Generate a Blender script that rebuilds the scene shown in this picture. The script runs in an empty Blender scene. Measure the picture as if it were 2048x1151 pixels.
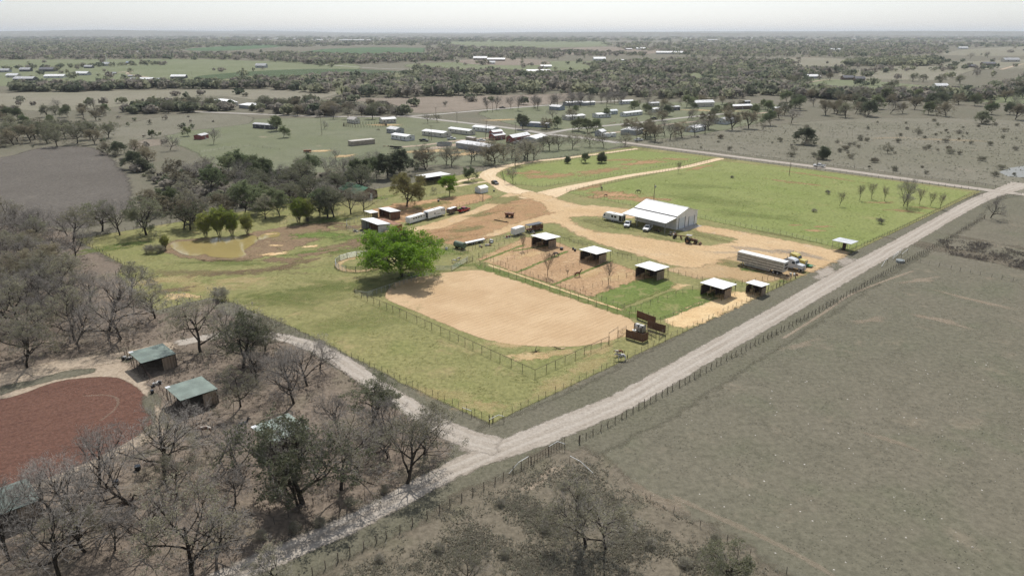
import bpy, bmesh, math, random
import numpy as np
from mathutils import Vector, Matrix
from mathutils.geometry import delaunay_2d_cdt

random.seed(7)
RNG = np.random.default_rng(11)
scene = bpy.context.scene
COL = scene.collection
R = math.radians

# ------------------------------------------------------------------ camera, sky, sun, exposure
CAM_H, PITCH, FPX = 65.0, R(20.5), 1365.3          # metres, tilt below level, focal length in pixels of a 2048 px wide frame
cam_d = bpy.data.cameras.new('camera'); cam = bpy.data.objects.new('camera', cam_d); COL.objects.link(cam)
cam.location = (0, 0, CAM_H); cam.rotation_euler = (R(90) - PITCH, 0, 0)
cam_d.sensor_width = 36.0; cam_d.lens = 36.0 * FPX / 2048.0
cam_d.clip_start = 1.0; cam_d.clip_end = 60000.0
scene.camera = cam

SUN_EL, SUN_AZ = R(54), R(4)                        # azimuth clockwise from +Y (the camera looks along +Y, into the light)
world = bpy.data.worlds.new('World'); scene.world = world; world.use_nodes = True
wn = world.node_tree
bg = wn.nodes['Background']
sky = wn.nodes.new('ShaderNodeTexSky'); sky.sky_type = 'NISHITA'; sky.sun_disc = False
sky.sun_elevation = SUN_EL; sky.sun_rotation = SUN_AZ
sky.altitude = 300; sky.air_density = 1.0; sky.dust_density = 1.2; sky.ozone_density = 1.0
hsv = wn.nodes.new('ShaderNodeHueSaturation'); hsv.inputs['Saturation'].default_value = 0.35
wn.links.new(sky.outputs[0], hsv.inputs['Color']); tint = wn.nodes.new('ShaderNodeMix'); tint.data_type = 'RGBA'; tint.blend_type = 'MULTIPLY'; tint.inputs[0].default_value = 1.0; tint.inputs[7].default_value = (0.97, 1.0, 1.04, 1)
wn.links.new(hsv.outputs[0], tint.inputs[6]); wn.links.new(tint.outputs[2], bg.inputs['Color'])
bg.inputs['Strength'].default_value = 0.135

sd = bpy.data.lights.new('sun', 'SUN'); sun = bpy.data.objects.new('sun', sd); COL.objects.link(sun)
sd.energy = 4.6; sd.angle = R(0.53); sd.color = (1.0, 0.96, 0.91)
sun.rotation_euler = (-(math.pi / 2 - SUN_EL), 0, -SUN_AZ); sun.location = (0, 200, 300)

scene.view_settings.view_transform = 'Standard'; scene.view_settings.look = 'None'
scene.view_settings.gamma = 1.0; scene.view_settings.exposure = -0.1; scene.view_settings.use_curve_mapping = False
scene.render.engine = 'CYCLES'
cy = scene.cycles
cy.max_bounces = 6; cy.diffuse_bounces = 3; cy.glossy_bounces = 2; cy.transmission_bounces = 3; cy.transparent_max_bounces = 14
cy.volume_bounces = 0; cy.use_denoising = True; cy.denoising_prefilter = 'FAST'; cy.use_adaptive_sampling = True; cy.adaptive_threshold = 0.02
cy.caustics_reflective = False; cy.caustics_refractive = False
try: cy.denoiser = 'OPENIMAGEDENOISE'
except Exception: pass

# ------------------------------------------------------------------ survey: where a spot of the photograph lies on the level land
SN, CS = math.sin(PITCH), math.cos(PITCH)
def G(u, v, z=0.0):
    x = (u - 1024.0) / FPX; y = (v - 575.5) / FPX
    t = (CAM_H - z) / (SN + CS * y)
    return (x * t, (CS - y * SN) * t)
def GV(u, v, z=0.0):
    p = G(u, v, z); return Vector((p[0], p[1], z))
def dist_at(v): return (CAM_H) / (SN + CS * (v - 575.5) / FPX)
def px_h(vb, vt):
    """height in metres of an upright thing whose foot is at row vb and whose head is at row vt"""
    yb = (vb - 575.5) / FPX; Y = (CS - yb * SN) * CAM_H / (SN + CS * yb)
    yt = (vt - 575.5) / FPX
    return CAM_H - Y * (SN + CS * yt) / (CS - yt * SN)
AX = R(43.0)                                        # the farm's fences and sheds all follow this bearing

# ------------------------------------------------------------------ object helpers
def link(o, parent=None):
    COL.objects.link(o)
    if parent is not None: o.parent = parent
    return o
def tag(o, label=None, cat=None, group=None, kind=None):
    if label: o['label'] = label
    if cat: o['category'] = cat
    if group: o['group'] = group
    if kind: o['kind'] = kind
    return o
def thing(name, label, cat, loc=(0, 0, 0), rz=0.0, group=None, scale=1.0):
    o = bpy.data.objects.new(name, None); o.empty_display_size = 0.5
    l = tuple(loc); o.location = l if len(l) == 3 else (l[0], l[1], 0.0)
    o.rotation_euler = (0, 0, rz); o.scale = (scale,) * 3
    link(o); return tag(o, label, cat, group)
def kids(o): return [c for c in bpy.data.objects if c.parent == o]
def np_mesh(name, V, Fs, mat=None, smooth=False, attrs=None):
    """V (n,3); Fs list of int arrays (m,k)"""
    V = np.asarray(V, dtype=np.float32)
    Fs = [np.asarray(f, dtype=np.int32) for f in (Fs if isinstance(Fs, (list, tuple)) else [Fs]) if len(f)]
    me = bpy.data.meshes.new(name)
    me.vertices.add(len(V)); me.vertices.foreach_set('co', V.ravel())
    tot = np.concatenate([np.full(len(f), f.shape[1], dtype=np.int32) for f in Fs])
    lp = np.concatenate([f.ravel() for f in Fs])
    me.loops.add(len(lp)); me.loops.foreach_set('vertex_index', lp)
    me.polygons.add(len(tot))
    st = np.concatenate([[0], np.cumsum(tot)[:-1]]).astype(np.int32)
    me.polygons.foreach_set('loop_start', st)
    try: me.polygons.foreach_set('loop_total', tot)
    except Exception: pass
    if smooth: me.polygons.foreach_set('use_smooth', np.ones(len(tot), dtype=bool))
    if attrs:
        for k, a in attrs.items():
            a = np.asarray(a, dtype=np.float32)
            if a.ndim == 1:
                at = me.attributes.new(k, 'FLOAT', 'POINT'); at.data.foreach_set('value', a)
            else:
                at = me.attributes.new(k, 'FLOAT_VECTOR', 'POINT'); at.data.foreach_set('vector', a.ravel())
    me.update(calc_edges=True)
    if mat: me.materials.append(mat)
    return me
def obj(name, me, parent=None, loc=None, rz=None):
    o = bpy.data.objects.new(name, me); link(o, parent)
    if loc is not None: o.location = loc if len(loc) == 3 else (loc[0], loc[1], 0)
    if rz is not None: o.rotation_euler = (0, 0, rz)
    return o
def frame_of(d):
    d = d.normalized(); a = Vector((0, 0, 1)) if abs(d.z) < 0.9 else Vector((1, 0, 0))
    x = d.cross(a).normalized(); return x, d.cross(x).normalized()
class MB:
    """collects solid pieces of ONE part"""
    def __init__(s): s.v = []; s.f = []
    def add(s, vs, fs, M=None):
        n = len(s.v)
        s.v += [tuple(M @ Vector(p)) for p in vs] if M is not None else [tuple(p) for p in vs]
        s.f += [tuple(n + i for i in f) for f in fs]; return s
    def box(s, cx, cy, cz, sx, sy, sz, rz=0.0, taper=(1, 1)):
        hx, hy, hz = sx / 2, sy / 2, sz / 2; tx, ty = taper
        vs = [(-hx, -hy, -hz), (hx, -hy, -hz), (hx, hy, -hz), (-hx, hy, -hz), (-hx * tx, -hy * ty, hz), (hx * tx, -hy * ty, hz), (hx * tx, hy * ty, hz), (-hx * tx, hy * ty, hz)]
        return s.add(vs, [(3, 2, 1, 0), (4, 5, 6, 7), (0, 1, 5, 4), (1, 2, 6, 5), (2, 3, 7, 6), (3, 0, 4, 7)], Matrix.Translation((cx, cy, cz)) @ Matrix.Rotation(rz, 4, 'Z'))
    def span(s, x0, x1, y0, y1, z0, z1): return s.box((x0 + x1) / 2, (y0 + y1) / 2, (z0 + z1) / 2, abs(x1 - x0), abs(y1 - y0), abs(z1 - z0))
    def tube(s, p0, p1, r, k=6, r1=None):
        p0, p1 = Vector(p0), Vector(p1); r1 = r if r1 is None else r1
        if (p1 - p0).length < 1e-6: return s
        x, y = frame_of(p1 - p0); vs = []
        for p, q in ((p0, r), (p1, r1)):
            for i in range(k):
                a = 2 * math.pi * i / k; vs.append(p + x * (q * math.cos(a)) + y * (q * math.sin(a)))
        fs = [(i, (i + 1) % k, k + (i + 1) % k, k + i) for i in range(k)] + [tuple(range(k - 1, -1, -1)), tuple(range(k, 2 * k))]
        return s.add(vs, fs)
    def pipe(s, pts, r, k=5):
        for a, b in zip(pts[:-1], pts[1:]): s.tube(a, b, r, k)
        return s
    def beam(s, p0, p1, w, h):
        p0, p1 = Vector(p0), Vector(p1); d = (p1 - p0).normalized()
        side = d.cross(Vector((0, 0, 1))); side = side.normalized() if side.length > 1e-4 else Vector((1, 0, 0))
        up = side.cross(d).normalized(); vs = []
        for p in (p0, p1):
            for a, b in ((-1, -1), (1, -1), (1, 1), (-1, 1)): vs.append(p + side * (a * w / 2) + up * (b * h / 2))
        return s.add(vs, [(3, 2, 1, 0), (4, 5, 6, 7), (0, 1, 5, 4), (1, 2, 6, 5), (2, 3, 7, 6), (3, 0, 4, 7)])
    def prism_y(s, prof, y0, y1, inset=0.0):
        """profile in x,z extruded along y; inset pulls the end caps' outline in (rounded look)"""
        n = len(prof)
        vs = [(x, y0, z) for x, z in prof] + [(x, y1, z) for x, z in prof]
        fs = [(i, (i + 1) % n, n + (i + 1) % n, n + i) for i in range(n)] + [tuple(range(n - 1, -1, -1)), tuple(range(n, 2 * n))]
        return s.add(vs, fs)
    def prism_x(s, prof, x0, x1):
        n = len(prof)
        vs = [(x0, y, z) for y, z in prof] + [(x1, y, z) for y, z in prof]
        fs = [(i, (i + 1) % n, n + (i + 1) % n, n + i) for i in range(n)] + [tuple(range(n - 1, -1, -1)), tuple(range(n, 2 * n))]
        return s.add(vs, fs)
    def disc_y(s, cx, cy, cz, r, w, k=14): return s.tube((cx, cy - w / 2, cz), (cx, cy + w / 2, cz), r, k)
    def mesh(s, name, mat, smooth=False, fix=True):
        me = bpy.data.meshes.new(name); me.from_pydata(s.v, [], s.f)
        if fix:
            b = bmesh.new(); b.from_mesh(me); bmesh.ops.recalc_face_normals(b, faces=b.faces); b.to_mesh(me); b.free()
        if smooth: me.polygons.foreach_set('use_smooth', [True] * len(me.polygons))
        me.materials.append(mat); return me
    def build(s, name, mat, parent=None, smooth=False): return obj(name, s.mesh(name, mat, smooth), parent)
def copy_tree(o, parent=None):
    c = o.copy(); link(c); c.parent = parent
    for ch in kids(o): copy_tree(ch, c)
    return c

# ------------------------------------------------------------------ materials
def lin(c): c /= 255.0; return c / 12.92 if c <= 0.04045 else ((c + 0.055) / 1.055) ** 2.4
def C(r, g, b, k=1.0): return (lin(r) * k, lin(g) * k, lin(b) * k, 1.0)
class NT:
    def __init__(s, name):
        s.m = bpy.data.materials.new(name); s.m.use_nodes = True; s.t = s.m.node_tree; s.t.nodes.clear()
        s.out = s.n('ShaderNodeOutputMaterial')
    def n(s, typ, **kw):
        nd = s.t.nodes.new(typ)
        for k, v in kw.items(): setattr(nd, k, v)
        return nd
    def l(s, a, b): s.t.links.new(a, b)
    def val(s, sock, x):
        if hasattr(x, 'links') or isinstance(x, bpy.types.NodeSocket): s.l(x, sock)
        else: sock.default_value = x
    def math(s, op, a, b=None, c=None, clamp=False):
        nd = s.n('ShaderNodeMath', operation=op, use_clamp=clamp); s.val(nd.inputs[0], a)
        if b is not None: s.val(nd.inputs[1], b)
        if c is not None: s.val(nd.inputs[2], c)
        return nd.outputs[0]
    def mix(s, f, a, b, blend='MIX'):
        nd = s.n('ShaderNodeMix', data_type='RGBA', blend_type=blend, clamp_factor=True)
        s.val(nd.inputs[0], f); s.val(nd.inputs[6], a); s.val(nd.inputs[7], b); return nd.outputs[2]
    def noise(s, vec, scale, detail=3.0, rough=0.55, dist=0.0):
        nd = s.n('ShaderNodeTexNoise'); nd.inputs['Scale'].default_value = scale; nd.inputs['Detail'].default_value = detail
        nd.inputs['Roughness'].default_value = rough; nd.inputs['Distortion'].default_value = dist
        if vec is not None: s.l(vec, nd.inputs['Vector'])
        return nd.outputs[0]
    def step(s, x, lo, hi):
        nd = s.n('ShaderNodeMapRange', interpolation_type='SMOOTHSTEP'); s.val(nd.inputs[0], x)
        nd.inputs[1].default_value = lo; nd.inputs[2].default_value = hi; return nd.outputs[0]
    def attr(s, name): nd = s.n('ShaderNodeAttribute', attribute_name=name); return nd
    def mapping(s, vec, scale=(1, 1, 1), rot=(0, 0, 0)):
        nd = s.n('ShaderNodeMapping'); s.l(vec, nd.inputs[0]); nd.inputs['Scale'].default_value = scale; nd.inputs['Rotation'].default_value = rot; return nd.outputs[0]
    def pos(s): return s.n('ShaderNodeNewGeometry').outputs['Position']
    def objc(s): return s.n('ShaderNodeTexCoord').outputs['Object']
    def bump(s, h, strength=0.3, dist=0.1):
        nd = s.n('ShaderNodeBump'); nd.inputs['Strength'].default_value = strength; nd.inputs['Distance'].default_value = dist
        s.l(h, nd.inputs['Height']); return nd.outputs[0]
    def bsdf(s, col, rough=0.9, metal=0.0, normal=None, spec=0.3):
        nd = s.n('ShaderNodeBsdfPrincipled'); s.val(nd.inputs['Base Color'], col); s.val(nd.inputs['Roughness'], rough)
        nd.inputs['Metallic'].default_value = metal; nd.inputs['Specular IOR Level'].default_value = spec
        if normal is not None: s.l(normal, nd.inputs['Normal'])
        return nd.outputs[0]
    def done(s, sh): s.l(sh, s.out.inputs['Surface']); return s.m
def solid(name, col, rough=0.6, metal=0.0, var=0.12, scale=1.5, spec=0.3, rnd=0.0, ribs=None, dirt=None):
    """painted or raw surface with uneven tone, optional corrugation and grime"""
    t = NT(name); oc = t.objc()
    n1 = t.noise(oc, scale, 4, 0.6); dark = tuple(c * (1 - 2.2 * var) for c in col[:3]) + (1,); lt = tuple(min(1, c * (1 + 1.2 * var)) for c in col[:3]) + (1,)
    c = t.mix(t.step(n1, 0.3, 0.7), dark, lt)
    if dirt:
        n2 = t.noise(t.mapping(oc, (0.6, 0.6, 2.0)), scale * 0.5, 5, 0.7); c = t.mix(t.math('MULTIPLY', t.step(n2, 0.5, 0.75), 0.55), c, dirt)
    if rnd:
        r = t.n('ShaderNodeObjectInfo').outputs['Random']; h = t.n('ShaderNodeHueSaturation'); t.l(c, h.inputs['Color'])
        t.l(t.math('MULTIPLY_ADD', r, rnd * 2, 1 - rnd), h.inputs['Value']); c = h.outputs[0]
    nrm = None
    if ribs:
        w = t.n('ShaderNodeTexWave', wave_type='BANDS', bands_direction=ribs[0], wave_profile='SIN'); t.l(oc, w.inputs['Vector']); w.inputs['Scale'].default_value = ribs[1]
        nrm = t.bump(w.outputs['Fac'], 0.5, 0.03)
    return t.done(t.bsdf(c, rough, metal, nrm, spec))
def glass(name='window_glass', col=(0.02, 0.025, 0.03, 1)):
    t = NT(name); return t.done(t.bsdf(col, 0.06, 0.0, None, 0.6))
def ground(name, base, alt, dark, s=(0.02, 0.15, 1.2), bare=None, feather=True, grain=0.5, streak=None, green=None, bump=0.35, amp=1.5, nscale=0.5, barecut=(0.56, 0.68), opac=1.0, ruts=None, srot=0.0):
    """earth or turf: three scales of uneven colour, optional bare soil and greener flushes, ragged edge from the 'edge' attribute"""
    t = NT(name); p = t.pos()
    a = t.noise(p, s[0], 3, 0.6); b = t.noise(p, s[1], 4, 0.7); c = t.noise(p, s[2], 4, 0.75)
    col = t.mix(t.step(a, 0.35, 0.65), base, alt)
    col = t.mix(t.math('MULTIPLY', t.step(b, 0.45, 0.72), 0.65), col, dark)
    if green: col = t.mix(t.math('MULTIPLY', t.step(t.noise(p, s[1] * 0.43, 3, 0.6), 0.5, 0.72), 0.75), col, green)
    if bare: col = t.mix(t.math('MULTIPLY', t.step(t.noise(p, s[1] * 0.7, 6, 0.7, 0.4), *barecut), 0.8), col, bare)
    if streak is not None:                          # ('flow' attribute) wheel and grader lines run along the way
        fl = t.attr('flow').outputs['Vector']; sn = t.noise(t.mapping(t.mapping(fl, (1, 1, 1), (0, 0, srot)) if srot else fl, (1.1, 0.06, 1)), 1.0, 5, 0.65)
        col = t.mix(t.math('MULTIPLY', t.step(sn, 0.42, 0.72), 0.8), col, streak)
        if ruts is not None:                        # two worn wheel paths, a rougher crown between them
            fx = t.n('ShaderNodeSeparateXYZ'); t.l(fl, fx.inputs[0]); wob = t.noise(t.mapping(fl, (0.0, 0.05, 1)), 1.0, 3, 0.6)
            ac = t.math('ABSOLUTE', t.math('ADD', fx.outputs[0], t.math('MULTIPLY', t.math('SUBTRACT', wob, 0.5), 2.2)))
            rut = t.math('SUBTRACT', 1.0, t.step(t.math('ABSOLUTE', t.math('SUBTRACT', ac, 1.0)), 0.15, 0.6)); col = t.mix(t.math('MULTIPLY', rut, 0.5), col, ruts)
    g = t.step(c, 0.25, 0.75)
    col = t.mix(grain, col, t.mix(g, tuple(k * 0.55 for k in dark[:3]) + (1,), tuple(min(1, k * 1.35) for k in base[:3]) + (1,)))
    nrm = t.bump(c, bump, 0.3)
    sh = t.bsdf(col, 0.95, 0, nrm, 0.1)
    if feather:
        e = t.attr('edge').outputs['Fac']; o = t.attr('opac').outputs['Fac']
        n1 = t.noise(p, nscale, 5, 0.72)
        x = t.math('ADD', e, t.math('MULTIPLY', t.math('SUBTRACT', n1, 0.5), amp * 3.4))
        al = t.math('MULTIPLY', t.step(x, -0.55, 0.6), t.math('MULTIPLY', o, opac))
        tr = t.n('ShaderNodeBsdfTransparent').outputs[0]; mx = t.n('ShaderNodeMixShader'); t.l(al, mx.inputs[0]); t.l(tr, mx.inputs[1]); t.l(sh, mx.inputs[2]); sh = mx.outputs[0]
    return t.done(sh)
def leaf(name, cols, trans=0.3, rough=0.6, vary=0.25, emph=None):
    """foliage: tone differs leaf cluster by leaf cluster and tree by tree"""
    t = NT(name); r = t.n('ShaderNodeObjectInfo').outputs['Random']
    n = t.noise(t.objc(), 0.45, 3, 0.6)
    f = t.math('ADD', t.math('MULTIPLY', t.math('SUBTRACT', n, 0.5), 1.6), r, clamp=True)
    c = t.mix(f, cols[0], cols[1])
    if len(cols) > 2: c = t.mix(t.step(t.noise(t.objc(), 1.7, 2), 0.5, 0.7), c, cols[2])
    h = t.n('ShaderNodeHueSaturation'); t.l(c, h.inputs['Color']); t.l(t.math('MULTIPLY_ADD', t.math('FRACT', t.math('MULTIPLY', r, 7.31)), 2 * vary, 1 - vary), h.inputs['Value']); c = h.outputs[0]
    d = t.bsdf(c, rough, 0, None, 0.2)
    if trans:
        tl = t.n('ShaderNodeBsdfTranslucent'); t.l(c, tl.inputs['Color']); mx = t.n('ShaderNodeMixShader'); mx.inputs[0].default_value = trans
        t.l(d, mx.inputs[1]); t.l(tl.outputs[0], mx.inputs[2]); d = mx.outputs[0]
    return t.done(d)
def bark(name, a, b):
    t = NT(name); oc = t.objc(); n = t.noise(t.mapping(oc, (1, 1, 0.25)), 6, 4, 0.7); r = t.n('ShaderNodeObjectInfo').outputs['Random']
    c = t.mix(t.step(n, 0.35, 0.65), a, b); h = t.n('ShaderNodeHueSaturation'); t.l(c, h.inputs['Color']); t.l(t.math('MULTIPLY_ADD', r, 0.5, 0.75), h.inputs['Value'])
    return t.done(t.bsdf(h.outputs[0], 0.9, 0, t.bump(n, 0.5, 0.05), 0.1))
def planks(name, col, dark, axis='X', w=0.3):
    """weathered boards: tone steps from board to board, grain along the board"""
    t = NT(name); oc = t.objc(); sx = t.n('ShaderNodeSeparateXYZ'); t.l(oc, sx.inputs[0])
    i = t.math('FLOOR', t.math('DIVIDE', t.math('ADD', sx.outputs[0], sx.outputs[1]), w)); wn_ = t.n('ShaderNodeTexWhiteNoise', noise_dimensions='1D'); t.l(i, wn_.inputs['W'])
    c = t.mix(wn_.outputs['Value'], dark, col); n = t.noise(t.mapping(oc, (6, 6, 0.6)), 2, 4, 0.7); c = t.mix(t.math('MULTIPLY', t.step(n, 0.4, 0.7), 0.5), c, tuple(k * 0.5 for k in dark[:3]) + (1,))
    return t.done(t.bsdf(c, 0.85, 0, t.bump(n, 0.3, 0.02), 0.15))
# ------------------------------------------------------------------ the land: sheets of ground laid 4 mm apart, with ragged edges
def catmull(P, closed, step):
    P = [np.array(p, float) for p in P]; n = len(P); out = []
    segs = range(n) if closed else range(n - 1)
    for i in segs:
        p1, p2 = P[i], P[(i + 1) % n]
        p0 = P[(i - 1) % n] if closed or i > 0 else 2 * p1 - p2
        p3 = P[(i + 2) % n] if closed or i + 2 < n else 2 * p2 - p1
        k = max(1, int(np.linalg.norm(p2 - p1) / step))
        for j in range(k):
            t = j / k; out.append(0.5 * ((2 * p1) + (-p0 + p2) * t + (2 * p0 - 5 * p1 + 4 * p2 - p3) * t * t + (-p0 + 3 * p1 - 3 * p2 + p3) * t ** 3))
    if not closed: out.append(P[-1])
    return np.array(out)
def straight(P, step):
    P = [np.array(p, float) for p in P]; out = []
    for a, b in zip(P, P[1:] + P[:1]):
        k = max(1, int(np.linalg.norm(b - a) / step))
        for j in range(k): out.append(a + (b - a) * j / k)
    return np.array(out)
def seg_dist(Q, P, closed=True):
    A = P; B = np.roll(P, -1, 0) if closed else P[1:]
    if not closed: A = P[:-1]
    d = np.full(len(Q), 1e9)
    for a, b in zip(A, B):
        ab = b - a; L = ab @ ab + 1e-12; t = np.clip(((Q - a) @ ab) / L, 0, 1)
        d = np.minimum(d, np.hypot(*(Q - a - t[:, None] * ab).T))
    return d
def inside(Q, P):
    x, y = Q[:, 0], Q[:, 1]; c = np.zeros(len(Q), bool)
    for (x0, y0), (x1, y1) in zip(P, np.roll(P, -1, 0)):
        m = ((y0 > y) != (y1 > y)); c ^= m & (x < (x1 - x0) * (y - y0) / (y1 - y0 + 1e-12) + x0)
    return c
def sheet_np(P, feather, z):
    """P: dense closed outline -> vertices, triangles, edge value (+1 inside .. -1 outside)"""
    d1 = P - np.roll(P, 1, 0); d2 = np.roll(P, -1, 0) - P
    d = d1 / (np.linalg.norm(d1, axis=1)[:, None] + 1e-9) + d2 / (np.linalg.norm(d2, axis=1)[:, None] + 1e-9)
    nrm = np.stack([d[:, 1], -d[:, 0]], 1); nrm /= np.linalg.norm(nrm, axis=1)[:, None] + 1e-9
    Q = np.concatenate([P, P + nrm * feather, P - nrm * feather])
    sd = seg_dist(Q, P); sd[~inside(Q, P)] *= -1; sd[:len(P)] = 0
    keep = (sd > -feather * 1.3) & (sd < feather * 1.3); Q, sd = Q[keep], sd[keep]
    vs, _, fs, *_ = delaunay_2d_cdt([Vector(q) for q in Q], [], [], 0, 1e-4)
    V = np.array([(v.x, v.y) for v in vs]); e = seg_dist(V, P); e[~inside(V, P)] *= -1; e = np.clip(e / feather, -1, 1)
    T = np.array([f for f in fs if len(f) == 3]); cen = V[T].mean(1); ins = inside(cen, P)
    T = T[(e[T].max(1) > -0.98) & (ins | (np.abs(e[T]).mean(1) < 0.99)) & (ins | (seg_dist(cen, P) < feather * 1.2))]
    V3 = np.column_stack([V, np.full(len(V), z)])
    a = V3[T[:, 1]] - V3[T[:, 0]]; b = V3[T[:, 2]] - V3[T[:, 0]]; fl = (a[:, 0] * b[:, 1] - a[:, 1] * b[:, 0]) < 0
    T[fl] = T[fl][:, ::-1]
    return V3, T, e
def sheet(name, px, mat, lay, feather=1.0, smooth=True, step=None, world=False, opac=1.0, label=None, dz=0.004):
    W = px if world else [G(*p) for p in px]
    st = step or max(feather * 1.5, 0.8)
    P = catmull(W, True, st) if smooth else straight(W, st)
    V, T, e = sheet_np(P, feather, lay * dz)
    o = obj(name, np_mesh(name, V, T, mat, attrs={'edge': e, 'opac': np.full(len(V), opac), 'flow': np.column_stack([V[:, 0], V[:, 1], V[:, 2]])}))
    return tag(o, label, None, None, 'structure')
def strip_np(W, half, feather, z):
    C_ = W; d = np.gradient(C_, axis=0); d /= np.linalg.norm(d, axis=1)[:, None] + 1e-9; nrm = np.column_stack([-d[:, 1], d[:, 0]])
    half = np.broadcast_to(np.asarray(half, float), (len(C_),)); along = np.concatenate([[0], np.cumsum(np.linalg.norm(np.diff(C_, axis=0), axis=1))])
    rows, ed, fl = [], [], []
    L = len(C_)
    endf = np.clip(np.minimum(along, along[-1] - along) / (feather * 3), 0, 1) * 2 - 1
    for k, e in ((-1, -1), (-2, 1), (0, 1), (2, 1), (1, -1)):
        off = {-1: -(half + feather), -2: -np.maximum(half - feather, half * 0.3), 0: half * 0, 2: np.maximum(half - feather, half * 0.3), 1: half + feather}[k]
        rows.append(C_ + nrm * off[:, None]); ed.append(np.minimum(np.full(L, float(e)), endf)); fl.append(np.column_stack([off, along, along * 0]))
    V = np.concatenate(rows); V3 = np.column_stack([V, np.full(len(V), z)]); F = []
    for r in range(4):
        for i in range(L - 1): F.append((r * L + i, r * L + i + 1, (r + 1) * L + i + 1, (r + 1) * L + i))
    F = np.array(F)[:, ::-1]
    return V3, F, np.concatenate(ed), np.concatenate(fl)
def strip(name, px, half, mat, lay, feather=0.6, label=None, opac=1.0, world=False, step=2.0, dz=0.004):
    W = np.array(px if world else [G(*p) for p in px]); D = catmull(W, False, step)
    if not np.isscalar(half):
        s0 = np.concatenate([[0], np.cumsum(np.linalg.norm(np.diff(W, axis=0), axis=1))]); s1 = np.concatenate([[0], np.cumsum(np.linalg.norm(np.diff(D, axis=0), axis=1))])
        half = np.interp(s1 / s1[-1], s0 / s0[-1], half)
    V, F, e, fl = strip_np(D, half, feather, lay * dz)
    o = obj(name, np_mesh(name, V, F, mat, attrs={'edge': e, 'opac': np.full(len(V), opac), 'flow': fl}))
    return tag(o, label, None, None, 'structure')
def blobs(name, spots, mat, lay, label=None, dz=0.004):
    """worn or flushed patches: (u, v, half-length m, half-width m, bearing deg, opacity)"""
    Vs, Fs, es, ops = [], [], [], []; n = 0; k = 26
    for i, (u, v, rx, ry, rot, op) in enumerate(spots):
        c = G(u, v); a = np.linspace(0, 2 * math.pi, k, endpoint=False) ; z = lay * dz + (i % 12) * 0.0022
        ca, sa = math.cos(R(rot)), math.sin(R(rot)); hr = np.random.default_rng(int(u * 13 + v * 7)); w = 1 + sum(hr.uniform(-0.22, 0.22) * np.sin(m * a + hr.uniform(0, 6.28)) for m in (2, 3, 4, 5))
        ring = []
        for q in (0.4 * w, 1.4 * w):
            X, Y = np.cos(a) * rx * q, np.sin(a) * ry * q
            ring.append(np.column_stack([c[0] + X * ca - Y * sa, c[1] + X * sa + Y * ca, np.full(k, z)]))
        V = np.concatenate([[[c[0], c[1], z]], ring[0], ring[1]]); F3 = [(0, 1 + j, 1 + (j + 1) % k) for j in range(k)]
        F4 = [(1 + j, 1 + k + j, 1 + k + (j + 1) % k, 1 + (j + 1) % k) for j in range(k)]
        Vs.append(V); Fs.append((np.array(F3) + n, np.array(F4) + n)); es.append(np.concatenate([[1.0], np.full(k, 0.6), np.full(k, -1.6)])); ops.append(np.full(len(V), op)); n += len(V)
    me = np_mesh(name, np.concatenate(Vs), [np.concatenate([f[0] for f in Fs]), np.concatenate([f[1] for f in Fs])], mat, attrs={'edge': np.concatenate(es), 'opac': np.concatenate(ops), 'flow': np.concatenate(Vs)})
    return tag(obj(name, me), label, None, None, 'structure')

# --- colours of the earth
M_land = ground('dull_pasture', C(114, 109, 95), C(105, 104, 88), C(95, 92, 79), s=(0.016, 0.13, 0.9), bare=C(138, 127, 110), feather=False, barecut=(0.56, 0.72), grain=0.42, green=C(99, 102, 82), bump=0.35)
M_lawn = ground('spring_grass', C(140, 135, 92), C(124, 127, 81), C(107, 108, 70), s=(0.013, 0.14, 0.9), bare=C(172, 151, 116), barecut=(0.52, 0.73), green=C(112, 123, 68), amp=0.5, grain=0.48)
M_paddock = ground('paddock_grass', C(135, 140, 88), C(121, 132, 75), C(109, 117, 69), s=(0.014, 0.11, 0.9), bare=C(166, 147, 110), barecut=(0.57, 0.77), green=C(112, 127, 65), amp=0.5, grain=0.46)
M_lush = ground('lush_grass', C(114, 125, 70), C(100, 117, 60), C(86, 101, 54), s=(0.05, 0.3, 1.2), bare=C(160, 146, 108), barecut=(0.5, 0.62), amp=1.6, nscale=0.45, grain=0.5)
M_drive = ground('caliche_drive', C(214, 195, 164), C(203, 180, 146), C(193, 166, 130), s=(0.05, 0.25, 1.4), streak=C(186, 158, 120), ruts=C(222, 205, 176), amp=0.9, nscale=0.55, grain=0.32)
M_yard = ground('sandy_yard', C(198, 174, 138), C(186, 158, 119), C(172, 142, 105), s=(0.04, 0.22, 1.3), streak=C(174, 143, 105), srot=R(135), amp=1.2, nscale=0.3, grain=0.36, bare=C(184, 173, 154), barecut=(0.56, 0.72))
M_soil = ground('bare_brown_soil', C(178, 149, 115), C(162, 131, 99), C(138, 110, 84), s=(0.06, 0.3, 1.3), amp=1.3, nscale=0.4, grain=0.5, bare=C(204, 178, 142), barecut=(0.52, 0.68))
M_red = ground('red_soil', C(182, 148, 112), C(168, 134, 100), C(146, 117, 88), s=(0.06, 0.3, 1.3), amp=1.8, nscale=0.3, grain=0.45, green=C(140, 131, 88), bare=C(196, 168, 130), barecut=(0.55, 0.7))
M_mud = ground('pond_mud', C(138, 118, 94), C(124, 106, 84), C(102, 86, 70), s=(0.08, 0.3, 1.2), amp=1.9, nscale=0.25, grain=0.5, green=C(124, 122, 80), bare=C(164, 146, 116), barecut=(0.56, 0.7))
M_pale = ground('pale_sand', C(214, 190, 148), C(202, 172, 128), C(186, 152, 110), s=(0.1, 0.4, 1.8), amp=1.4, nscale=0.6, grain=0.3)
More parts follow.
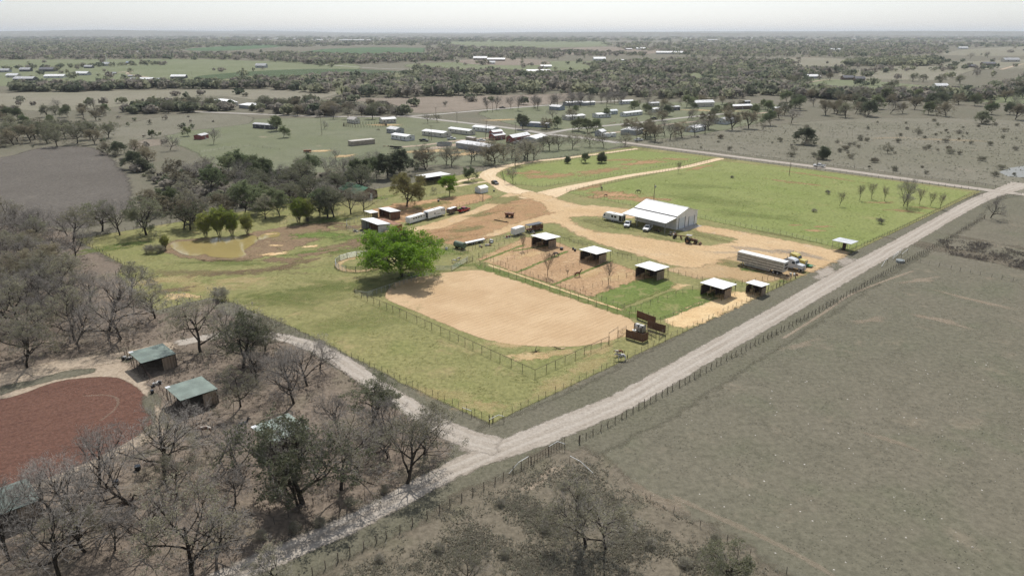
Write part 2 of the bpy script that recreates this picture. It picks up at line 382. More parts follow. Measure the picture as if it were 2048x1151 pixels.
M_gravel = ground('gravel', C(172, 164, 153), C(161, 152, 140), C(149, 139, 126), s=(0.04, 0.3, 1.6), streak=C(138, 127, 113), ruts=C(186, 179, 169), amp=1.1, nscale=0.45, grain=0.34)
M_lane = ground('sandy_lane', C(176, 162, 143), C(162, 147, 128), C(142, 127, 110), s=(0.05, 0.3, 1.5), amp=1.1, nscale=0.4, grain=0.4, streak=C(144, 129, 110))
M_litter = ground('woodland_floor', C(130, 118, 105), C(117, 106, 94), C(92, 83, 74), s=(0.05, 0.25, 1.3), amp=1.1, nscale=0.12, grain=0.52, bare=C(156, 141, 123), barecut=(0.57, 0.73), green=C(106, 104, 84))
M_verge = ground('dull_verge_grass', C(112, 108, 94), C(103, 102, 84), C(90, 88, 74), s=(0.05, 0.3, 1.4), amp=1.0, nscale=0.3, grain=0.5)
M_weeds = ground('weedy_ground', C(120, 112, 98), C(108, 102, 87), C(88, 82, 71), s=(0.04, 0.35, 1.3), amp=2.0, nscale=0.08, grain=0.5, bare=C(140, 127, 109), barecut=(0.58, 0.72), green=C(104, 104, 82))
M_tilled = ground('red_tilled_soil', C(114, 85, 73), C(104, 77, 66), C(88, 64, 55), s=(0.05, 0.4, 1.6), amp=0.5, nscale=0.5, grain=0.5, bump=0.9, streak=C(84, 61, 53), srot=R(55))
M_greyfield = ground('grey_fallow', C(104, 99, 92), C(93, 88, 81), C(80, 75, 70), s=(0.02, 0.12, 0.8), amp=1.2, nscale=0.08, grain=0.5, bare=C(132, 125, 115), barecut=(0.58, 0.72))
M_palefield = ground('pale_hayfield', C(132, 127, 112), C(124, 122, 102), C(108, 105, 90), s=(0.006, 0.04, 0.5), amp=0.9, nscale=0.03, grain=0.3)
M_greenfield = ground('dull_green_field', C(118, 122, 95), C(108, 115, 84), C(92, 99, 74), s=(0.006, 0.04, 0.5), amp=0.9, nscale=0.03, grain=0.3)
M_wheat = ground('dark_wheat_field', C(84, 104, 74), C(76, 98, 68), C(66, 86, 60), s=(0.003, 0.02, 0.3), amp=0.6, nscale=0.02, grain=0.2)
M_brownfield = ground('pinkish_fallow', C(138, 127, 114), C(124, 115, 102), C(104, 96, 86), s=(0.008, 0.05, 0.5), amp=1.0, nscale=0.03, grain=0.35)
M_homes = ground('homestead_grass', C(117, 119, 97), C(108, 113, 85), C(92, 96, 75), s=(0.015, 0.09, 0.8), amp=1.0, nscale=0.05, grain=0.35, bare=C(158, 144, 126), barecut=(0.6, 0.72))
M_scrub = ground('scrub_pasture', C(124, 120, 106), C(113, 111, 94), C(92, 90, 76), s=(0.012, 0.08, 0.7), amp=1.0, nscale=0.04, grain=0.45, bare=C(150, 138, 124), barecut=(0.58, 0.72))
M_asphalt = ground('pale_road', C(168, 164, 156), C(158, 153, 145), C(144, 138, 129), s=(0.05, 0.3, 2), amp=0.5, nscale=0.3, grain=0.2)

def arena_mat():
    t = NT('harrowed_sand'); p = t.pos()
    m = t.mapping(p, (1, 1, 1), (0, 0, -AX + R(92)))
    w = t.n('ShaderNodeTexWave', wave_type='BANDS', bands_direction='X', wave_profile='SIN'); w.inputs['Scale'].default_value = 0.23; w.inputs['Distortion'].default_value = 5.0; w.inputs['Detail'].default_value = 3; w.inputs['Detail Scale'].default_value = 0.6; t.l(m, w.inputs['Vector'])
    sn = t.noise(t.mapping(m, (3.6, 0.12, 1)), 1.0, 5, 0.7); n2 = t.noise(p, 0.08, 4, 0.6); n3 = t.noise(p, 2.4, 4, 0.75)
    c = t.mix(t.step(n2, 0.3, 0.7), C(197, 172, 138), C(181, 154, 120)); c = t.mix(t.math('MULTIPLY', t.step(sn, 0.42, 0.7), 0.6), c, C(162, 134, 102))
    c = t.mix(t.math('MULTIPLY', w.outputs['Fac'], 0.10), c, C(232, 204, 166)); c = t.mix(t.math('MULTIPLY', t.step(n3, 0.48, 0.75), 0.45), c, C(158, 124, 90))
    nrm = t.bump(t.math('ADD', t.math('MULTIPLY', sn, 1.0), n3), 0.4, 0.2); sh = t.bsdf(c, 0.95, 0, nrm, 0.1)
    e = t.attr('edge').outputs['Fac']; x = t.math('ADD', e, t.math('MULTIPLY', t.math('SUBTRACT', t.noise(p, 0.6, 5, 0.7), 0.5), 1.8)); al = t.step(x, -0.3, 0.4)
    tr = t.n('ShaderNodeBsdfTransparent').outputs[0]; mx = t.n('ShaderNodeMixShader'); t.l(al, mx.inputs[0]); t.l(tr, mx.inputs[1]); t.l(sh, mx.inputs[2]); return t.done(mx.outputs[0])
M_arena = arena_mat()
def water_mat(name, col, rough):
    t = NT(name); p = t.pos(); n = t.noise(p, 0.12, 3, 0.6); c = t.mix(n, col, tuple(k * 0.78 for k in col[:3]) + (1,))
    return t.done(t.bsdf(c, rough, 0, t.bump(t.noise(p, 2.5, 3, 0.6), 0.06, 0.05), 0.5))

# --- the open land out to the horizon: near part fine, far part rolling up into low ridges
def land():
    ys = np.concatenate([np.linspace(-60, 600, 12), np.geomspace(700, 30000, 70)]); xs = np.linspace(-1, 1, 61)
    V = []; rng = np.random.default_rng(3)
    ph = rng.uniform(0, 6.28, 12)
    for y in ys:
        w = 700 + max(0, y) * 0.95
        for x in xs:
            X = x * w; far = np.clip((y - 6000) / 6000, 0, 1); ridge = np.clip((y - 9500) / 5000, 0, 1)
            z = far * (-10 + 14 * math.sin(X / 2100 + ph[0]) + 10 * math.sin(X / 900 + y / 1700 + ph[1])) + ridge * (52 + 18 * math.sin(X / 3300 + ph[2]) + 9 * math.sin(X / 1100 + y / 900 + ph[3]) + 5 * math.sin(X / 430 + ph[4]) + 0.0016 * (y - 9500))
            z += ridge * 22 * np.clip((abs(X) - 4500) / 4000, 0, 1)
            V.append((X, y, z if y > 6000 else 0.0))
    n = len(xs); F = [(i * n + j, i * n + j + 1, (i + 1) * n + j + 1, (i + 1) * n + j) for i in range(len(ys) - 1) for j in range(n - 1)]
    o = obj('ground', np_mesh('ground', np.array(V), np.array(F), M_land, smooth=True)); return tag(o, 'dull grey-green land running out to the horizon', None, None, 'structure')
land()

D2 = 0.03
# far fields
sheet('hay_field', [(-60, 222), (0, 219), (110, 222), (230, 214), (300, 205), (430, 192), (560, 205), (650, 195), (660, 182), (400, 180), (120, 184), (-60, 192)], M_palefield, 1, 4, dz=D2)
sheet('fallow_field', [(650, 198), (760, 196), (900, 193), (1030, 190), (1160, 188), (1110, 206), (960, 219), (835, 226), (780, 208)], M_brownfield, 1, 4, dz=D2)
sheet('green_field', [(-60, 122), (150, 119), (400, 118), (520, 122), (640, 120), (720, 132), (660, 150), (420, 168), (240, 176), (40, 172), (-60, 165)], M_greenfield, 1, 8, dz=D2)
sheet('green_field', [(400, 152), (560, 140), (700, 138), (830, 146), (800, 158), (660, 160), (520, 164), (420, 168)], M_wheat, 2, 5, dz=D2, opac=0.5)
sheet('wheat_field', [(598, 105), (650, 98), (745, 94.5), (850, 96), (848, 105), (730, 110), (640, 111)], M_wheat, 1, 12, dz=D2, smooth=False)
sheet('wheat_field', [(370, 99), (440, 93), (520, 89.5), (575, 91), (520, 97), (430, 102)], M_wheat, 2, 12, dz=D2)
sheet('green_field', [(820, 128), (930, 124), (1040, 122), (1290, 124), (1270, 133), (1150, 140), (1020, 148), (900, 143), (825, 136)], M_greenfield, 1, 8, dz=D2)
sheet('red_dirt_lot', [(920, 121), (1000, 117), (1080, 120), (1098, 128), (1030, 131), (940, 128)], M_brownfield, 3, 5, dz=D2)
sheet('pale_field', [(900, 84), (1000, 79.5), (1180, 80), (1220, 90), (1110, 95), (950, 93)], M_greenfield, 2, 20, dz=D2)
sheet('fallow_field', [(1100, 100), (1190, 94), (1320, 97), (1310, 107), (1200, 110), (1110, 108)], M_brownfield, 2, 10, dz=D2)
sheet('pale_field', [(1690, 142), (1800, 132), (1960, 122), (2110, 118), (2110, 134), (1960, 140), (1900, 158), (1800, 160), (1690, 156)], M_palefield, 1, 8, dz=D2)
sheet('pale_field', [(1880, 108), (1960, 97), (2110, 92), (2110, 108), (1980, 112)], M_palefield, 2, 15, dz=D2)
sheet('green_field', [(1560, 170), (1640, 158), (1740, 162), (1880, 176), (1850, 190), (1740, 188), (1640, 184)], M_greenfield, 1, 5, dz=D2)
sheet('green_field', [(1940, 196), (2010, 170), (2110, 160), (2110, 200), (2010, 206)], M_greenfield, 2, 5, dz=D2)
sheet('green_field', [(1380, 146), (1480, 142), (1540, 150), (1530, 172), (1450, 166), (1390, 160)], M_greenfield, 2, 5, dz=D2)
sheet('pale_field', [(1540, 122), (1620, 116), (1700, 120), (1690, 132), (1600, 134)], M_palefield, 2, 8, dz=D2)
# mid-distance grounds
sheet('homestead_lawn', [(330, 262), (480, 240), (640, 236), (830, 236), (1010, 254), (1090, 272), (1250, 288), (1000, 330), (860, 330), (640, 345), (480, 345), (400, 310)], M_homes, 1, 3, dz=0.012)
sheet('homestead_lawn', [(960, 224), (1100, 212), (1300, 205), (1450, 205), (1560, 212), (1530, 240), (1400, 268), (1250, 280), (1120, 262), (1030, 250)], M_homes, 2, 4, dz=0.012)
sheet('weed_field', [(215, 262), (330, 232), (480, 230), (500, 246), (380, 262), (300, 280), (230, 288)], M_scrub, 3, 3, dz=0.012)
sheet('fallow_field', [(262, 287), (290, 279), (322, 279), (322, 290), (268, 298)], M_brownfield, 4, 1.5, dz=0.012, smooth=False)
sheet('grey_field', [(-80, 322), (0, 316), (95, 294), (190, 297), (235, 330), (262, 372), (250, 420), (170, 455), (60, 446), (-90, 440)], M_greyfield, 1, 3, dz=0.012)
sheet('scrub_pasture', [(1270, 288), (1400, 262), (1520, 252), (1660, 240), (1820, 236), (2120, 250), (2120, 380), (1960, 366), (1700, 335), (1430, 302)], M_scrub, 1, 3, dz=0.012)
blobs('bare_earth', [(690, 312, 9, 5, 40, 0.8), (640, 302, 10, 4, 20, 0.8), (870, 302, 26, 7, 10, 0.75), (930, 308, 16, 6, 30, 0.7), (770, 250, 18, 6, 0, 0.7), (1000, 240, 20, 6, 10, 0.6), (1440, 222, 22, 7, 0, 0.7), (1390, 220, 16, 5, 0, 0.7), (1280, 262, 18, 5, 0, 0.5), (1900, 280, 30, 5, -10, 0.2), (1780, 276, 20, 4, 10, 0.15)], M_pale, 5, label='pale bare earth around the homesteads', dz=0.012)
tag(obj('lake', np_mesh('lake', np.array([(*G(u, v), 0.06) for u, v in [(1998, 344), (2020, 336), (2060, 330), (2110, 330), (2110, 350), (2060, 356), (2015, 353)]]), [np.array([list(range(7))])], water_mat('grey_pond_water', C(128, 130, 126), 0.65))), 'pale grey pond at the right edge', None, None, 'structure')
# mid-distance roads
strip('paved_road', [(300, 220), (480, 227), (650, 233), (820, 232), (950, 222), (1050, 214), (1150, 207), (1260, 200)], 3.2, M_asphalt, 6, 0.6, dz=0.012, step=6)
strip('paved_road', [(815, 233), (905, 243), (1024, 257), (1095, 268), (1165, 276), (1245, 287)], 3.2, M_asphalt, 7, 0.6, dz=0.012, step=5)
strip('paved_road', [(1090, 268), (1140, 259), (1210, 252), (1300, 243), (1400, 232), (1470, 226)], 2.8, M_asphalt, 8, 0.6, dz=0.012, step=5)
strip('gravel_lane', [(780, 296), (850, 290), (920, 281), (980, 276), (1040, 272), (1090, 269)], 2.4, M_lane, 8, 1.0, dz=0.012, step=5)
strip('gravel_lane', [(845, 300), (900, 291), (985, 281)], 4, M_lane, 6, 1.5, dz=0.012, step=5)
strip('gravel_lane', [(1190, 268), (1260, 262), (1330, 250), (1420, 240), (1540, 224)], 2.2, M_lane, 9, 1.0, dz=0.012, step=5)
strip('paved_road', [(620, 127), (740, 136), (860, 141), (980, 150), (1060, 160)], 4, M_asphalt, 4, 1, dz=D2, step=20)
strip('gravel_lane', [(230, 146), (262, 143), (255, 148), (290, 154), (350, 163)], 3, M_lane, 5, 1, dz=D2, step=10)
strip('gravel_lane', [(1600, 168), (1650, 160), (1690, 159)], 2.5, M_lane, 5, 1, dz=D2, step=10)
strip('gravel_lane', [(1720, 185), (1770, 177), (1850, 174), (1900, 176)], 2.5, M_lane, 5, 1, dz=D2, step=10)
strip('gravel_lane', [(1500, 122), (1560, 118), (1640, 114)], 5, M_lane, 5, 1.5, dz=D2, step=20)
strip('gravel_lane', [(2000, 140), (2048, 128), (2110, 124)], 4, M_lane, 5, 1.5, dz=D2, step=20)
# the county road behind the farm and the gravel road in front of it
strip('county_road', [(1240, 284), (1290, 290.5), (1430, 308), (1530, 321), (1640, 334.5), (1780, 353.5), (1960, 378), (2060, 391), (2160, 405)], 3.0, M_gravel, 17, 0.6, label='pale gravel road along the farm\'s far side', step=3)
strip('road_verge', [(2010, 378), (1960, 401), (1900, 430), (1800, 487), (1700, 543), (1560, 624), (1400, 714), (1260, 796), (1130, 858), (1000, 905), (880, 960), (700, 1052), (560, 1114), (430, 1172), (280, 1240)], [3, 5, 9.5, 9.5, 9.5, 9.5, 9.5, 9.5, 9, 9, 8.5, 8, 7, 7, 7], M_verge, 1, 1.6, label='dull grass verge beside the gravel road')
strip('gravel_road', [(2050, 366), (2000, 384), (1960, 399), (1900, 431), (1800, 488), (1700, 543), (1560, 624), (1400, 714), (1260, 794), (1160, 838), (1060, 878), (960, 915), (880, 952), (790, 1000), (700, 1046), (560, 1108), (430, 1166), (280, 1234)], [5, 3.4, 3.0, 2.8, 2.9, 3.1, 2.9, 2.8, 2.8, 2.9, 2.8, 2.3, 2.1, 2.0, 2.0, 2.0, 2.0, 2.0], M_gravel, 9, 0.55, label='pale gravel road running past the farm to the lower left')
strip('gravel_road', [(1010, 893), (960, 884), (900, 862), (840, 827), (760, 775), (690, 727), (640, 699), (590, 681), (520, 668), (430, 672), (340, 690)], [2.8, 2.7, 2.5, 2.2, 2.1, 2.1, 2.0, 1.8, 1.7, 1.7, 1.8], M_gravel, 10, 0.55, label='pale gravel road branching left along the farm fence')
strip('sandy_lane', [(360, 686), (240, 714), (120, 730), (0, 756), (-100, 784)], [2.4, 2.6, 2.8, 2.4, 2.2], M_lane, 11, 0.6, label='sandy lane past the green-roofed sheds')
strip('road_verge', [(975, 866), (900, 832), (800, 784), (700, 730), (600, 678), (500, 634), (430, 604)], 2.6, M_verge, 4, 1.0, label='dull verge between the farm fence and the branching road')
blobs('road_apron', [(1655, 545, 9, 4.5, 43, 1.0), (1690, 522, 6, 6, 43, 0.9), (960, 893, 4.5, 2.2, 10, 0.8)], M_gravel, 7, label='gravel apron where the yard meets the road')
# the neighbours' ground
sheet('woodland_floor', [(-120, 445), (60, 450), (150, 468), (160, 490), (250, 535), (232, 552), (315, 625), (425, 597), (520, 640), (640, 690), (760, 770), (860, 835), (900, 878), (870, 935), (700, 1028), (560, 1095), (420, 1160), (300, 1215), (-160, 1215)], M_litter, 2, 2.2, label='brown leaf-strewn floor of the oak wood')
sheet('weedy_ground', [(1180, 890), (1120, 898), (1010, 950), (860, 1035), (700, 1115), (560, 1190), (500, 1240), (1000, 1260), (1660, 1240), (1600, 1160), (1480, 1085), (1340, 1010), (1270, 960), (1220, 915)], M_weeds, 3, 2.2, label='weedy brown ground in the lower middle')
blobs('weed_strip', [(1900, 500, 26, 4, -48, 0.9), (1985, 515, 20, 4, -40, 0.8), (1960, 480, 16, 3, -45, 0.7), (2030, 530, 16, 4, -45, 0.8)], M_weeds, 4, label='dark weedy strip across the right pasture')
blobs('bare_earth', [(1880, 640, 9, 2.0, -40, 0.5), (1740, 640, 7, 1.6, 20, 0.4), (1840, 560, 8, 2, 20, 0.5), (1950, 600, 12, 1.5, -48, 0.5), (1600, 690, 6, 1.5, 30, 0.4), (1780, 880, 5, 1.2, -40, 0.35), (1320, 1000, 7, 2, -40, 0.4)], M_lane, 5, label='thin bare streaks in the grey pasture')
strip('cattle_track', [(1560, 680), (1640, 630), (1700, 590), (1760, 565), (1830, 540)], 0.3, M_lane, 6, 0.35, opac=0.6)
strip('cattle_track', [(1130, 925), (1080, 960), (1040, 985)], 0.7, M_lane, 6, 0.5, opac=0.7)
strip('cattle_track', [(1330, 985), (1440, 1035), (1570, 1095), (1700, 1170)], 0.3, M_lane, 6, 0.5, opac=0.35)
sheet('sandy_lane', [(-120, 770), (0, 758), (130, 732), (220, 712), (262, 735), (300, 780), (330, 830), (330, 860), (250, 905), (60, 985), (-120, 1060)], M_lane, 6, 1.2, label='sandy track round the red riding ring')
sheet('riding_ring', [(-150, 800), (0, 798), (110, 764), (190, 754), (240, 757), (280, 780), (308, 820), (306, 845), (260, 880), (160, 930), (60, 968), (-60, 1010), (-160, 1020)], M_tilled, 9, 0.5, label='red tilled riding ring at the left edge')
sheet('grass_strip', [(-40, 782), (60, 760), (130, 742), (185, 736), (188, 744), (140, 754), (60, 772), (-40, 800)], M_verge, 10, 0.7)
blobs('grass_strip', [(300, 810, 9, 1.2, -62, 0.9), (330, 842, 6, 1.0, -55, 0.8), (316, 800, 5, 0.8, -60, 0.8), (262, 715, 3, 2.5, 10, 0.9), (380, 870, 5, 2, -40, 0.6), (300, 905, 6, 1.5, 30, 0.6)], M_verge, 13)
strip('ring_track', [(160, 792), (215, 790), (236, 800), (228, 820), (195, 845)], 0.15, M_lane, 12, 0.25, opac=0.22, step=1.0)

# the farm itself
PROP = [(152, 478), (1265, 292.5), (1962, 382.5), (980, 847), (423, 594), (313, 620), (232, 549), (250, 531)]
sheet('home_pasture', PROP, M_lawn, 3, 0.8, smooth=False, step=2.0, label='olive spring grass covering the farm')
sheet('paddock', [(1132, 385), (1260, 358), (1440, 322), (1600, 338), (1800, 364), (1945, 384), (1800, 455), (1700, 500), (1540, 466), (1395, 436), (1270, 412), (1180, 394)], M_paddock, 5, 1.5, smooth=False, label='bright green horse paddock behind the barn')
sheet('paddock', [(1010, 366), (1000, 345), (1060, 330), (1270, 300), (1425, 316), (1340, 338), (1250, 350), (1085, 373)], M_paddock, 5, 1.5, smooth=False, label='green paddock by the far entrance')
blobs('bare_earth', [(1225, 390, 14, 7, 10, 0.95), (1280, 398, 15, 6, -10, 0.75), (1200, 385, 8, 5, 30, 0.7), (1100, 352, 16, 8, 10, 0.7), (1060, 345, 12, 6, 20, 0.7), (1200, 342, 22, 6, 40, 0.65), (1290, 325, 18, 6, 20, 0.8), (1350, 318, 12, 4, 0, 0.6), (1240, 320, 14, 4, 0, 0.6), (1180, 375, 10, 4, 40, 0.6), (1400, 335, 14, 3, 43, 0.7), (1640, 352, 22, 3, -47, 0.5), (1590, 365, 18, 3, -40, 0.5), (1628, 461, 4, 1.8, -10, 0.95), (1645, 453, 4, 1.5, 0, 0.6), (1590, 450, 4, 1, 0, 0.6), (1805, 422, 8, 2.6, -20, 0.6), (1850, 416, 6, 2, -30, 0.5), (1760, 405, 8, 2, 0, 0.5)], M_red, 7, label='reddish bare patches in the paddocks')
blobs('lush_grass', [(1420, 400, 30, 9, -30, 0.25), (1500, 430, 22, 7, -20, 0.25), (1390, 372, 20, 7, -10, 0.2), (640, 470, 13, 6, 10, 0.95), (700, 475, 8, 4, 20, 0.9), (620, 505, 10, 3, 25, 0.8), (250, 490, 12, 4, 35, 0.8), (200, 500, 8, 5, 30, 0.5), (880, 505, 10, 6, 10, 0.9), (840, 548, 9, 4, 10, 0.7), (660, 440, 12, 4, 30, 0.6), (860, 410, 14, 5, 43, 0.55), (450, 525, 16, 3, 0, 0.5), (760, 395, 10, 4, 30, 0.9), (700, 500, 12, 4, 20, 0.4), (1545, 552, 7, 3, -47, 0.95), (1500, 540, 5, 2, -40, 0.8), (1450, 528, 8, 3, -30, 0.5), (930, 530, 6, 2, 10, 0.8)], M_lush, 8, label='lush green flushes in the turf')
# drive, yard, pens
strip('farm_drive', [(1278, 297), (1150, 314), (1075, 322), (1020, 331), (985, 342), (976, 352), (998, 366), (1022, 380), (1060, 388)], [1.6, 1.8, 2.0, 2.6, 4.0, 4.0, 4.5, 5.0, 5.0], M_drive, 12, 0.8, label='pale drive from the far entrance')
strip('farm_drive', [(1445, 316), (1380, 332), (1340, 339), (1250, 353), (1180, 367), (1130, 378), (1080, 392), (1040, 388)], [2.2, 2.2, 2.2, 2.4, 2.8, 4.0, 7.0, 6], M_drive, 13, 0.8, label='pale drive out through the paddocks')
strip('farm_drive', [(1035, 386), (1000, 402), (960, 420), (915, 437), (870, 452), (820, 464), (790, 474)], [4, 2.8, 2.6, 3.4, 4.0, 3.5, 2.5], M_yard, 14, 1.0, label='reddish drive past the parked trailers')
strip('farm_drive', [(976, 352), (940, 358), (905, 366)], 1.6, M_drive, 11, 0.7); strip('farm_drive', [(985, 362), (950, 366), (915, 372), (880, 374)], 1.2, M_drive, 11, 0.6)
sheet('yard', [(1060, 384), (1100, 392), (1150, 408), (1200, 412), (1262, 420), (1280, 436), (1252, 436), (1170, 432), (1140, 436), (1150, 446), (1190, 462), (1260, 470), (1330, 482), (1380, 486), (1410, 492), (1470, 478), (1395, 462), (1395, 450), (1440, 456), (1530, 472), (1640, 494), (1700, 505), (1690, 512), (1620, 545), (1590, 530), (1540, 520), (1480, 512), (1440, 522), (1390, 536), (1340, 530), (1270, 508), (1200, 488), (1150, 468), (1110, 446), (1060, 452), (990, 472), (960, 474), (1020, 450), (1080, 432), (1094, 420), (1080, 405), (1040, 392)], M_yard, 15, 1.8, label='sandy tan farmyard in front of the barn')
sheet('yard_dirt', [(800, 476), (830, 458), (900, 441), (960, 418), (1010, 394), (1060, 392), (1095, 404), (1104, 428), (1050, 452), (980, 476), (930, 488), (870, 486)], M_red, 10, 3.0, opac=0.85, label='sandy reddish dirt between the two drives')
sheet('yard_dirt', [(1330, 536), (1390, 530), (1460, 512), (1540, 514), (1610, 540), (1580, 556), (1520, 566), (1450, 556), (1390, 556)], M_yard, 10, 2.5, opac=0.8, label='sandy dirt around the livestock trailer')
blobs('yard_patch', [(1010, 400, 13, 7, 43, 0.75), (965, 428, 10, 4, 43, 0.6), (935, 458, 10, 4, 30, 0.6), (880, 478, 9, 4, 20, 0.6)], M_lawn, 17, label='thin dull turf between the drives')
blobs('yard_patch', [(935, 452, 14, 3, 43, 0.8), (1000, 420, 12, 3, 43, 0.75), (890, 475, 12, 3, 20, 0.7), (1040, 402, 8, 2.4, 43, 0.8), (870, 462, 10, 3, 30, 0.8), (1090, 428, 8, 2.2, 43, 0.8)], M_red, 20, label='red soil scrapes by the drive')
blobs('yard_patch', [(1240, 452, 10, 5, -47, 0.85), (1200, 448, 9, 4, -47, 0.75), (1190, 440, 6, 3, 0, 0.6), (1440, 480, 7, 2, -30, 0.5), (1405, 470, 6, 3, -47, 0.7), (1330, 478, 8, 2, -47, 0.4), (1560, 470, 20, 1.6, -43, 0.6), (1470, 525, 8, 2, -30, 0.55), (1120, 470, 7, 3, -47, 0.9), (1160, 484, 5, 3, -47, 0.8), (1250, 506, 5, 2, -47, 0.7)], M_lawn, 21, label='thin turf islands in the yard')
blobs('yard_patch', [(1520, 500, 12, 3, -20, 0.4), (1460, 505, 9, 2, 0, 0.25), (1600, 508, 12, 3, -43, 0.45)], M_gravel, 24, label='grey gravel spread on the yard')
sheet('sand_arena', [(770, 592), (778, 576), (800, 562), (860, 549), (935, 540.5), (985, 543), (1040, 558), (1120, 583), (1200, 609), (1255, 634), (1272, 652), (1255, 668), (1200, 686), (1130, 693), (1050, 691), (990, 683), (940, 668), (890, 648), (830, 622), (784, 604)], M_arena, 6, 0.9, label='harrowed tan sand of the riding arena')
blobs('bare_earth', [(1060, 712, 6, 2.5, 0, 0.7), (1120, 705, 5, 2, 20, 0.5), (1010, 690, 5, 1.5, -20, 0.5), (1265, 662, 5, 2.2, 43, 0.9)], M_pale, 9, label='bare sandy scuffs at the arena\'s near end')
sheet('pen_ground', [(958, 518), (1000, 497), (1050, 474), (1100, 480), (1180, 508), (1290, 548), (1335, 562), (1290, 572), (1200, 594), (1170, 590), (1050, 550)], M_soil, 6, 1.2, smooth=False, label='trampled brown soil of the horse runs')
sheet('pen_ground', [(1330, 636), (1400, 600), (1470, 584), (1520, 588), (1440, 630), (1370, 655)], M_pale, 6, 1.0, label='pale scuffed run by the road')
blobs('pen_ground', [(1000, 508, 7, 4, 43, 0.6), (1060, 508, 7, 4, 43, 0.7), (1180, 545, 7, 4, 43, 0.6), (1240, 552, 8, 4, 43, 0.6), (985, 520, 5, 3, 43, 0.6), (1030, 490, 5, 3, 43, 0.5), (1360, 572, 4, 2, 43, 0.7)], M_pale, 8, label='pale sand scuffed bare in the horse runs')
sheet('lush_run', [(1178, 600), (1240, 572), (1300, 556), (1350, 566), (1330, 578), (1262, 606), (1230, 618)], M_lush, 9, 1.0, label='lush green horse run')
sheet('lush_run', [(1248, 622), (1300, 600), (1345, 582), (1400, 580), (1430, 592), (1380, 612), (1330, 634), (1290, 640)], M_lush, 9, 1.0, label='lush green horse run nearest the road')
for a, b in (((1020, 503), (1110, 470 + 18)), ((957, 524), (1052, 488)), ((1026, 548), (1140, 500)), ((1100, 572), (1225, 520)), ((1236, 614), (1345, 572)), ((1320, 640), (1440, 592))):
    strip('grass_strip', [a, b], 0.45, M_lush, 11, 0.5, opac=0.85)
strip('grass_strip', [(950, 528), (1000, 546), (1120, 584), (1240, 624), (1290, 640)], 1.6, M_lush, 10, 0.8, opac=0.75, label='green strip between the arena and the runs')
strip('feed_track', [(972, 528), (1020, 544), (1130, 582), (1250, 622)], 0.35, M_pale, 14, 0.3)
sheet('red_paddock', [(742, 424), (790, 408), (880, 397), (950, 388), (985, 392), (955, 404), (880, 424), (825, 442), (780, 444)], M_red, 6, 1.6, label='red bare paddock beside the trailers')
# pond
sheet('pond_bank', [(325, 500), (345, 482), (400, 476), (470, 474), (520, 462), (580, 452), (640, 448), (660, 462), (640, 478), (600, 492), (560, 506), (520, 516), (470, 522), (400, 520), (350, 510)], M_mud, 8, 1.4, label='muddy pond bank')
blobs('muddy_track', [(640, 505, 16, 2.2, 30, 0.9), (690, 490, 12, 3, 30, 0.85), (590, 528, 14, 2.5, 45, 0.6), (520, 540, 18, 3.5, 20, 0.5), (430, 545, 22, 4, 0, 0.4), (560, 520, 8, 4, 0, 0.8), (720, 480, 8, 3, 30, 0.9), (660, 448, 10, 3, 0, 0.7), (350, 580, 6, 3, 10, 0.6), (700, 455, 10, 4, 30, 0.8)], M_mud, 11, label='churned muddy track from the pens to the pond')
blobs('worn_turf', [(330, 560, 12, 5, 20, 0.3), (420, 575, 14, 5, 0, 0.25), (480, 560, 10, 4, 10, 0.3), (900, 790, 9, 3, -20, 0.2), (960, 812, 6, 2.5, 0, 0.25), (1180, 730, 8, 3, 43, 0.25), (1110, 770, 9, 3, 43, 0.2), (1200, 700, 6, 2, 43, 0.35)], M_pale, 13, label='thin worn places in the home pasture')
blobs('worn_turf', [(600, 590, 22, 9, 10, 0.3), (720, 640, 20, 8, 20, 0.25), (560, 600, 16, 7, -20, 0.25), (690, 570, 16, 7, 0, 0.3)], M_lush, 17, label='fresher green drifts in the home pasture')
blobs('sand_spoil', [(548, 508, 5.5, 2.2, 20, 1.0), (622, 493, 4, 1.6, 10, 1.0), (552, 491, 3, 1.2, 0, 1.0), (362, 592, 5, 3, 0, 0.8), (540, 468, 3, 1.2, 0, 0.8)], M_pale, 20, label='pale sand spread beside the pond')
P = catmull([G(*p) for p in [(341, 492), (350, 484), (398, 481), (440, 475), (478, 473), (508, 471), (516, 480), (498, 494), (488, 502), (492, 510), (470, 516), (440, 515), (420, 513), (410, 508), (390, 512), (365, 508), (350, 500)]], True, 1.0)
P2 = catmull([G(*p) for p in [(514, 476), (528, 468), (548, 464), (560, 466), (556, 473), (535, 476), (520, 480)]], True, 1.0)
M_pond = water_mat('muddy_pond_water', C(164, 148, 98), 0.08)
for nm, q, lb in (('pond', P, 'muddy yellow stock pond'), ('pond', P2, 'small muddy backwater beside the stock pond')):
    tag(obj(nm, np_mesh(nm, np.column_stack([q, np.full(len(q), 0.085)]), [np.arange(len(q))[None, :]], M_pond)), lb, None, None, 'structure')
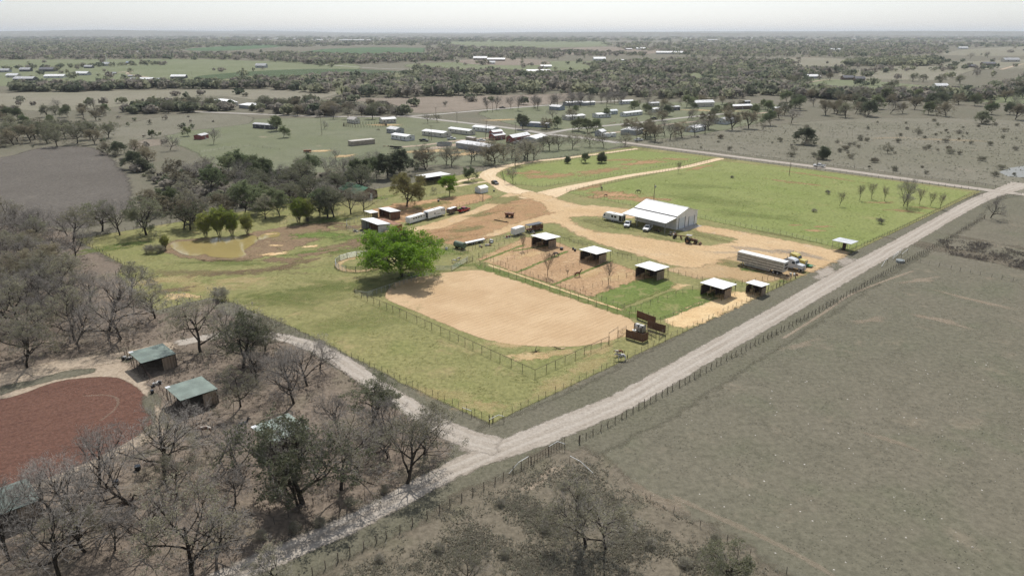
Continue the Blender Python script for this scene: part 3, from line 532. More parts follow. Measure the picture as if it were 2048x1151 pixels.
# ------------------------------------------------------------------ trees and shrubs: grown branch by branch, each kind in a few individuals
B_grey = bark('grey_bark', (0.050, 0.044, 0.038, 1), (0.10, 0.088, 0.075, 1)); B_dark = bark('dark_bark', (0.030, 0.025, 0.020, 1), (0.07, 0.058, 0.046, 1))
T_grey = bark('grey_twigs', (0.20, 0.185, 0.165, 1), (0.42, 0.385, 0.345, 1)); T_brown = bark('brown_twigs', (0.15, 0.122, 0.096, 1), (0.28, 0.235, 0.19, 1))
L_bud = leaf('olive_buds', [(0.235, 0.225, 0.15, 1), (0.33, 0.31, 0.22, 1)], 0.45)
L_dull = leaf('dull_green_leaves', [(0.150, 0.163, 0.100, 1), (0.250, 0.250, 0.156, 1), (0.194, 0.200, 0.125, 1)], 0.5)
L_green = leaf('grey_green_leaves', [(0.130, 0.163, 0.085, 1), (0.234, 0.260, 0.137, 1), (0.169, 0.202, 0.104, 1)], 0.5)
L_dark = leaf('dark_evergreen_leaves', [(0.109, 0.128, 0.080, 1), (0.189, 0.203, 0.128, 1)], 0.5)
L_rust = leaf('brown_olive_leaves', [(0.198, 0.178, 0.120, 1), (0.276, 0.246, 0.168, 1)], 0.5)
L_fresh = leaf('fresh_green_leaves', [(0.16, 0.29, 0.02, 1), (0.23, 0.37, 0.035, 1), (0.115, 0.22, 0.016, 1)], 0.45, vary=0.1)
L_willow = leaf('yellow_green_leaves', [(0.21, 0.27, 0.045, 1), (0.30, 0.30, 0.08, 1), (0.16, 0.22, 0.035, 1)], 0.5, vary=0.15)
L_gold = leaf('golden_olive_leaves', [(0.24, 0.22, 0.09, 1), (0.32, 0.29, 0.13, 1), (0.18, 0.185, 0.07, 1)], 0.5, vary=0.1)
L_scrub = leaf('pale_scrub_leaves', [(0.27, 0.265, 0.18, 1), (0.36, 0.335, 0.25, 1), (0.2, 0.215, 0.14, 1)], 0.5)

def tubes_np(S, k):
    """S (n,8): p0 p1 r0 r1"""
    S = np.asarray(S, float); p0, p1 = S[:, :3], S[:, 3:6]; d = p1 - p0; d /= np.linalg.norm(d, axis=1)[:, None] + 1e-9
    a = np.where(np.abs(d[:, 2:3]) < 0.9, np.array([[0, 0, 1.0]]), np.array([[1.0, 0, 0]])); x = np.cross(d, a); x /= np.linalg.norm(x, axis=1)[:, None] + 1e-9; y = np.cross(d, x)
    ang = np.arange(k) * 2 * math.pi / k; ca, sa = np.cos(ang), np.sin(ang)
    ring = x[:, None, :] * ca[None, :, None] + y[:, None, :] * sa[None, :, None]
    V = np.concatenate([p0[:, None, :] + ring * S[:, 6][:, None, None], p1[:, None, :] + ring * S[:, 7][:, None, None]], 1).reshape(-1, 3)
    base = (np.arange(len(S)) * 2 * k)[:, None]; i = np.arange(k); j = (i + 1) % k
    F = np.stack([base + i, base + j, base + k + j, base + k + i], -1).reshape(-1, 4)
    return V, F
def leaves_np(P, size, rng, flat=0.35, k=4):
    n = len(P); q = rng.normal(size=(n, 3)); q[:, 2] = q[:, 2] * (1 - flat) + flat * 1.2; q /= np.linalg.norm(q, axis=1)[:, None] + 1e-9
    a = rng.normal(size=(n, 3)); x = np.cross(q, a); x /= np.linalg.norm(x, axis=1)[:, None] + 1e-9; y = np.cross(q, x)
    s = size * rng.uniform(0.6, 1.4, n)[:, None]; asp = rng.uniform(0.5, 0.9, n)[:, None]
    V = np.stack([P - x * s - y * s * asp * 0.2, P + y * s * asp, P + x * s + y * s * asp * 0.1, P - y * s * asp], 1).reshape(-1, 3)
    F = np.arange(n * 4).reshape(n, 4); return V, F
def grow(rng, H, fork, spread, r0, counts, lean=0.12, gnarl=0.22, up=0.25, stems=1, droop=0.0, stem_spread=0.3, lens=(0.62, 0.55, 0.5, 0.45)):
    """returns segments per level"""
    lv = [[] for _ in range(5)]
    def rv(): v = Vector(rng.normal(size=3)); return v.normalized()
    def branch(p, d, L, r, level):
        n = (7, 6, 5, 3, 2)[level]; pts = [p.copy()]; d = d.normalized(); rr = [r]
        for i in range(n):
            w = gnarl * (0.6 if level == 0 else 1.0)
            d = (d + rv() * w + Vector((0, 0, (up if level < 3 else up * 0.4) * 0.25 - droop * level * 0.08))).normalized()
            q = pts[-1] + d * (L / n); pts.append(q); tt = (i + 1) / n; rr.append(r * (1 - tt * (0.55 if level == 0 else 0.75)))
            lv[level].append((*pts[-2], *q, rr[-2], rr[-1]))
        if level < len(counts):
            c = counts[level]; start = fork if level == 0 else 0.25
            for i in range(c):
                t = start + (1 - start) * ((i + rng.uniform(0.1, 0.9)) / c) ** 0.85; t = min(t, 0.999); k = int(t * n); f = t * n - k
                q = pts[k].lerp(pts[k + 1], f); dd = (pts[k + 1] - pts[k]).normalized(); x, y = frame_of(dd)
                az = i * 2.399 + rng.uniform(-0.6, 0.6); an = rng.uniform(*((0.55, 1.1) if level == 0 else (0.5, 1.05))) * spread
                nd = dd * math.cos(an) + (x * math.cos(az) + y * math.sin(az)) * math.sin(an); nd.z += up * (0.5 if level == 0 else 0.25)
                LL = L * lens[level] * rng.uniform(0.75, 1.25) * (1.15 - 0.45 * (t - start) / (1 - start + 1e-6)) * (1.25 if level == 0 else 1)
                branch(q, nd, LL, max(0.012, rr[k] * (0.70 if level == 0 else 0.60)), level + 1)
    for s in range(stems):
        a = s * 2.4 + rng.uniform(0, 1); off = Vector((math.cos(a), math.sin(a), 0)) * (0.0 if stems == 1 else rng.uniform(0.02, 0.06) if H < 5 else rng.uniform(0.1, 0.5))
        d = Vector((rng.normal() * lean, rng.normal() * lean, 1)) if stems == 1 else Vector((math.cos(a) * stem_spread, math.sin(a) * stem_spread, 1))
        branch(off + Vector((0, 0, -0.3)), d, H * (0.78 if stems == 1 else rng.uniform(0.7, 0.95)), r0, 0)
    return [np.array(l) if l else np.zeros((0, 8)) for l in lv]
def make_proto(seed, H, fork, spread, r0, counts, bk, tw, lf=None, nleaf=0, lsize=0.15, twig_r=0.016, lflat=0.35, scat=0.35, zmin=None, clump=16, **kw):
    rng = np.random.default_rng(seed); lv = grow(rng, H, fork, spread, r0, counts, **kw)
    V, F = tubes_np(np.concatenate([lv[0], lv[1]] + ([lv[2]] if len(counts) > 3 else [])), 5); tm = np_mesh('trunk', V, F, bk, smooth=True)
    vs, fs = [], []; n = 0
    tw_l = [l for l in lv[(3 if len(counts) > 3 else 2):] if len(l)]
    top = np.percentile(np.concatenate([l[:, 5] for l in lv[2:] if len(l)]), 98.5)
    mats = []
    S = np.concatenate(tw_l); S[:, 6:8] = np.maximum(S[:, 6:8], twig_r); v, f = tubes_np(S, 3); vs.append(v); fs.append(f); n += len(v); nt = len(f)
    if lf is not None and nleaf:
        E = tw_l[-1]; nc = max(1, nleaf // clump); ci = rng.integers(0, len(E), nc); idx = np.repeat(ci, clump); nleaf = len(idx); t = rng.uniform(0.2, 1.15, nleaf)[:, None]
        Pp = E[idx, :3] + (E[idx, 3:6] - E[idx, :3]) * t + rng.normal(size=(nleaf, 3)) * scat * np.array([1, 1, 0.6])
        if zmin: Pp = Pp[Pp[:, 2] > zmin + rng.normal(size=len(Pp)) * 0.4]
        v, f = leaves_np(Pp, lsize, rng, lflat); vs.append(v); fs.append(f + n); n += len(v)
    cm = np_mesh('crown', np.concatenate(vs), [np.concatenate(fs)], tw)
    if lf is not None and nleaf:
        cm.materials.append(lf); mi = np.zeros(len(cm.polygons), dtype=np.int32); mi[nt:] = 1; cm.polygons.foreach_set('material_index', mi)
    return (tm, cm, top)
OAK = dict(gnarl=0.27, lean=0.15, lens=(0.74, 0.60, 0.50, 0.42), up=0.2)
PROTO = {
    'bare': [make_proto(s, 10, 0.24, 1.15, 0.34, (8, 6, 7, 6), B_dark, T_grey, twig_r=0.016, **OAK) for s in (1, 2, 3, 4)],
    'bud': [make_proto(s, 10, 0.22, 1.15, 0.34, (8, 6, 7, 5), B_dark, T_grey, L_bud, 3600, 0.13, twig_r=0.014, **OAK) for s in (5, 6, 7, 8)],
    'oak': [make_proto(s, 9.5, 0.2, 1.15, 0.42, (8, 7, 7, 4), B_dark, T_grey, L_dull, 7500, 0.15, **OAK) for s in (9, 10, 11)],
    'rust': [make_proto(s, 9, 0.2, 1.2, 0.40, (8, 7, 7, 4), B_dark, T_brown, L_rust, 9000, 0.14, **OAK) for s in (12, 13)],
    'dense': [make_proto(s, 8.5, 0.1, 1.1, 0.28, (10, 7, 6, 3), B_dark, T_grey, L_dark, 13000, 0.2, gnarl=0.22, lens=(0.66, 0.58, 0.5, 0.45)) for s in (14, 15)],
    'leafy': [make_proto(s, 9, 0.14, 1.1, 0.26, (9, 7, 6, 3), B_grey, T_grey, L_green, 13000, 0.18, gnarl=0.22, lens=(0.64, 0.58, 0.5, 0.45)) for s in (16, 17)],
    'young': [make_proto(s, 7, 0.25, 0.75, 0.12, (11, 7, 6), B_dark, T_brown, gnarl=0.16, lean=0.06, up=0.45, twig_r=0.014) for s in (18, 19, 20)],
    'elm': [make_proto(s, 9.5, 0.18, 0.9, 0.2, (10, 8, 7, 4), B_dark, T_grey, gnarl=0.2, up=0.35, twig_r=0.014, lens=(0.66, 0.58, 0.5, 0.45)) for s in (21, 22)],
    'willow': [make_proto(s, 8, 0.1, 0.75, 0.08, (11, 6, 4), B_grey, T_grey, L_willow, 9000, 0.16, stems=8, stem_spread=0.22, gnarl=0.12, up=0.35, scat=0.4, lens=(0.34, 0.5, 0.5, 0.4)) for s in (23, 24)],
    'fresh': [make_proto(25, 8, 0.2, 1.05, 0.22, (10, 7, 6, 3), B_dark, T_grey, L_fresh, 13000, 0.16, gnarl=0.2)],
    'gold': [make_proto(26, 10.5, 0.16, 1.2, 0.42, (10, 8, 7, 4), B_dark, T_brown, L_gold, 17000, 0.16, gnarl=0.28, droop=0.12, lens=(0.74, 0.58, 0.5, 0.45))],
    'cedar': [make_proto(27, 5, 0.05, 1.1, 0.14, (16, 9, 4), B_dark, T_brown, L_dark, 6500, 0.15, gnarl=0.08, up=0.0, lens=(0.36, 0.5, 0.5, 0.4))],
    'shrub': [make_proto(s, 2.6, 0.1, 1.15, 0.04, (7, 6, 5), B_grey, T_grey, L_scrub, 1300, 0.10, gnarl=0.25, stems=5, stem_spread=0.8, twig_r=0.012) for s in (28, 29, 30)],
    'thicket': [make_proto(s, 4.0, 0.06, 1.15, 0.05, (8, 7, 6), B_grey, T_grey, L_scrub if s % 2 else L_rust, 3200, 0.13, stems=6, stem_spread=0.7, gnarl=0.25, twig_r=0.013) for s in (31, 32, 33)],
}
hero = make_proto(40, 9.5, 0.24, 1.3, 0.55, (11, 9, 8, 4), B_dark, T_grey, L_fresh, 34000, 0.21, gnarl=0.24, lens=(1.0, 0.58, 0.5, 0.45), scat=0.5, lean=0.03, up=0.22, lflat=0.5, zmin=4.6)
PROTO['hero'] = [hero]
TREE_RNG = np.random.default_rng(77)
KIND_NAME = {'bare': 'oak_tree', 'bud': 'oak_tree', 'oak': 'oak_tree', 'rust': 'oak_tree', 'dense': 'evergreen_tree', 'leafy': 'leafy_tree', 'young': 'young_tree', 'elm': 'elm_tree', 'willow': 'willow_tree', 'fresh': 'leafy_tree', 'gold': 'live_oak_tree', 'cedar': 'cedar_tree', 'shrub': 'shrub', 'thicket': 'bush', 'hero': 'shade_tree'}
LOOK = {'bare': 'bare grey oak', 'bud': 'olive budding oak', 'oak': 'dull green oak', 'rust': 'brownish oak', 'dense': 'dark evergreen tree', 'leafy': 'leafy green tree', 'elm': 'bare grey elm', 'young': 'slim bare tree', 'willow': 'yellow-green willow', 'shrub': 'low grey-green shrub', 'thicket': 'rounded scrubby bush', 'cedar': 'dark cedar', 'fresh': 'fresh green tree', 'gold': 'golden live oak'}
PLACED = []
ORD = ['first', 'second', 'third', 'fourth', 'fifth', 'sixth', 'seventh', 'eighth', 'ninth', 'tenth', 'eleventh', 'twelfth', 'thirteenth', 'fourteenth']
def plant(kind, u, v, h, label=None, group=None, world=None, rz=None, wide=1.0):
    ps = PROTO[kind]; tm, cm, top = ps[TREE_RNG.integers(0, len(ps))]
    p = world if world is not None else G(u, v); s = h / top
    is_bush = kind in ('shrub', 'thicket')
    o = thing(KIND_NAME[kind], label, 'shrub' if is_bush else 'tree', (p[0], p[1], 0), TREE_RNG.uniform(0, 6.28) if rz is None else rz, group)
    o.scale = (s * wide, s * wide, s)
    obj('stems' if is_bush else 'trunk', tm, o); obj('foliage' if is_bush else 'crown', cm, o); PLACED.append((p[0], p[1], h)); return o
def scatter(poly, n, mind, kinds, hr, where, avoid=(), group=None, tries=60, world=False):
    P = np.array([G(*p) for p in poly]); lo, hi = P.min(0), P.max(0); got = []; AV = [(np.array(G(a[0], a[1])), a[2]) for a in avoid]
    ks, ws = zip(*kinds); ws = np.array(ws, float); ws /= ws.sum()
    for _ in range(n * tries):
        if len(got) >= n: break
        q = TREE_RNG.uniform(lo, hi)
        if not inside(q[None], P)[0] or any(np.hypot(*(q - g)) < mind for g in got) or any(np.hypot(*(q - a)) < r for a, r in AV): continue
        got.append(q)
    made = {}
    for q in got:
        k = ks[TREE_RNG.choice(len(ks), p=ws)]; made.setdefault(k, []).append((q[0] / q[1], plant(k, 0, 0, TREE_RNG.uniform(*hr) * (0.35 if k in ('shrub', 'thicket') else 1), None, group or ('trees ' + where), world=q)))
    for k, l in made.items():
        l.sort(key=lambda e: e[0])
        for i, (_, o) in enumerate(l): o['label'] = '%s %s' % (LOOK[k], where) + ('' if len(l) == 1 else ', leftmost' if i == 0 else ', rightmost' if i == len(l) - 1 else ', %d%s from left' % (i + 1, {1: 'st', 2: 'nd', 3: 'rd'}.get((i + 1) % 10 if (i + 1) // 10 != 1 else 0, 'th')))
    return got

# --- trees one can point to
plant('hero', 802, 553, 12.2, 'big bright green shade tree beside the round pen', rz=1.0, wide=1.32)
plant('gold', 813, 413, 12.8, 'golden-olive live oak on the red paddock\'s edge', wide=0.95)
plant('fresh', 899, 392, 8.2, 'round fresh green tree behind the white trailers')
plant('leafy', 936, 363, 6.4, 'small green tree in the bend of the far drive')
plant('bud', 868, 387, 3.0, 'small sapling left of the fresh green tree')
plant('young', 1095, 551, 7.6, 'tall bare tree in the second horse run', rz=0.3)
plant('young', 1217, 568, 6.6, 'bare tree in the horse run with the chestnut horse', rz=1.9)
plant('young', 1045, 500, 5.6, 'bare tree by the white box trailer', rz=4.0)
plant('young', 1135, 552, 2.0, 'tiny sapling in the horse run')
for i, (u, v, h, lb) in enumerate([(1679, 412, 5.8, 'lone bare tree left of the paddock grove'), (1719, 400, 6.6, 'first bare tree of the paddock grove from the left'), (1743, 398, 6.8, 'second bare tree of the paddock grove, slim and upright'), (1769, 402, 6.0, 'leaning bare tree just left of the biggest grove tree'), (1838, 410, 6.8, 'bare tree just right of the biggest grove tree'), (1860, 412, 5.6, 'small bare tree, last but one at the grove\'s right end'), (1880, 418, 6.4, 'last bare tree at the right end of the grove')]):
    plant('young', u, v, h, lb, 'bare trees in the green paddock')
plant('elm', 1806, 412, 10.5, 'biggest bare tree of the paddock grove'); plant('elm', 1814, 420, 6.5, 'bushy bare tree in front of the biggest grove tree')
plant('bare', 1981, 436, 8.2, 'dark bare tree by the road corner'); plant('elm', 1026, 366, 7.0, 'bare tree at the corner of the far paddock'); plant('young', 1356, 346, 5.8, 'bare tree beside the paddock drive')
plant('cedar', 1204, 326, 5.2, 'dark cedar in the far paddock'); plant('leafy', 1171, 325, 5.0, 'dark tree pair in the far paddock'); plant('cedar', 1135, 326, 3.4, 'small cedar at the far paddock\'s left')
plant('shrub', 1760, 447, 2.0, 'small dark bush alone in the green paddock'); plant('shrub', 1655, 388, 1.6, 'tiny bush in the paddock near the lone tree'); plant('shrub', 1628, 424, 1.4, 'tiny sapling in the middle of the green paddock'); plant('shrub', 1464, 356, 1.2, 'low weed clump in the middle of the paddock')
plant('dense', 1611, 288, 9.5, 'round dark oak alone in the scrub pasture', wide=1.25); plant('cedar', 1646, 318, 6.4, 'dark cedar beside the far road'); plant('dense', 1962, 247, 8.5, 'flat-topped evergreen alone at the wood\'s edge', wide=1.3)
# pond willows and creek trees
for (u, v, h, k, lb) in [(412, 474, 8.0, 'willow', 'tall willow clump at the pond, leftmost stems'), (440, 472, 9.5, 'willow', 'tall dark-stemmed willow clump at the middle of the pond bank'), (464, 471, 8.5, 'willow', 'willow clump right of the tallest stems'), (496, 468, 7.0, 'willow', 'fresh willow at the right end of the pond clump'), (331, 499, 4.6, 'willow', 'small willow bush at the pond\'s left end'), (598, 446, 9.0, 'willow', 'broad yellow-green willow between pond and pens'), (616, 443, 8.5, 'willow', 'second yellow-green willow nearer the pens'), (318, 505, 2.6, 'thicket', 'brown bush left of the pond'), (300, 506, 2.6, 'thicket', 'brown bush further left of the pond'), (443, 598, 3.2, 'thicket', 'brown bush at the notch of the fence')]:
    plant(k, u, v, h, lb, 'willows round the pond' if k == 'willow' else None)
for i, (u, v, h, k, lb) in enumerate([(240, 470, 12, 'bare', 'spreading bare oak at the farm\'s left tip'), (293, 470, 12, 'oak', 'upright oak inside the farm\'s left tip'), (205, 462, 10, 'oak', 'leaning dark oak left of the farm\'s tip'), (368, 458, 10, 'rust', 'brownish oak behind the pond\'s left end'), (380, 460, 9, 'oak', 'twin oak behind the pond\'s left end'), (640, 432, 10, 'leafy', 'dark leafy tree behind the pens, first from the left'), (655, 437, 11, 'oak', 'dark oak leaning over the pens'), (668, 434, 10, 'oak', 'oak with pale forked trunk near the pens'), (702, 428, 11, 'bud', 'pale budding tree beside the small pen roof'), (728, 424, 9, 'bud', 'pale budding tree in front of the green-roofed house'), (560, 432, 10, 'leafy', 'leafy creek tree left of the yellow willow'), (530, 438, 9, 'bud', 'budding tree near the willow on the creek side')]):
    plant(k, u, v, h, lb, 'trees along the creek')
scatter([(270, 440), (330, 410), (420, 385), (520, 375), (620, 372), (700, 372), (735, 395), (690, 415), (600, 428), (520, 436), (440, 446), (380, 448), (300, 458)], 27, 6.5, [('oak', 3), ('bare', 4), ('rust', 2), ('bud', 3), ('leafy', 3)], (8, 12), 'in the creek wood behind the pond')
scatter([(330, 375), (430, 350), (540, 352), (640, 345), (720, 350), (760, 368), (700, 372), (560, 374), (420, 384)], 17, 7, [('bare', 4), ('leafy', 3), ('bud', 3), ('oak', 2)], (8, 12), 'on the creek\'s far bank')
scatter([(735, 350), (840, 334), (960, 318), (1050, 312), (1110, 312), (1000, 326), (900, 338), (800, 356), (760, 366)], 16, 7, [('bud', 3), ('bare', 2), ('rust', 2), ('leafy', 2)], (8, 12), 'behind the green-roofed house')
for u, v, h, lb in [(800, 352, 12, 'tall dark evergreen behind the live oak'), (775, 356, 11, 'wide dark evergreen behind the green-roofed house')]: plant('dense', u, v, h, lb)
# left wood, two depths
AV = [(0, 755, 7), (120, 730, 6), (240, 712, 6), (340, 690, 5), (430, 672, 5), (520, 668, 5), (590, 681, 5), (690, 727, 5), (760, 775, 5), (840, 827, 5), (60, 745, 6), (180, 722, 6), (307, 712, 8), (383, 785, 8), (300, 760, 6), (30, 1000, 9), (290, 735, 5), (350, 830, 5), (430, 800, 5)]
scatter([(-60, 452), (40, 450), (140, 472), (165, 500), (170, 545), (155, 575), (210, 635), (250, 675), (240, 690), (120, 712), (0, 735), (-120, 760)], 60, 5.8, [('bare', 6), ('bud', 4), ('rust', 2), ('oak', 1)], (8, 12), 'in the thick wood left of the farm', AV)
for u, v, h, k, lb in [(216, 668, 14, 'bare', 'large dark-trunked oak in front of the left wood'), (150, 682, 12, 'bud', 'twin-trunked oak in front of the left wood'), (54, 735, 10.5, 'bud', 'oak standing on the sandy lane\'s bank'), (401, 704, 13, 'bud', 'great spreading oak behind the green-roofed sheds'), (310, 636, 9.5, 'bud', 'budding oak at the fence notch'), (262, 592, 9.5, 'bud', 'yellowish budding oak just inside the farm\'s left corner'), (487, 735, 11, 'oak', 'leafy oak right of the great spreading oak'), (530, 702, 8.5, 'bud', 'budding oak hiding the branching road, right of the great oak'), (455, 690, 9, 'bare', 'bare oak over the branching road beside the great oak'), (640, 735, 7, 'bare', 'low bare tree on the branching road\'s bank'), (582, 775, 8.5, 'bare', 'slim bare tree beside the branching road'), (615, 772, 9, 'bare', 'second slim bare tree beside the branching road'), (814, 966, 11.5, 'bud', 'slim budding oak casting shade on the gravel road'), (682, 978, 11.5, 'bud', 'budding oak left of the road-shading oak'), (606, 1005, 13, 'oak', 'leafy oak casting deep shade near the lower road'), (776, 915, 7, 'bare', 'thin bare tree behind the road-shading oak'), (745, 850, 9, 'oak', 'rounded oak where the branching road bends'), (848, 905, 9, 'bud', 'pale budding oak overhanging the branching road'), (385, 1150, 11, 'bud', 'budding oak near the lower road\'s end'), (487, 960, 9, 'bare', 'dark bare oak in the clearing'), (330, 960, 12, 'bare', 'bare oak in front of the red riding ring'), (275, 1015, 12, 'bare', 'bare oak leaning over the dark horse'), (155, 1060, 11, 'bare', 'forked bare oak near the lower left corner'), (20, 1120, 12, 'elm', 'many-stemmed bare tree at the lower left corner'), (120, 1160, 11, 'bare', 'bare oak cut by the lower left edge'), (230, 1100, 6, 'bare', 'low twisted bare tree in the clearing at lower left'), (560, 1180, 6.5, 'bud', 'budding oak at the bottom edge beside the road'), (932, 1180, 5.2, 'bud', 'budding oak at the bottom edge in the weeds'), (1172, 1092, 9.0, 'bud', 'two-trunked budding oak in the weeds at bottom centre'), (1212, 1096, 7.5, 'bud', 'smaller budding oak just right of the two-trunked one'), (1452, 1168, 5.6, 'oak', 'leafy rounded oak at the bottom edge right of centre')]:
    plant(k, u, v, h, lb)
scatter([(470, 705), (540, 735), (610, 780), (700, 845), (800, 880), (760, 930), (640, 985), (560, 1040), (470, 1100), (380, 1130), (250, 1120), (120, 1100), (60, 1030), (200, 960), (330, 900), (400, 850), (470, 800), (440, 740)], 21, 7.5, [('bare', 7), ('bud', 4), ('oak', 1)], (7, 10), 'in the open oak wood at lower left', AV + [(620, 850, 6), (400, 862, 7), (262, 1005, 6), (480, 860, 6), (270, 980, 5)])
for i, (u, v, h) in enumerate(sorted([(1000, 1010, 1.0), (1130, 975, 1.2), (1090, 1060, 1.1), (880, 1100, 1.0), (1300, 1090, 1.2), (1370, 1130, 1.2), (1010, 1110, 0.9), (1240, 1020, 1.1), (1430, 1080, 1.0), (760, 1120, 1.0)])): plant('shrub', u, v, h, 'low grey-green shrub in the weeds at bottom centre, %s from left' % ORD[i], 'shrubs in the weeds')
for i, (u, v) in enumerate(sorted([(700, 1010), (640, 1050), (590, 1060), (520, 1075), (770, 985), (480, 690)])): plant('shrub', u, v, 1.3, 'low shrub on the wood\'s edge by the road, %s from left' % ORD[i], 'shrubs by the road')
# scrub pasture on the right
scatter([(1290, 285), (1420, 268), (1520, 258), (1660, 246), (1830, 240), (2090, 252), (2090, 350), (1960, 362), (1700, 332), (1430, 300)], 95, 2.5, [('shrub', 5), ('thicket', 3), ('bud', 0.4)], (2.0, 8.0), 'dotting the scrub pasture beyond the far road', group='bushes in the scrub pasture')
scatter([(1540, 200), (1640, 192), (1720, 196), (1850, 198), (1960, 190), (2100, 160), (2100, 244), (1980, 240), (1860, 234), (1760, 236), (1640, 244), (1500, 262), (1400, 268), (1390, 256), (1500, 250), (1540, 236)], 80, 10, [('rust', 3), ('oak', 3), ('bare', 2), ('leafy', 2), ('dense', 2)], (8, 12.5), 'in the wood along the creek at right')
for i, (u, v) in enumerate(sorted([(1291, 278), (1311, 282), (1340, 280), (1365, 276), (1390, 272), (1263, 268), (1330, 272), (1410, 268), (1301, 272)])): plant('rust' if u % 2 else 'bare', u, v, 10.5, '%s oak in the thicket by the far entrance, %s from left' % ('brownish' if u % 2 else 'bare', ORD[i]), 'oaks by the far entrance')
# around the homesteads
for u, v, h, k, lb in [(553, 262, 10, 'leafy', 'bright leafy tree beside the dark mobile home'), (567, 275, 7, 'leafy', 'small round tree on the grass left of the homes'), (427, 288, 9.5, 'elm', 'bare round tree on the far grass'), (340, 300, 9, 'bare', 'bare tree at the brown plot'), (377, 272, 6, 'leafy', 'green tree by the far lane'), (303, 276, 5, 'leafy', 'small green tree left of the far lane'), (672, 322, 6.5, 'bare', 'bare tree by the red trailer'), (648, 258, 6, 'bare', 'thin tree by the tan house'), (856, 246, 7, 'bare', 'bare tree by the far road fork'), (875, 244, 6, 'bud', 'second small tree by the far road fork'), (1372, 215, 11, 'leafy', 'tall bright green tree among the right-hand homes'), (1335, 232, 8.5, 'dense', 'wide dark evergreen in front of a right-hand home'), (1428, 236, 8, 'dense', 'small dark round evergreen on the right-hand lane'), (1535, 222, 9, 'leafy', 'green tree at the right end of the homes'), (1158, 262, 9, 'leafy', 'dark green tree at the lane crossing'), (1175, 265, 9, 'leafy', 'middle green tree at the lane crossing'), (1190, 263, 8.5, 'leafy', 'right-hand green tree at the lane crossing'), (1045, 258, 10, 'dense', 'tall dark tree by the blue-grey mobile home'), (1092, 258, 8, 'rust', 'bushy tree behind the blue-grey mobile home'), (1115, 256, 8, 'leafy', 'bushy green tree behind the blue-grey mobile home')]:
    plant(k, u, v, h, lb)
for i, u in enumerate((1085, 1100, 1118, 1145, 1180, 1208, 1250)): plant('bud', u, 296 - (u - 1085) * 0.06 + (u % 3) * 3, 8.5, 'budding tree in the row behind the far paddock, %s from left' % ORD[i], 'tree row behind the far paddock')
for i, (u, v) in enumerate([(1030, 330), (1055, 322), (1068, 320)]): plant('bud', u, v, 9.5, 'budding oak behind the farm\'s far fence, %s from left' % ORD[i], 'oaks behind the far fence')
scatter([(500, 218), (620, 212), (700, 220), (780, 225), (820, 232), (760, 238), (640, 240), (540, 226)], 30, 8, [('rust', 3), ('bud', 3), ('oak', 3), ('bare', 2)], (8, 11.5), 'around the tan house on the far lane')
scatter([(255, 222), (340, 214), (430, 214), (470, 222), (380, 226), (260, 226)], 20, 7, [('leafy', 3), ('oak', 3), ('rust', 1)], (7, 10.5), 'in the dark grove left of the long roof')
scatter([(-40, 232), (80, 222), (200, 214), (220, 232), (150, 262), (60, 262), (-40, 262)], 26, 9, [('rust', 2), ('oak', 2), ('leafy', 2), ('bare', 1)], (6.5, 10), 'scattered on the left-hand pasture')
scatter([(-40, 300), (40, 305), (70, 285), (100, 300), (180, 292), (230, 290), (215, 270), (140, 262), (60, 270), (-40, 270)], 20, 8, [('rust', 2), ('oak', 4), ('bare', 1)], (9, 12), 'bordering the grey field at left')
scatter([(205, 300), (240, 290), (280, 310), (330, 345), (400, 365), (370, 385), (300, 360), (255, 335)], 22, 5, [('thicket', 3), ('dense', 2), ('rust', 2)], (6, 8.5), 'along the ditch beside the grey field')
scatter([(950, 222), (1060, 213), (1100, 210), (1250, 203), (1260, 210), (1100, 218), (1010, 224)], 24, 8, [('elm', 5), ('bare', 3)], (10, 13), 'lining the far road, bare and tall')
scatter([(1090, 250), (1240, 240), (1370, 245), (1500, 236), (1540, 222), (1500, 208), (1360, 205), (1260, 215), (1120, 225)], 34, 10, [('bud', 3), ('leafy', 2), ('rust', 2), ('bare', 2)], (6, 9), 'among the right-hand homes', avoid=[(1240, 238, 16), (1280, 232, 14), (1430, 205, 20), (1500, 210, 20), (1460, 248, 14), (1200, 225, 12), (1350, 226, 12), (1400, 240, 8), (1470, 226, 8)])
for i, (u, v, h, k) in enumerate(sorted([(1825, 163, 11, 'oak'), (1846, 164, 10, 'oak'), (1880, 168, 12, 'oak'), (1920, 169, 12, 'oak'), (1770, 186, 11, 'oak'), (1785, 180, 11, 'oak'), (1808, 186, 9, 'bud'), (1945, 150, 16, 'bare'), (1975, 116, 16, 'bare'), (1940, 118, 16, 'bare'), (1580, 170, 12, 'oak'), (1595, 168, 11, 'oak'), (1660, 162, 11, 'rust'), (1615, 172, 9, 'bud')])):
    plant(k, u, v, h, 'spreading oak standing in the far right fields, %s from left' % ORD[i], 'field oaks at far right')
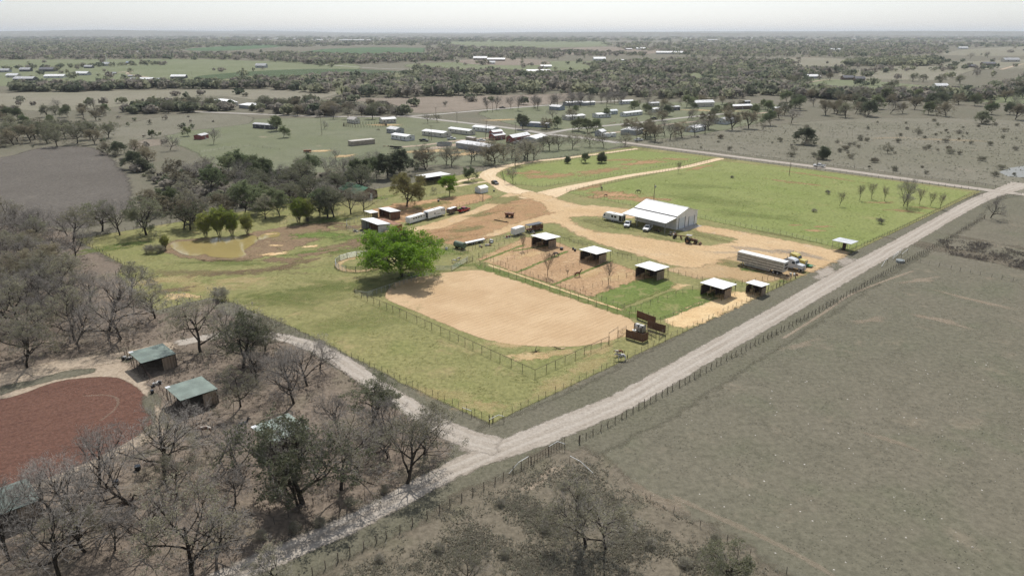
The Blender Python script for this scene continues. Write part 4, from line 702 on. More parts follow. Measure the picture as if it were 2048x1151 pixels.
# ------------------------------------------------------------------ what nobody could count: far woods, weeds, stones
def tint_leaf(name):
    t = NT(name); a = t.attr('tint').outputs['Fac']; b = t.attr('warm').outputs['Fac']
    c = t.mix(a, (0.12, 0.14, 0.095, 1), (0.31, 0.315, 0.21, 1)); c = t.mix(t.step(b, 0.55, 0.7), c, (0.28, 0.255, 0.215, 1))
    d = t.bsdf(c, 0.8, 0, None, 0.1); tl = t.n('ShaderNodeBsdfTranslucent'); t.l(c, tl.inputs['Color']); mx = t.n('ShaderNodeMixShader'); mx.inputs[0].default_value = 0.5; t.l(d, mx.inputs[1]); t.l(tl.outputs[0], mx.inputs[2]); return t.done(mx.outputs[0])
M_mass = tint_leaf('far_wood_leaves')
def wood(name, label, poly, n, h, nq=34, green=0.5, bare=0.4, squash=1.0, seed=1, inpx=True, clump=1.0):
    rng = np.random.default_rng(seed); Ppx = np.array(poly, float); lo, hi = Ppx.min(0), Ppx.max(0); pts = []
    PW = np.array([G(*p) for p in poly]); lw, hw = PW.min(0), PW.max(0)
    while len(pts) < n:
        if inpx:
            q = rng.uniform(lo, hi, (n, 2)); q = q[inside(q, Ppx)]; pts += [G(*k) for k in q]
        else:
            q = rng.uniform(lw, hw, (n, 2)); q = q[inside(q, PW)]; pts += [tuple(k) for k in q]
    pts = np.array(pts[:n]); D = np.hypot(pts[:, 0], pts[:, 1])
    H = rng.uniform(*h, n); W = H * rng.uniform(0.4, 0.95, n) * clump * np.clip(D / 2500, 1, 5) ** 0.8
    u = rng.normal(size=(n, nq, 3)); u /= np.linalg.norm(u, axis=2)[:, :, None]; rad = rng.uniform(0.55, 1.0, (n, nq, 1)); u *= rad
    lob = 1 + 0.35 * np.sin(3 * np.arctan2(u[:, :, 1], u[:, :, 0]) + rng.uniform(0, 6.28, (n, 1)))
    P = np.empty((n, nq, 3)); P[:, :, 0] = pts[:, 0:1] + u[:, :, 0] * W[:, None] * lob; P[:, :, 1] = pts[:, 1:2] + u[:, :, 1] * W[:, None] * lob
    P[:, :, 2] = H[:, None] * (0.56 + 0.42 * u[:, :, 2])
    size = (W * 0.36)[:, None] * rng.uniform(0.6, 1.3, (n, nq)); Q = P.reshape(-1, 3)
    nv = u + rng.normal(size=u.shape) * 0.5; nv = nv.reshape(-1, 3); nv /= np.linalg.norm(nv, axis=1)[:, None]; a = rng.normal(size=nv.shape); x = np.cross(nv, a); x /= np.linalg.norm(x, axis=1)[:, None]; y = np.cross(nv, x); s = size.reshape(-1, 1)
    V = np.stack([Q - x * s, Q + y * s * 0.8 + x * s * 0.2, Q + x * s, Q - y * s * 0.8], 1).reshape(-1, 3); F = np.arange(len(V)).reshape(-1, 4)
    ti = np.repeat(np.clip(rng.normal(green, 0.4, n), 0, 1), nq * 4); wm = np.repeat(np.where(rng.uniform(size=n) < bare, rng.uniform(0.6, 1, n), 0), nq * 4)
    # trunks
    tv = np.concatenate([np.column_stack([pts[:, 0] + dx * 0.03 * H, pts[:, 1], z * H * 0.5]) [:, None, :] for dx, z in ((-1, 0), (1, 0), (0, 1))], 1).reshape(-1, 3); tf = np.arange(n * 3).reshape(n, 3) + len(V)
    me = np_mesh(name, np.concatenate([V, tv]), [F, tf], M_mass, attrs={'tint': np.concatenate([ti, np.full(len(tv), 0.1)]), 'warm': np.concatenate([wm, np.full(len(tv), 1.0)])})
    return tag(obj(name, me), label, 'woodland', None, 'stuff')
WOODS = [
    ('hedgerow', 'dark hedgerow along the far left field', [(20, 177), (225, 177), (225, 184), (20, 184)], 90, (7, 11), 60, 0.35, 0.35, False),
    ('hedgerow', 'long hedgerow right of the gap in the far left field', [(240, 172), (400, 170), (520, 165), (660, 160), (660, 188), (520, 177), (400, 178), (240, 179)], 260, (7, 11), 56, 0.5, 0.3, False),
    ('woodland', 'broad dark wood across the middle distance', [(660, 160), (760, 158), (900, 152), (1000, 152), (1090, 154), (1200, 152), (1340, 160), (1500, 172), (1560, 186), (1480, 198), (1300, 199), (1180, 190), (1030, 188), (900, 193), (800, 196), (670, 191)], 1500, (4, 13), 40, 0.5, 0.42, False),
    ('woodland', 'wood in the right middle distance behind the creek', [(1400, 164), (1560, 172), (1640, 186), (1760, 190), (1900, 192), (1980, 184), (2110, 150), (2110, 172), (1980, 200), (1880, 206), (1740, 202), (1600, 196), (1480, 186)], 560, (4, 12), 42, 0.4, 0.5, False),
    ('woodland', 'wood running across the right behind the white-roofed arena', [(1180, 132), (1300, 124), (1500, 122), (1600, 128), (1540, 140), (1420, 148), (1300, 150), (1200, 150)], 800, (5, 13), 30, 0.45, 0.45, True),
    ('woodland', 'grove row in the far right fields', [(1690, 128), (1800, 120), (1880, 122), (1880, 131), (1780, 134), (1690, 132)], 240, (9, 14), 34, 0.65, 0.1, True),
    ('woodland', 'mixed wood behind the far left houses', [(-60, 106), (260, 106), (520, 110), (700, 113), (900, 112), (905, 122), (760, 128), (640, 130), (500, 121), (300, 119), (-60, 120)], 1100, (8, 13), 26, 0.35, 0.5, True),
    ('woodland', 'green wood on the far left rise', [(-80, 82), (200, 82), (400, 81), (560, 84), (540, 92), (390, 96), (330, 104), (-80, 103)], 1300, (8, 13), 24, 0.65, 0.25, True),
    ('woodland', 'wood behind and around the wheat fields', [(540, 86), (700, 84), (900, 80), (900, 92), (740, 91), (600, 95), (540, 92)], 460, (8, 13), 24, 0.5, 0.3, True),
    ('woodland', 'wood left of the red dirt ranch', [(850, 95), (900, 92), (960, 96), (1060, 98), (1130, 108), (1120, 118), (1000, 117), (920, 118), (860, 110)], 480, (8, 13), 26, 0.45, 0.45, True),
    ('woodland', 'wood in front of the wheat field', [(520, 106), (600, 110), (720, 114), (850, 112), (900, 120), (760, 126), (640, 130), (560, 118)], 420, (8, 13), 30, 0.6, 0.25, True),
    ('woodland', 'wooded rise across the far right', [(1200, 88), (1400, 84), (1700, 82), (2110, 86), (2110, 92), (1900, 96), (1880, 108), (1720, 116), (1560, 114), (1380, 116), (1320, 104), (1250, 100)], 2000, (6, 14), 20, 0.5, 0.35, True),
    ('woodland', 'tree belt along the far horizon fields', [(900, 79.5), (1180, 79.5), (1210, 84), (900, 84)], 260, (9, 14), 22, 0.5, 0.2, True),
    ('woodland', 'hazy woodland reaching the horizon', [(-120, 73.5), (2170, 73.5), (2170, 82), (-120, 82)], 1900, (9, 15), 18, 0.5, 0.3, True),
    ('hedgerow', 'tree line across the right-hand fields', [(1690, 152), (1760, 138), (2050, 132), (2110, 128), (2110, 132), (1960, 140), (1770, 146), (1700, 158)], 60, (6, 10), 34, 0.45, 0.4, True),
    ('tree_scatter', 'loose scatter of trees over the far left fields', [(-60, 122), (520, 118), (720, 132), (660, 150), (420, 168), (240, 174), (-60, 176)], 45, (5, 10), 40, 0.5, 0.4, True),
    ('tree_scatter', 'loose scatter of trees over the far middle fields', [(820, 124), (1290, 112), (1300, 130), (1100, 146), (830, 146)], 45, (5, 10), 34, 0.5, 0.4, True),
    ('tree_scatter', 'loose scatter of trees over the far right fields', [(1540, 112), (2110, 92), (2110, 150), (1900, 176), (1640, 176), (1400, 150)], 70, (5, 11), 36, 0.45, 0.4, True),
    ('woodland', 'broken wood behind the far right oaks', [(1400, 150), (1540, 138), (1700, 142), (1660, 150), (1560, 160), (1440, 166)], 420, (5, 12), 34, 0.5, 0.4, True),
    ('hedgerow', 'tree line between the far road and the green field', [(830, 137), (900, 146), (1010, 152), (1010, 156), (880, 151), (825, 142)], 110, (6, 10), 40, 0.45, 0.4, True),
    ('hedgerow', 'tree line behind the far left houses', [(-60, 140), (120, 134), (330, 128), (330, 131), (120, 137), (-60, 143)], 60, (5, 9), 36, 0.45, 0.4, True),
    ('hedgerow', 'tree belt across the fallow far field', [(1020, 98), (1290, 108), (1290, 113), (1100, 112), (1020, 104)], 220, (7, 11), 30, 0.4, 0.5, True),
    ('tree_scatter', 'loose scatter of trees on the pale middle fields', [(-60, 190), (400, 182), (660, 186), (1160, 192), (1100, 206), (830, 224), (430, 192), (220, 214), (-60, 222)], 30, (3, 8), 60, 0.45, 0.5, True),
    ('grove', 'brushy grove filling in round the far lane houses', [(490, 218), (620, 208), (790, 222), (825, 232), (700, 228), (640, 237), (520, 227)], 90, (3, 9), 110, 0.5, 0.5, False),
    ('grove', 'brushy grove left of the long white roof', [(250, 224), (330, 214), (440, 212), (470, 220), (380, 226), (260, 228)], 70, (3, 9), 110, 0.5, 0.3, False),
    ('brush', 'grey brush along the creek behind the pond', [(230, 320), (330, 350), (440, 345), (620, 345), (740, 352), (720, 385), (600, 400), (440, 420), (320, 430), (280, 400), (330, 380)], 220, (1.2, 4), 90, 0.45, 0.6, False),
    ('tree_scatter', 'bushes dotted over the weed field and left pasture', [(-60, 226), (215, 232), (330, 232), (500, 236), (420, 300), (300, 310), (200, 290), (-60, 300)], 35, (1.2, 4), 40, 0.45, 0.5, True),
]
for i, (nm, lb, po, n, h, nq, gr, ba, px) in enumerate(WOODS): wood(nm, lb, po, n, h, nq, gr, ba, seed=100 + i, inpx=px)
def tufts(name, label, poly, n, size, cols, seed, per=6, thin=0.25, cat='weeds', tall=1.0, soft=1.0):
    rng = np.random.default_rng(seed); PW = np.array([G(*p) for p in poly]); lo, hi = PW.min(0), PW.max(0); pts = np.zeros((0, 2))
    nz = lambda q: 0.5 + 0.25 * (np.sin(q[:, 0] * 0.55 + 1.3 * np.sin(q[:, 1] * 0.31)) + np.sin(q[:, 1] * 0.63 + 1.7 * np.sin(q[:, 0] * 0.27)))
    while len(pts) < n:
        q = rng.uniform(lo, hi, (n, 2)); q = q[inside(q, PW)]; q = q[rng.uniform(size=len(q)) < nz(q) ** 1.5 * np.clip(seg_dist(q, PW) / soft, 0.02, 1)]; pts = np.concatenate([pts, q])
    pts = pts[:n]; S = size * rng.uniform(0.4, 1.5, n)
    base = np.repeat(pts, per, 0) + rng.normal(size=(n * per, 2)) * np.repeat(S, per)[:, None] * 0.35; s = np.repeat(S, per); az = rng.uniform(0, 6.28, n * per); ln = rng.uniform(0.1, 0.6, n * per)
    tip = np.column_stack([base + np.column_stack([np.cos(az), np.sin(az)]) * (s * ln)[:, None], s * rng.uniform(0.5, 1.0, n * per) * tall]); w = s * thin * 0.5; dx = np.column_stack([-np.sin(az) * w, np.cos(az) * w])
    b0 = np.column_stack([base + dx, np.full(len(base), 0.0)]); b1 = np.column_stack([base - dx, np.full(len(base), 0.0)])
    V = np.stack([b0, b1, tip], 1).reshape(-1, 3); F = np.arange(len(V)).reshape(-1, 3)
    m = leaf(name + '_blades', cols, 0.45)
    t = m.node_tree
    return tag(obj(name, np_mesh(name, V, F, m)), label, cat, None, 'stuff')
tufts('weeds', 'dry brown weeds covering the ground at bottom centre', [(1180, 895), (1110, 905), (1000, 960), (860, 1040), (700, 1120), (560, 1190), (1000, 1200), (1620, 1200), (1560, 1140), (1460, 1085), (1340, 1015), (1260, 960)], 9000, 0.42, [(0.27, 0.25, 0.195, 1), (0.39, 0.365, 0.295, 1), (0.31, 0.305, 0.225, 1)], 1, thin=0.35, tall=0.7, soft=9.0)
tufts('verge_grass', 'rough grass tufts on the verge and along the road fence', [(1300, 815), (1180, 880), (1060, 940), (900, 1020), (700, 1125), (560, 1190), (500, 1190), (700, 1095), (880, 1000), (1000, 945), (1120, 890), (1280, 812), (1480, 700), (1700, 575), (1900, 470), (1960, 425), (1975, 435), (1900, 490), (1720, 585), (1500, 705)], 2600, 0.26, [(0.22, 0.215, 0.165, 1), (0.34, 0.32, 0.25, 1)], 2, cat='grass')
tufts('dry_weeds', 'dark weed patches across the right pasture', [(1870, 478), (1960, 482), (2070, 510), (2070, 545), (1990, 528), (1900, 510)], 1300, 0.5, [(0.13, 0.115, 0.1, 1), (0.2, 0.18, 0.155, 1)], 3)
tufts('undergrowth', 'dry undergrowth on the oak wood floor', [(-60, 460), (140, 480), (300, 625), (430, 600), (640, 700), (880, 880), (700, 1020), (420, 1150), (-80, 1180), (-60, 1060), (300, 880), (330, 800), (240, 705), (-60, 750)], 7000, 0.4, [(0.12, 0.1, 0.08, 1), (0.2, 0.17, 0.14, 1), (0.12, 0.115, 0.075, 1)], 4, cat='undergrowth')
tufts('pasture_grass', 'uneven grass clumps in the grey right-hand pasture', [(1200, 880), (1320, 810), (1600, 660), (1900, 500), (2080, 420), (2080, 1180), (1680, 1180), (1480, 1075), (1300, 960)], 11000, 0.13, [(0.22, 0.21, 0.165, 1), (0.29, 0.265, 0.215, 1), (0.22, 0.22, 0.165, 1)], 5, thin=0.6, cat='grass', tall=0.5)
tufts('lawn_grass', 'uneven clumps in the olive farm turf', [(170, 485), (700, 500), (760, 560), (720, 600), (1065, 760), (1270, 680), (985, 835), (430, 595), (330, 600), (250, 550)], 7000, 0.2, [(0.2, 0.205, 0.06, 1), (0.28, 0.26, 0.1, 1), (0.15, 0.17, 0.05, 1)], 6, thin=0.6, cat='grass', tall=0.4)
tufts('paddock_weeds', 'uneven grass clumps in the bright paddock', [(1150, 386), (1440, 325), (1930, 385), (1700, 492), (1400, 432)], 5000, 0.3, [(0.19, 0.24, 0.055, 1), (0.28, 0.28, 0.09, 1), (0.13, 0.19, 0.04, 1)], 7, thin=0.6, cat='grass', tall=0.4)
tufts('scrub_grass', 'rough tawny grass in the scrub pasture beyond the far road', [(1290, 286), (1420, 266), (1660, 244), (2090, 250), (2090, 375), (1960, 366), (1700, 334), (1430, 302)], 3000, 0.5, [(0.3, 0.29, 0.22, 1), (0.4, 0.37, 0.3, 1), (0.27, 0.28, 0.19, 1)], 8, thin=0.5, cat='grass')
def stones(name, label, poly, n, size, seed):
    rng = np.random.default_rng(seed); PW = np.array([G(*p) for p in poly]); lo, hi = PW.min(0), PW.max(0); pts = np.zeros((0, 2))
    while len(pts) < n: q = rng.uniform(lo, hi, (n, 2)); pts = np.concatenate([pts, q[inside(q, PW)]])
    base = np.array([(1, 0, 0), (-1, 0, 0), (0, 1, 0), (0, -1, 0), (0, 0, 0.6), (0, 0, -0.3)], float); fs = np.array([(0, 2, 4), (2, 1, 4), (1, 3, 4), (3, 0, 4)]); V, F = [], []
    for i, p in enumerate(pts[:n]):
        s = size * rng.uniform(0.5, 1.5); V.append(base * s * rng.uniform(0.6, 1.3, (6, 3)) + (p[0], p[1], 0)); F.append(fs + 6 * i)
    return tag(obj(name, np_mesh(name, np.concatenate(V), [np.concatenate(F)], solid('limestone', (0.5, 0.47, 0.42, 1), 0.9))), label, 'stones', None, 'stuff')
stones('stones', 'small pale stones strewn over the right-hand pasture', [(1150, 930), (1300, 850), (1500, 760), (1800, 700), (2080, 720), (2080, 1180), (1700, 1180), (1500, 1080), (1300, 990)], 170, 0.11, 9)
# the air
hz = MB(); hz.span(-32000, 32000, -400, 31000, -30, 160); ho = hz.build('haze', (lambda t: (t.n('ShaderNodeVolumePrincipled'), t)[1])(NT('air_haze')).m)
vt = ho.data.materials[0].node_tree; vp = [n for n in vt.nodes if n.bl_idname == 'ShaderNodeVolumePrincipled'][0]
vp.inputs['Color'].default_value = (0.86, 0.93, 1.0, 1); vp.inputs['Density'].default_value = 0.00005; vp.inputs['Anisotropy'].default_value = 0.2
vt.links.new(vp.outputs[0], [n for n in vt.nodes if n.bl_idname == 'ShaderNodeOutputMaterial'][0].inputs['Volume'])
tag(ho, 'pale distance haze over the whole land', None, None, 'stuff')
# ------------------------------------------------------------------ buildings
W_roof = solid('white_metal_roof', (0.82, 0.82, 0.80, 1), 0.45, 0.0, 0.05, 0.4, ribs=('X', 1.6), dirt=(0.6, 0.58, 0.54, 1))
W_galv = solid('galvanised_roof', (0.55, 0.57, 0.58, 1), 0.4, 0.2, 0.1, 0.5, ribs=('X', 1.6), dirt=(0.40, 0.36, 0.32, 1))
W_barnwall = solid('cream_metal_siding', (0.74, 0.72, 0.68, 1), 0.55, 0, 0.06, 0.6, ribs=('X', 1.8))
W_barnend = solid('cream_metal_gable', (0.82, 0.80, 0.77, 1), 0.55, 0, 0.06, 0.6, ribs=('Y', 1.8))
W_greenroof = solid('weathered_green_roof', (0.17, 0.215, 0.185, 1), 0.4, 0.15, 0.12, 0.4, ribs=('X', 1.6), dirt=(0.26, 0.30, 0.27, 1))
W_greenroof2 = solid('house_green_roof', (0.10, 0.22, 0.13, 1), 0.5, 0.1, 0.08, 0.4, ribs=('X', 1.4))
W_rust = solid('rusty_roof', (0.25, 0.12, 0.065, 1), 0.7, 0.1, 0.25, 0.8, ribs=('X', 1.8))
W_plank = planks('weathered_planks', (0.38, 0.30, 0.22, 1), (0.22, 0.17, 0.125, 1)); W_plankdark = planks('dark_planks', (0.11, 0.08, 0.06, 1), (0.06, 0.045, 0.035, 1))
W_redplank = planks('reddish_planks', (0.22, 0.12, 0.075, 1), (0.12, 0.07, 0.045, 1)); W_lumber = solid('new_lumber', (0.48, 0.36, 0.22, 1), 0.8)
W_post = solid('dark_post', (0.07, 0.055, 0.045, 1), 0.8, rnd=0.2); W_pipe = solid('steel_pipe', (0.30, 0.30, 0.29, 1), 0.5, 0.3, rnd=0.1); W_wht = solid('white_paint', (0.8, 0.8, 0.78, 1), 0.5, 0, 0.06); W_door = solid('pale_roller_door', (0.68, 0.72, 0.74, 1), 0.45, 0, 0.04, ribs=('Z', 2.5))
W_brick = solid('brown_brick', (0.20, 0.13, 0.10, 1), 0.85, 0, 0.2, 3); W_glass = glass(); W_dark = solid('dark_opening', (0.02, 0.018, 0.016, 1), 0.9)
W_conc = solid('concrete', (0.42, 0.40, 0.37, 1), 0.9, 0, 0.12)
_wm = {}
def wallmat(c, ax='X'):
    k = (tuple(round(x, 3) for x in c), ax)
    if k not in _wm: _wm[k] = solid('siding_%d' % len(_wm), (*c, 1), 0.7, 0, 0.08, 0.7, ribs=(ax, 1.4))
    return _wm[k]
def roofmat(c):
    k = (tuple(round(x, 3) for x in c), 'r')
    if k not in _wm: _wm[k] = solid('roofing_%d' % len(_wm), (*c, 1), 0.55, 0, 0.1, 0.5, ribs=('X', 1.5), dirt=tuple(x * 0.7 for x in c) + (1,))
    return _wm[k]
def window(parent, x, y, z, w, h, side, fm=W_wht):
    """a framed pane on the wall; side is the wall's outward axis"""
    d = 0.05; f = MB(); g = MB(); nx, ny = {'S': (0, -1), 'N': (0, 1), 'E': (1, 0), 'W': (-1, 0)}[side]
    def bar(a0, a1, z0, z1, dd, mb):
        if nx: mb.span(x, x + nx * dd, y + a0, y + a1, z0, z1)
        else: mb.span(x + a0, x + a1, y, y + ny * dd, z0, z1)
    t = 0.09
    bar(-w / 2 - t, w / 2 + t, z + h / 2, z + h / 2 + t, d, f); bar(-w / 2 - t, w / 2 + t, z - h / 2 - t, z - h / 2, d, f); bar(-w / 2 - t, -w / 2, z - h / 2, z + h / 2, d, f); bar(w / 2, w / 2 + t, z - h / 2, z + h / 2, d, f)
    bar(-w / 2, w / 2, z - h / 2, z + h / 2, 0.025, g)
    o = f.build('window', fm, parent); g.build('pane', W_glass, o); return o
def door(parent, x, y, w, h, side, mat=W_wht, z=0.0, knob=True):
    nx, ny = {'S': (0, -1), 'N': (0, 1), 'E': (1, 0), 'W': (-1, 0)}[side]; m = MB(); k = MB()
    if nx: m.span(x, x + nx * 0.06, y - w / 2, y + w / 2, z, z + h); k.box(x + nx * 0.1, y + w * 0.38, z + 1.0, 0.1, 0.12, 0.05)
    else: m.span(x - w / 2, x + w / 2, y, y + ny * 0.06, z, z + h); k.box(x + w * 0.38, y + ny * 0.1, z + 1.0, 0.12, 0.1, 0.05)
    o = m.build('door', mat, parent)
    if knob: k.build('handle', W_post, o)
    return o
def gable(root, L, W, H, rise, wm, rm, over=0.35, z0=0.0, x0=0.0, y0=0.0, thick=0.1, hollow=False):
    """walls with gables along x, and a two-plane roof"""
    w = MB(); h = W / 2
    w.prism_x([(y0 - h, z0), (y0 + h, z0), (y0 + h, z0 + H), (y0, z0 + H + rise), (y0 - h, z0 + H)], x0 - L / 2, x0 + L / 2); w.build('wall', wm, root)
    r = MB(); o = over; sl = rise / h
    for s in (-1, 1):
        ye, ze = y0 + s * (h + o), z0 + H - sl * o
        r.add([(x0 - L / 2 - o, y0, z0 + H + rise + 0.02), (x0 + L / 2 + o, y0, z0 + H + rise + 0.02), (x0 + L / 2 + o, ye, ze + 0.02), (x0 - L / 2 - o, ye, ze + 0.02),
               (x0 - L / 2 - o, y0, z0 + H + rise + 0.02 + thick), (x0 + L / 2 + o, y0, z0 + H + rise + 0.02 + thick), (x0 + L / 2 + o, ye, ze + 0.02 + thick), (x0 - L / 2 - o, ye, ze + 0.02 + thick)],
              [(0, 1, 2, 3), (4, 5, 6, 7), (0, 1, 5, 4), (1, 2, 6, 5), (2, 3, 7, 6), (3, 0, 4, 7)])
    return r.build('roof', rm, root)
def foot3(A, B, Cc):
    """rectangle from three ground corners (left, near, right) -> centre, bearing, length, width, long side first"""
    a, b, c = (np.array(G(*p)) for p in (A, B, Cc)); e1, e2 = a - b, c - b; l1, l2 = np.linalg.norm(e1), np.linalg.norm(e2)
    return a, b, c, e1, e2, l1, l2
def home(name, label, cat, A, B, Cc, H=2.9, rise=0.7, wc=(0.6, 0.6, 0.58), rc=(0.75, 0.75, 0.74), nwin=3, group=None, doors=1, over=0.3, wmin=3.6, flat=False, skirt=True):
    a, b, c, e1, e2, l1, l2 = foot3(A, B, Cc)
    if l1 >= l2: ax, L, W, oth = -e1 / l1, l1, max(wmin, min(l2, l1 * 0.7)), e2 / (l2 + 1e-9)
    else: ax, L, W, oth = e2 / l2, l2, max(wmin, min(l1, l2 * 0.7)), e1 / (l1 + 1e-9)
    nrm = np.array([-ax[1], ax[0]]); 
    if nrm @ np.array([0, 1.0]) < 0: nrm = -nrm                     # away from the camera
    mid = (a + b) / 2 if l1 >= l2 else (b + c) / 2
    cen = mid + nrm * W / 2; rz = math.atan2(ax[1], ax[0])
    if abs(rz) > math.pi / 2: rz += math.pi
    t = thing(name, label, cat, (cen[0], cen[1], 0), rz, group)
    wm = wallmat(wc)
    if flat:
        MB().span(-L / 2, L / 2, -W / 2, W / 2, 0, H).build('wall', wm, t)
        MB().span(-L / 2 - 0.1, L / 2 + 0.1, -W / 2 - 0.1, W / 2 + 0.1, H + 0.01, H + 0.16).build('roof', roofmat(rc), t)
    else: gable(t, L, W, H, rise, wm, roofmat(rc), over)
    if skirt and nwin: MB().span(-L / 2 + 0.02, L / 2 - 0.02, -W / 2 - 0.03, W / 2 + 0.03, 0, 0.5).build('skirting', roofmat(tuple(k * 0.75 for k in wc)), t)
    n = nwin + doors
    for i in range(n):
        x = -L / 2 + L * (i + 0.5) / n
        if doors and i == n // 2: door(t, x, -W / 2 - 0.031, 0.95, 2.1, 'S', W_conc, 0.3); MB().span(x - 0.8, x + 0.8, -W / 2 - 1.2, -W / 2 - 0.1, 0, 0.35).build('porch_step', W_conc, t)
        elif nwin: window(t, x, -W / 2 - 0.002, 1.7, 1.1, 0.9, 'S')
    if nwin: window(t, L / 2 + 0.002, 0, 1.7, 1.0, 0.9, 'E'); window(t, -L / 2 - 0.002, 0, 1.7, 1.0, 0.9, 'W')
    return t
K1 = lambda x, y: (640 + x / 4.876, 200 + y / 4.876); K2 = lambda x, y: (1020 + x / 4.876, 180 + y / 4.876); K3 = lambda x, y: (1240 + x / 6.4, 170 + y / 6.4); K4 = lambda x, y: (x / 5.12, 60 + y / 5.12)
WHT, CRM, TAN, GRY, BLU, RED, BRN, DRK = (0.68, 0.68, 0.66), (0.58, 0.55, 0.48), (0.36, 0.31, 0.25), (0.36, 0.37, 0.38), (0.30, 0.34, 0.40), (0.26, 0.09, 0.08), (0.2, 0.14, 0.11), (0.10, 0.10, 0.11)
RW, RG, RD = (0.78, 0.78, 0.77), (0.5, 0.5, 0.5), (0.16, 0.16, 0.17)
HG = 'homes in the middle distance'
home('mobile_home', 'white mobile home right of the log corral', 'house', K1(694, 380), K1(845, 402), K1(908, 388), wc=WHT, rc=RW, group=HG)
home('storage_shed', 'long tan windowless shed on the far grass', 'shed', K1(303, 438), K1(312, 450), K1(538, 426), H=2.7, wc=TAN, rc=(0.5, 0.46, 0.4), nwin=0, doors=0, flat=True)
home('mobile_home', 'cream mobile home behind the utility poles', 'house', K1(995, 343), K1(1200, 368), K1(1252, 352), wc=CRM, rc=RW, group=HG)
home('mobile_home', 'cream mobile home with jutting front roof', 'house', K1(1250, 318), K1(1455, 345), K1(1508, 335), wc=CRM, rc=RW, group=HG)
home('mobile_home', 'long white mobile home beside the far road', 'house', K1(1485, 300), K1(1682, 322), K1(1738, 310), wc=WHT, rc=RW, nwin=4, group=HG)
c6 = home('cottage', 'red cottage with stepped white roof', 'house', K1(1660, 384), K1(1700, 395), K1(1810, 381), H=3.0, rise=1.3, wc=RED, rc=RW, group=HG)
gable(c6, 8, 4, 1.4, 0.9, wallmat(RED), roofmat(RW), 0.3, z0=3.6, y0=1.2)
home('barn', 'long red barn with white roof', 'barn', K1(1830, 408), K1(1880, 418), K1(2048, 386), H=3.2, rise=1.4, wc=RED, rc=RW, nwin=2)
home('warehouse', 'long grey metal shed by the far fence', 'shed', K1(1325, 465), K1(1640, 515), K1(1708, 490), H=3.1, rise=0.7, wc=GRY, rc=(0.6, 0.6, 0.6), nwin=0, doors=1, wmin=7)
home('utility_shed', 'small tan box shed behind the long grey shed', 'shed', K1(1420, 400), K1(1490, 412), K1(1507, 405), H=2.6, wc=TAN, rc=(0.5, 0.46, 0.42), nwin=0, doors=0, flat=True, wmin=3)
home('farmhouse', 'grey cottage beside the log corral', 'house', K1(650, 318), K1(740, 332), K1(825, 318), H=2.9, rise=1.2, wc=GRY, rc=(0.62, 0.62, 0.6), group=HG)
home('house', 'white-roofed house up the far lane', 'house', K1(580, 220), K1(612, 231), K1(745, 222), H=3.1, rise=0.9, wc=CRM, rc=RW, group=HG)
home('house', 'tan house among trees on the far lane', 'house', K1(265, 222), K1(332, 233), K1(388, 226), H=3.0, rise=1.4, wc=CRM, rc=(0.45, 0.42, 0.38), group=HG)
home('mobile_home', 'dark mobile home beside the bright leafy tree', 'house', (506, 256), (545, 259), (549, 257), wc=DRK, rc=RG, group=HG)
home('shed', 'small red shed on the far left grass', 'shed', (398, 277), (404, 279.5), (418, 276), H=2.6, wc=RED, rc=RG, nwin=0)
home('long_house', 'long white-roofed house at the grove', 'house', (420, 208), (432, 214), (462, 210), H=3.2, rise=1.2, wc=CRM, rc=RW, group=HG)
home('long_house', 'low white-roofed shed right of the grove', 'shed', (478, 216), (512, 219.5), (528, 215), H=3, rise=0.8, wc=GRY, rc=RW, nwin=0)
home('mobile_home', 'blue-grey mobile home by the road junction', 'house', K2(97, 352), K2(376, 370), K2(386, 366), wc=BLU, rc=RG, nwin=4, group=HG)
home('carport', 'low white-roofed shelter behind the red barn', 'shed', K2(155, 500), K2(250, 514), K2(360, 482), H=2.4, rise=1.0, wc=GRY, rc=RW, nwin=0, doors=0)
home('house', 'white-roofed cottage beside the tank trailer', 'house', K2(830, 445), K2(890, 452), K2(935, 440), H=2.9, rise=1.2, wc=GRY, rc=RW, group=HG)
home('box_shed', 'small white box shed beside the tank trailer', 'shed', K2(990, 457), K2(1000, 461), K2(1036, 458), H=2.6, wc=WHT, rc=RW, nwin=0, doors=0, flat=True, wmin=3)
home('mobile_home', 'white long home right of the tank trailer', 'house', K2(1100, 425), K2(1232, 443), K2(1300, 415), wc=GRY, rc=RW, nwin=3, group=HG)
home('mobile_home', 'white home with arched carport in front', 'house', K2(1092, 255), K2(1120, 262), K2(1292, 242), wc=WHT, rc=RW, nwin=4, group=HG)
home('house', 'pale blue house behind the white homes', 'house', K2(940, 236), K2(960, 242), K2(1050, 236), H=3.0, rise=0.9, wc=(0.42, 0.48, 0.5), rc=(0.62, 0.66, 0.68), group=HG)
home('mobile_home', 'white and red home in the homestead cluster', 'house', K2(842, 264), K2(856, 275), K2(985, 266), wc=WHT, rc=RW, group=HG)
home('mobile_home', 'long pale home behind the green crossing trees', 'house', K2(550, 285), K2(566, 297), K2(735, 283), wc=CRM, rc=RW, group=HG)
home('house', 'grey-blue house at the left of the cluster', 'house', K2(382, 192), K2(480, 201), K2(580, 196), H=3, rise=1.2, wc=BLU, rc=RG, group=HG)
home('long_shed', 'long low grey shed behind the bare roadside trees', 'shed', K2(545, 148), K2(560, 156), K2(720, 146), wc=GRY, rc=RW, nwin=0, group=None)
home('long_shed', 'second low white-roofed shed behind the bare trees', 'shed', K2(700, 150), K2(715, 155), K2(830, 148), wc=GRY, rc=RW, nwin=0)
home('house', 'white house behind the homes, leftmost of the back row', 'house', K2(1080, 136), K2(1095, 142), K2(1210, 136), H=3.0, wc=WHT, rc=RW, group=HG)
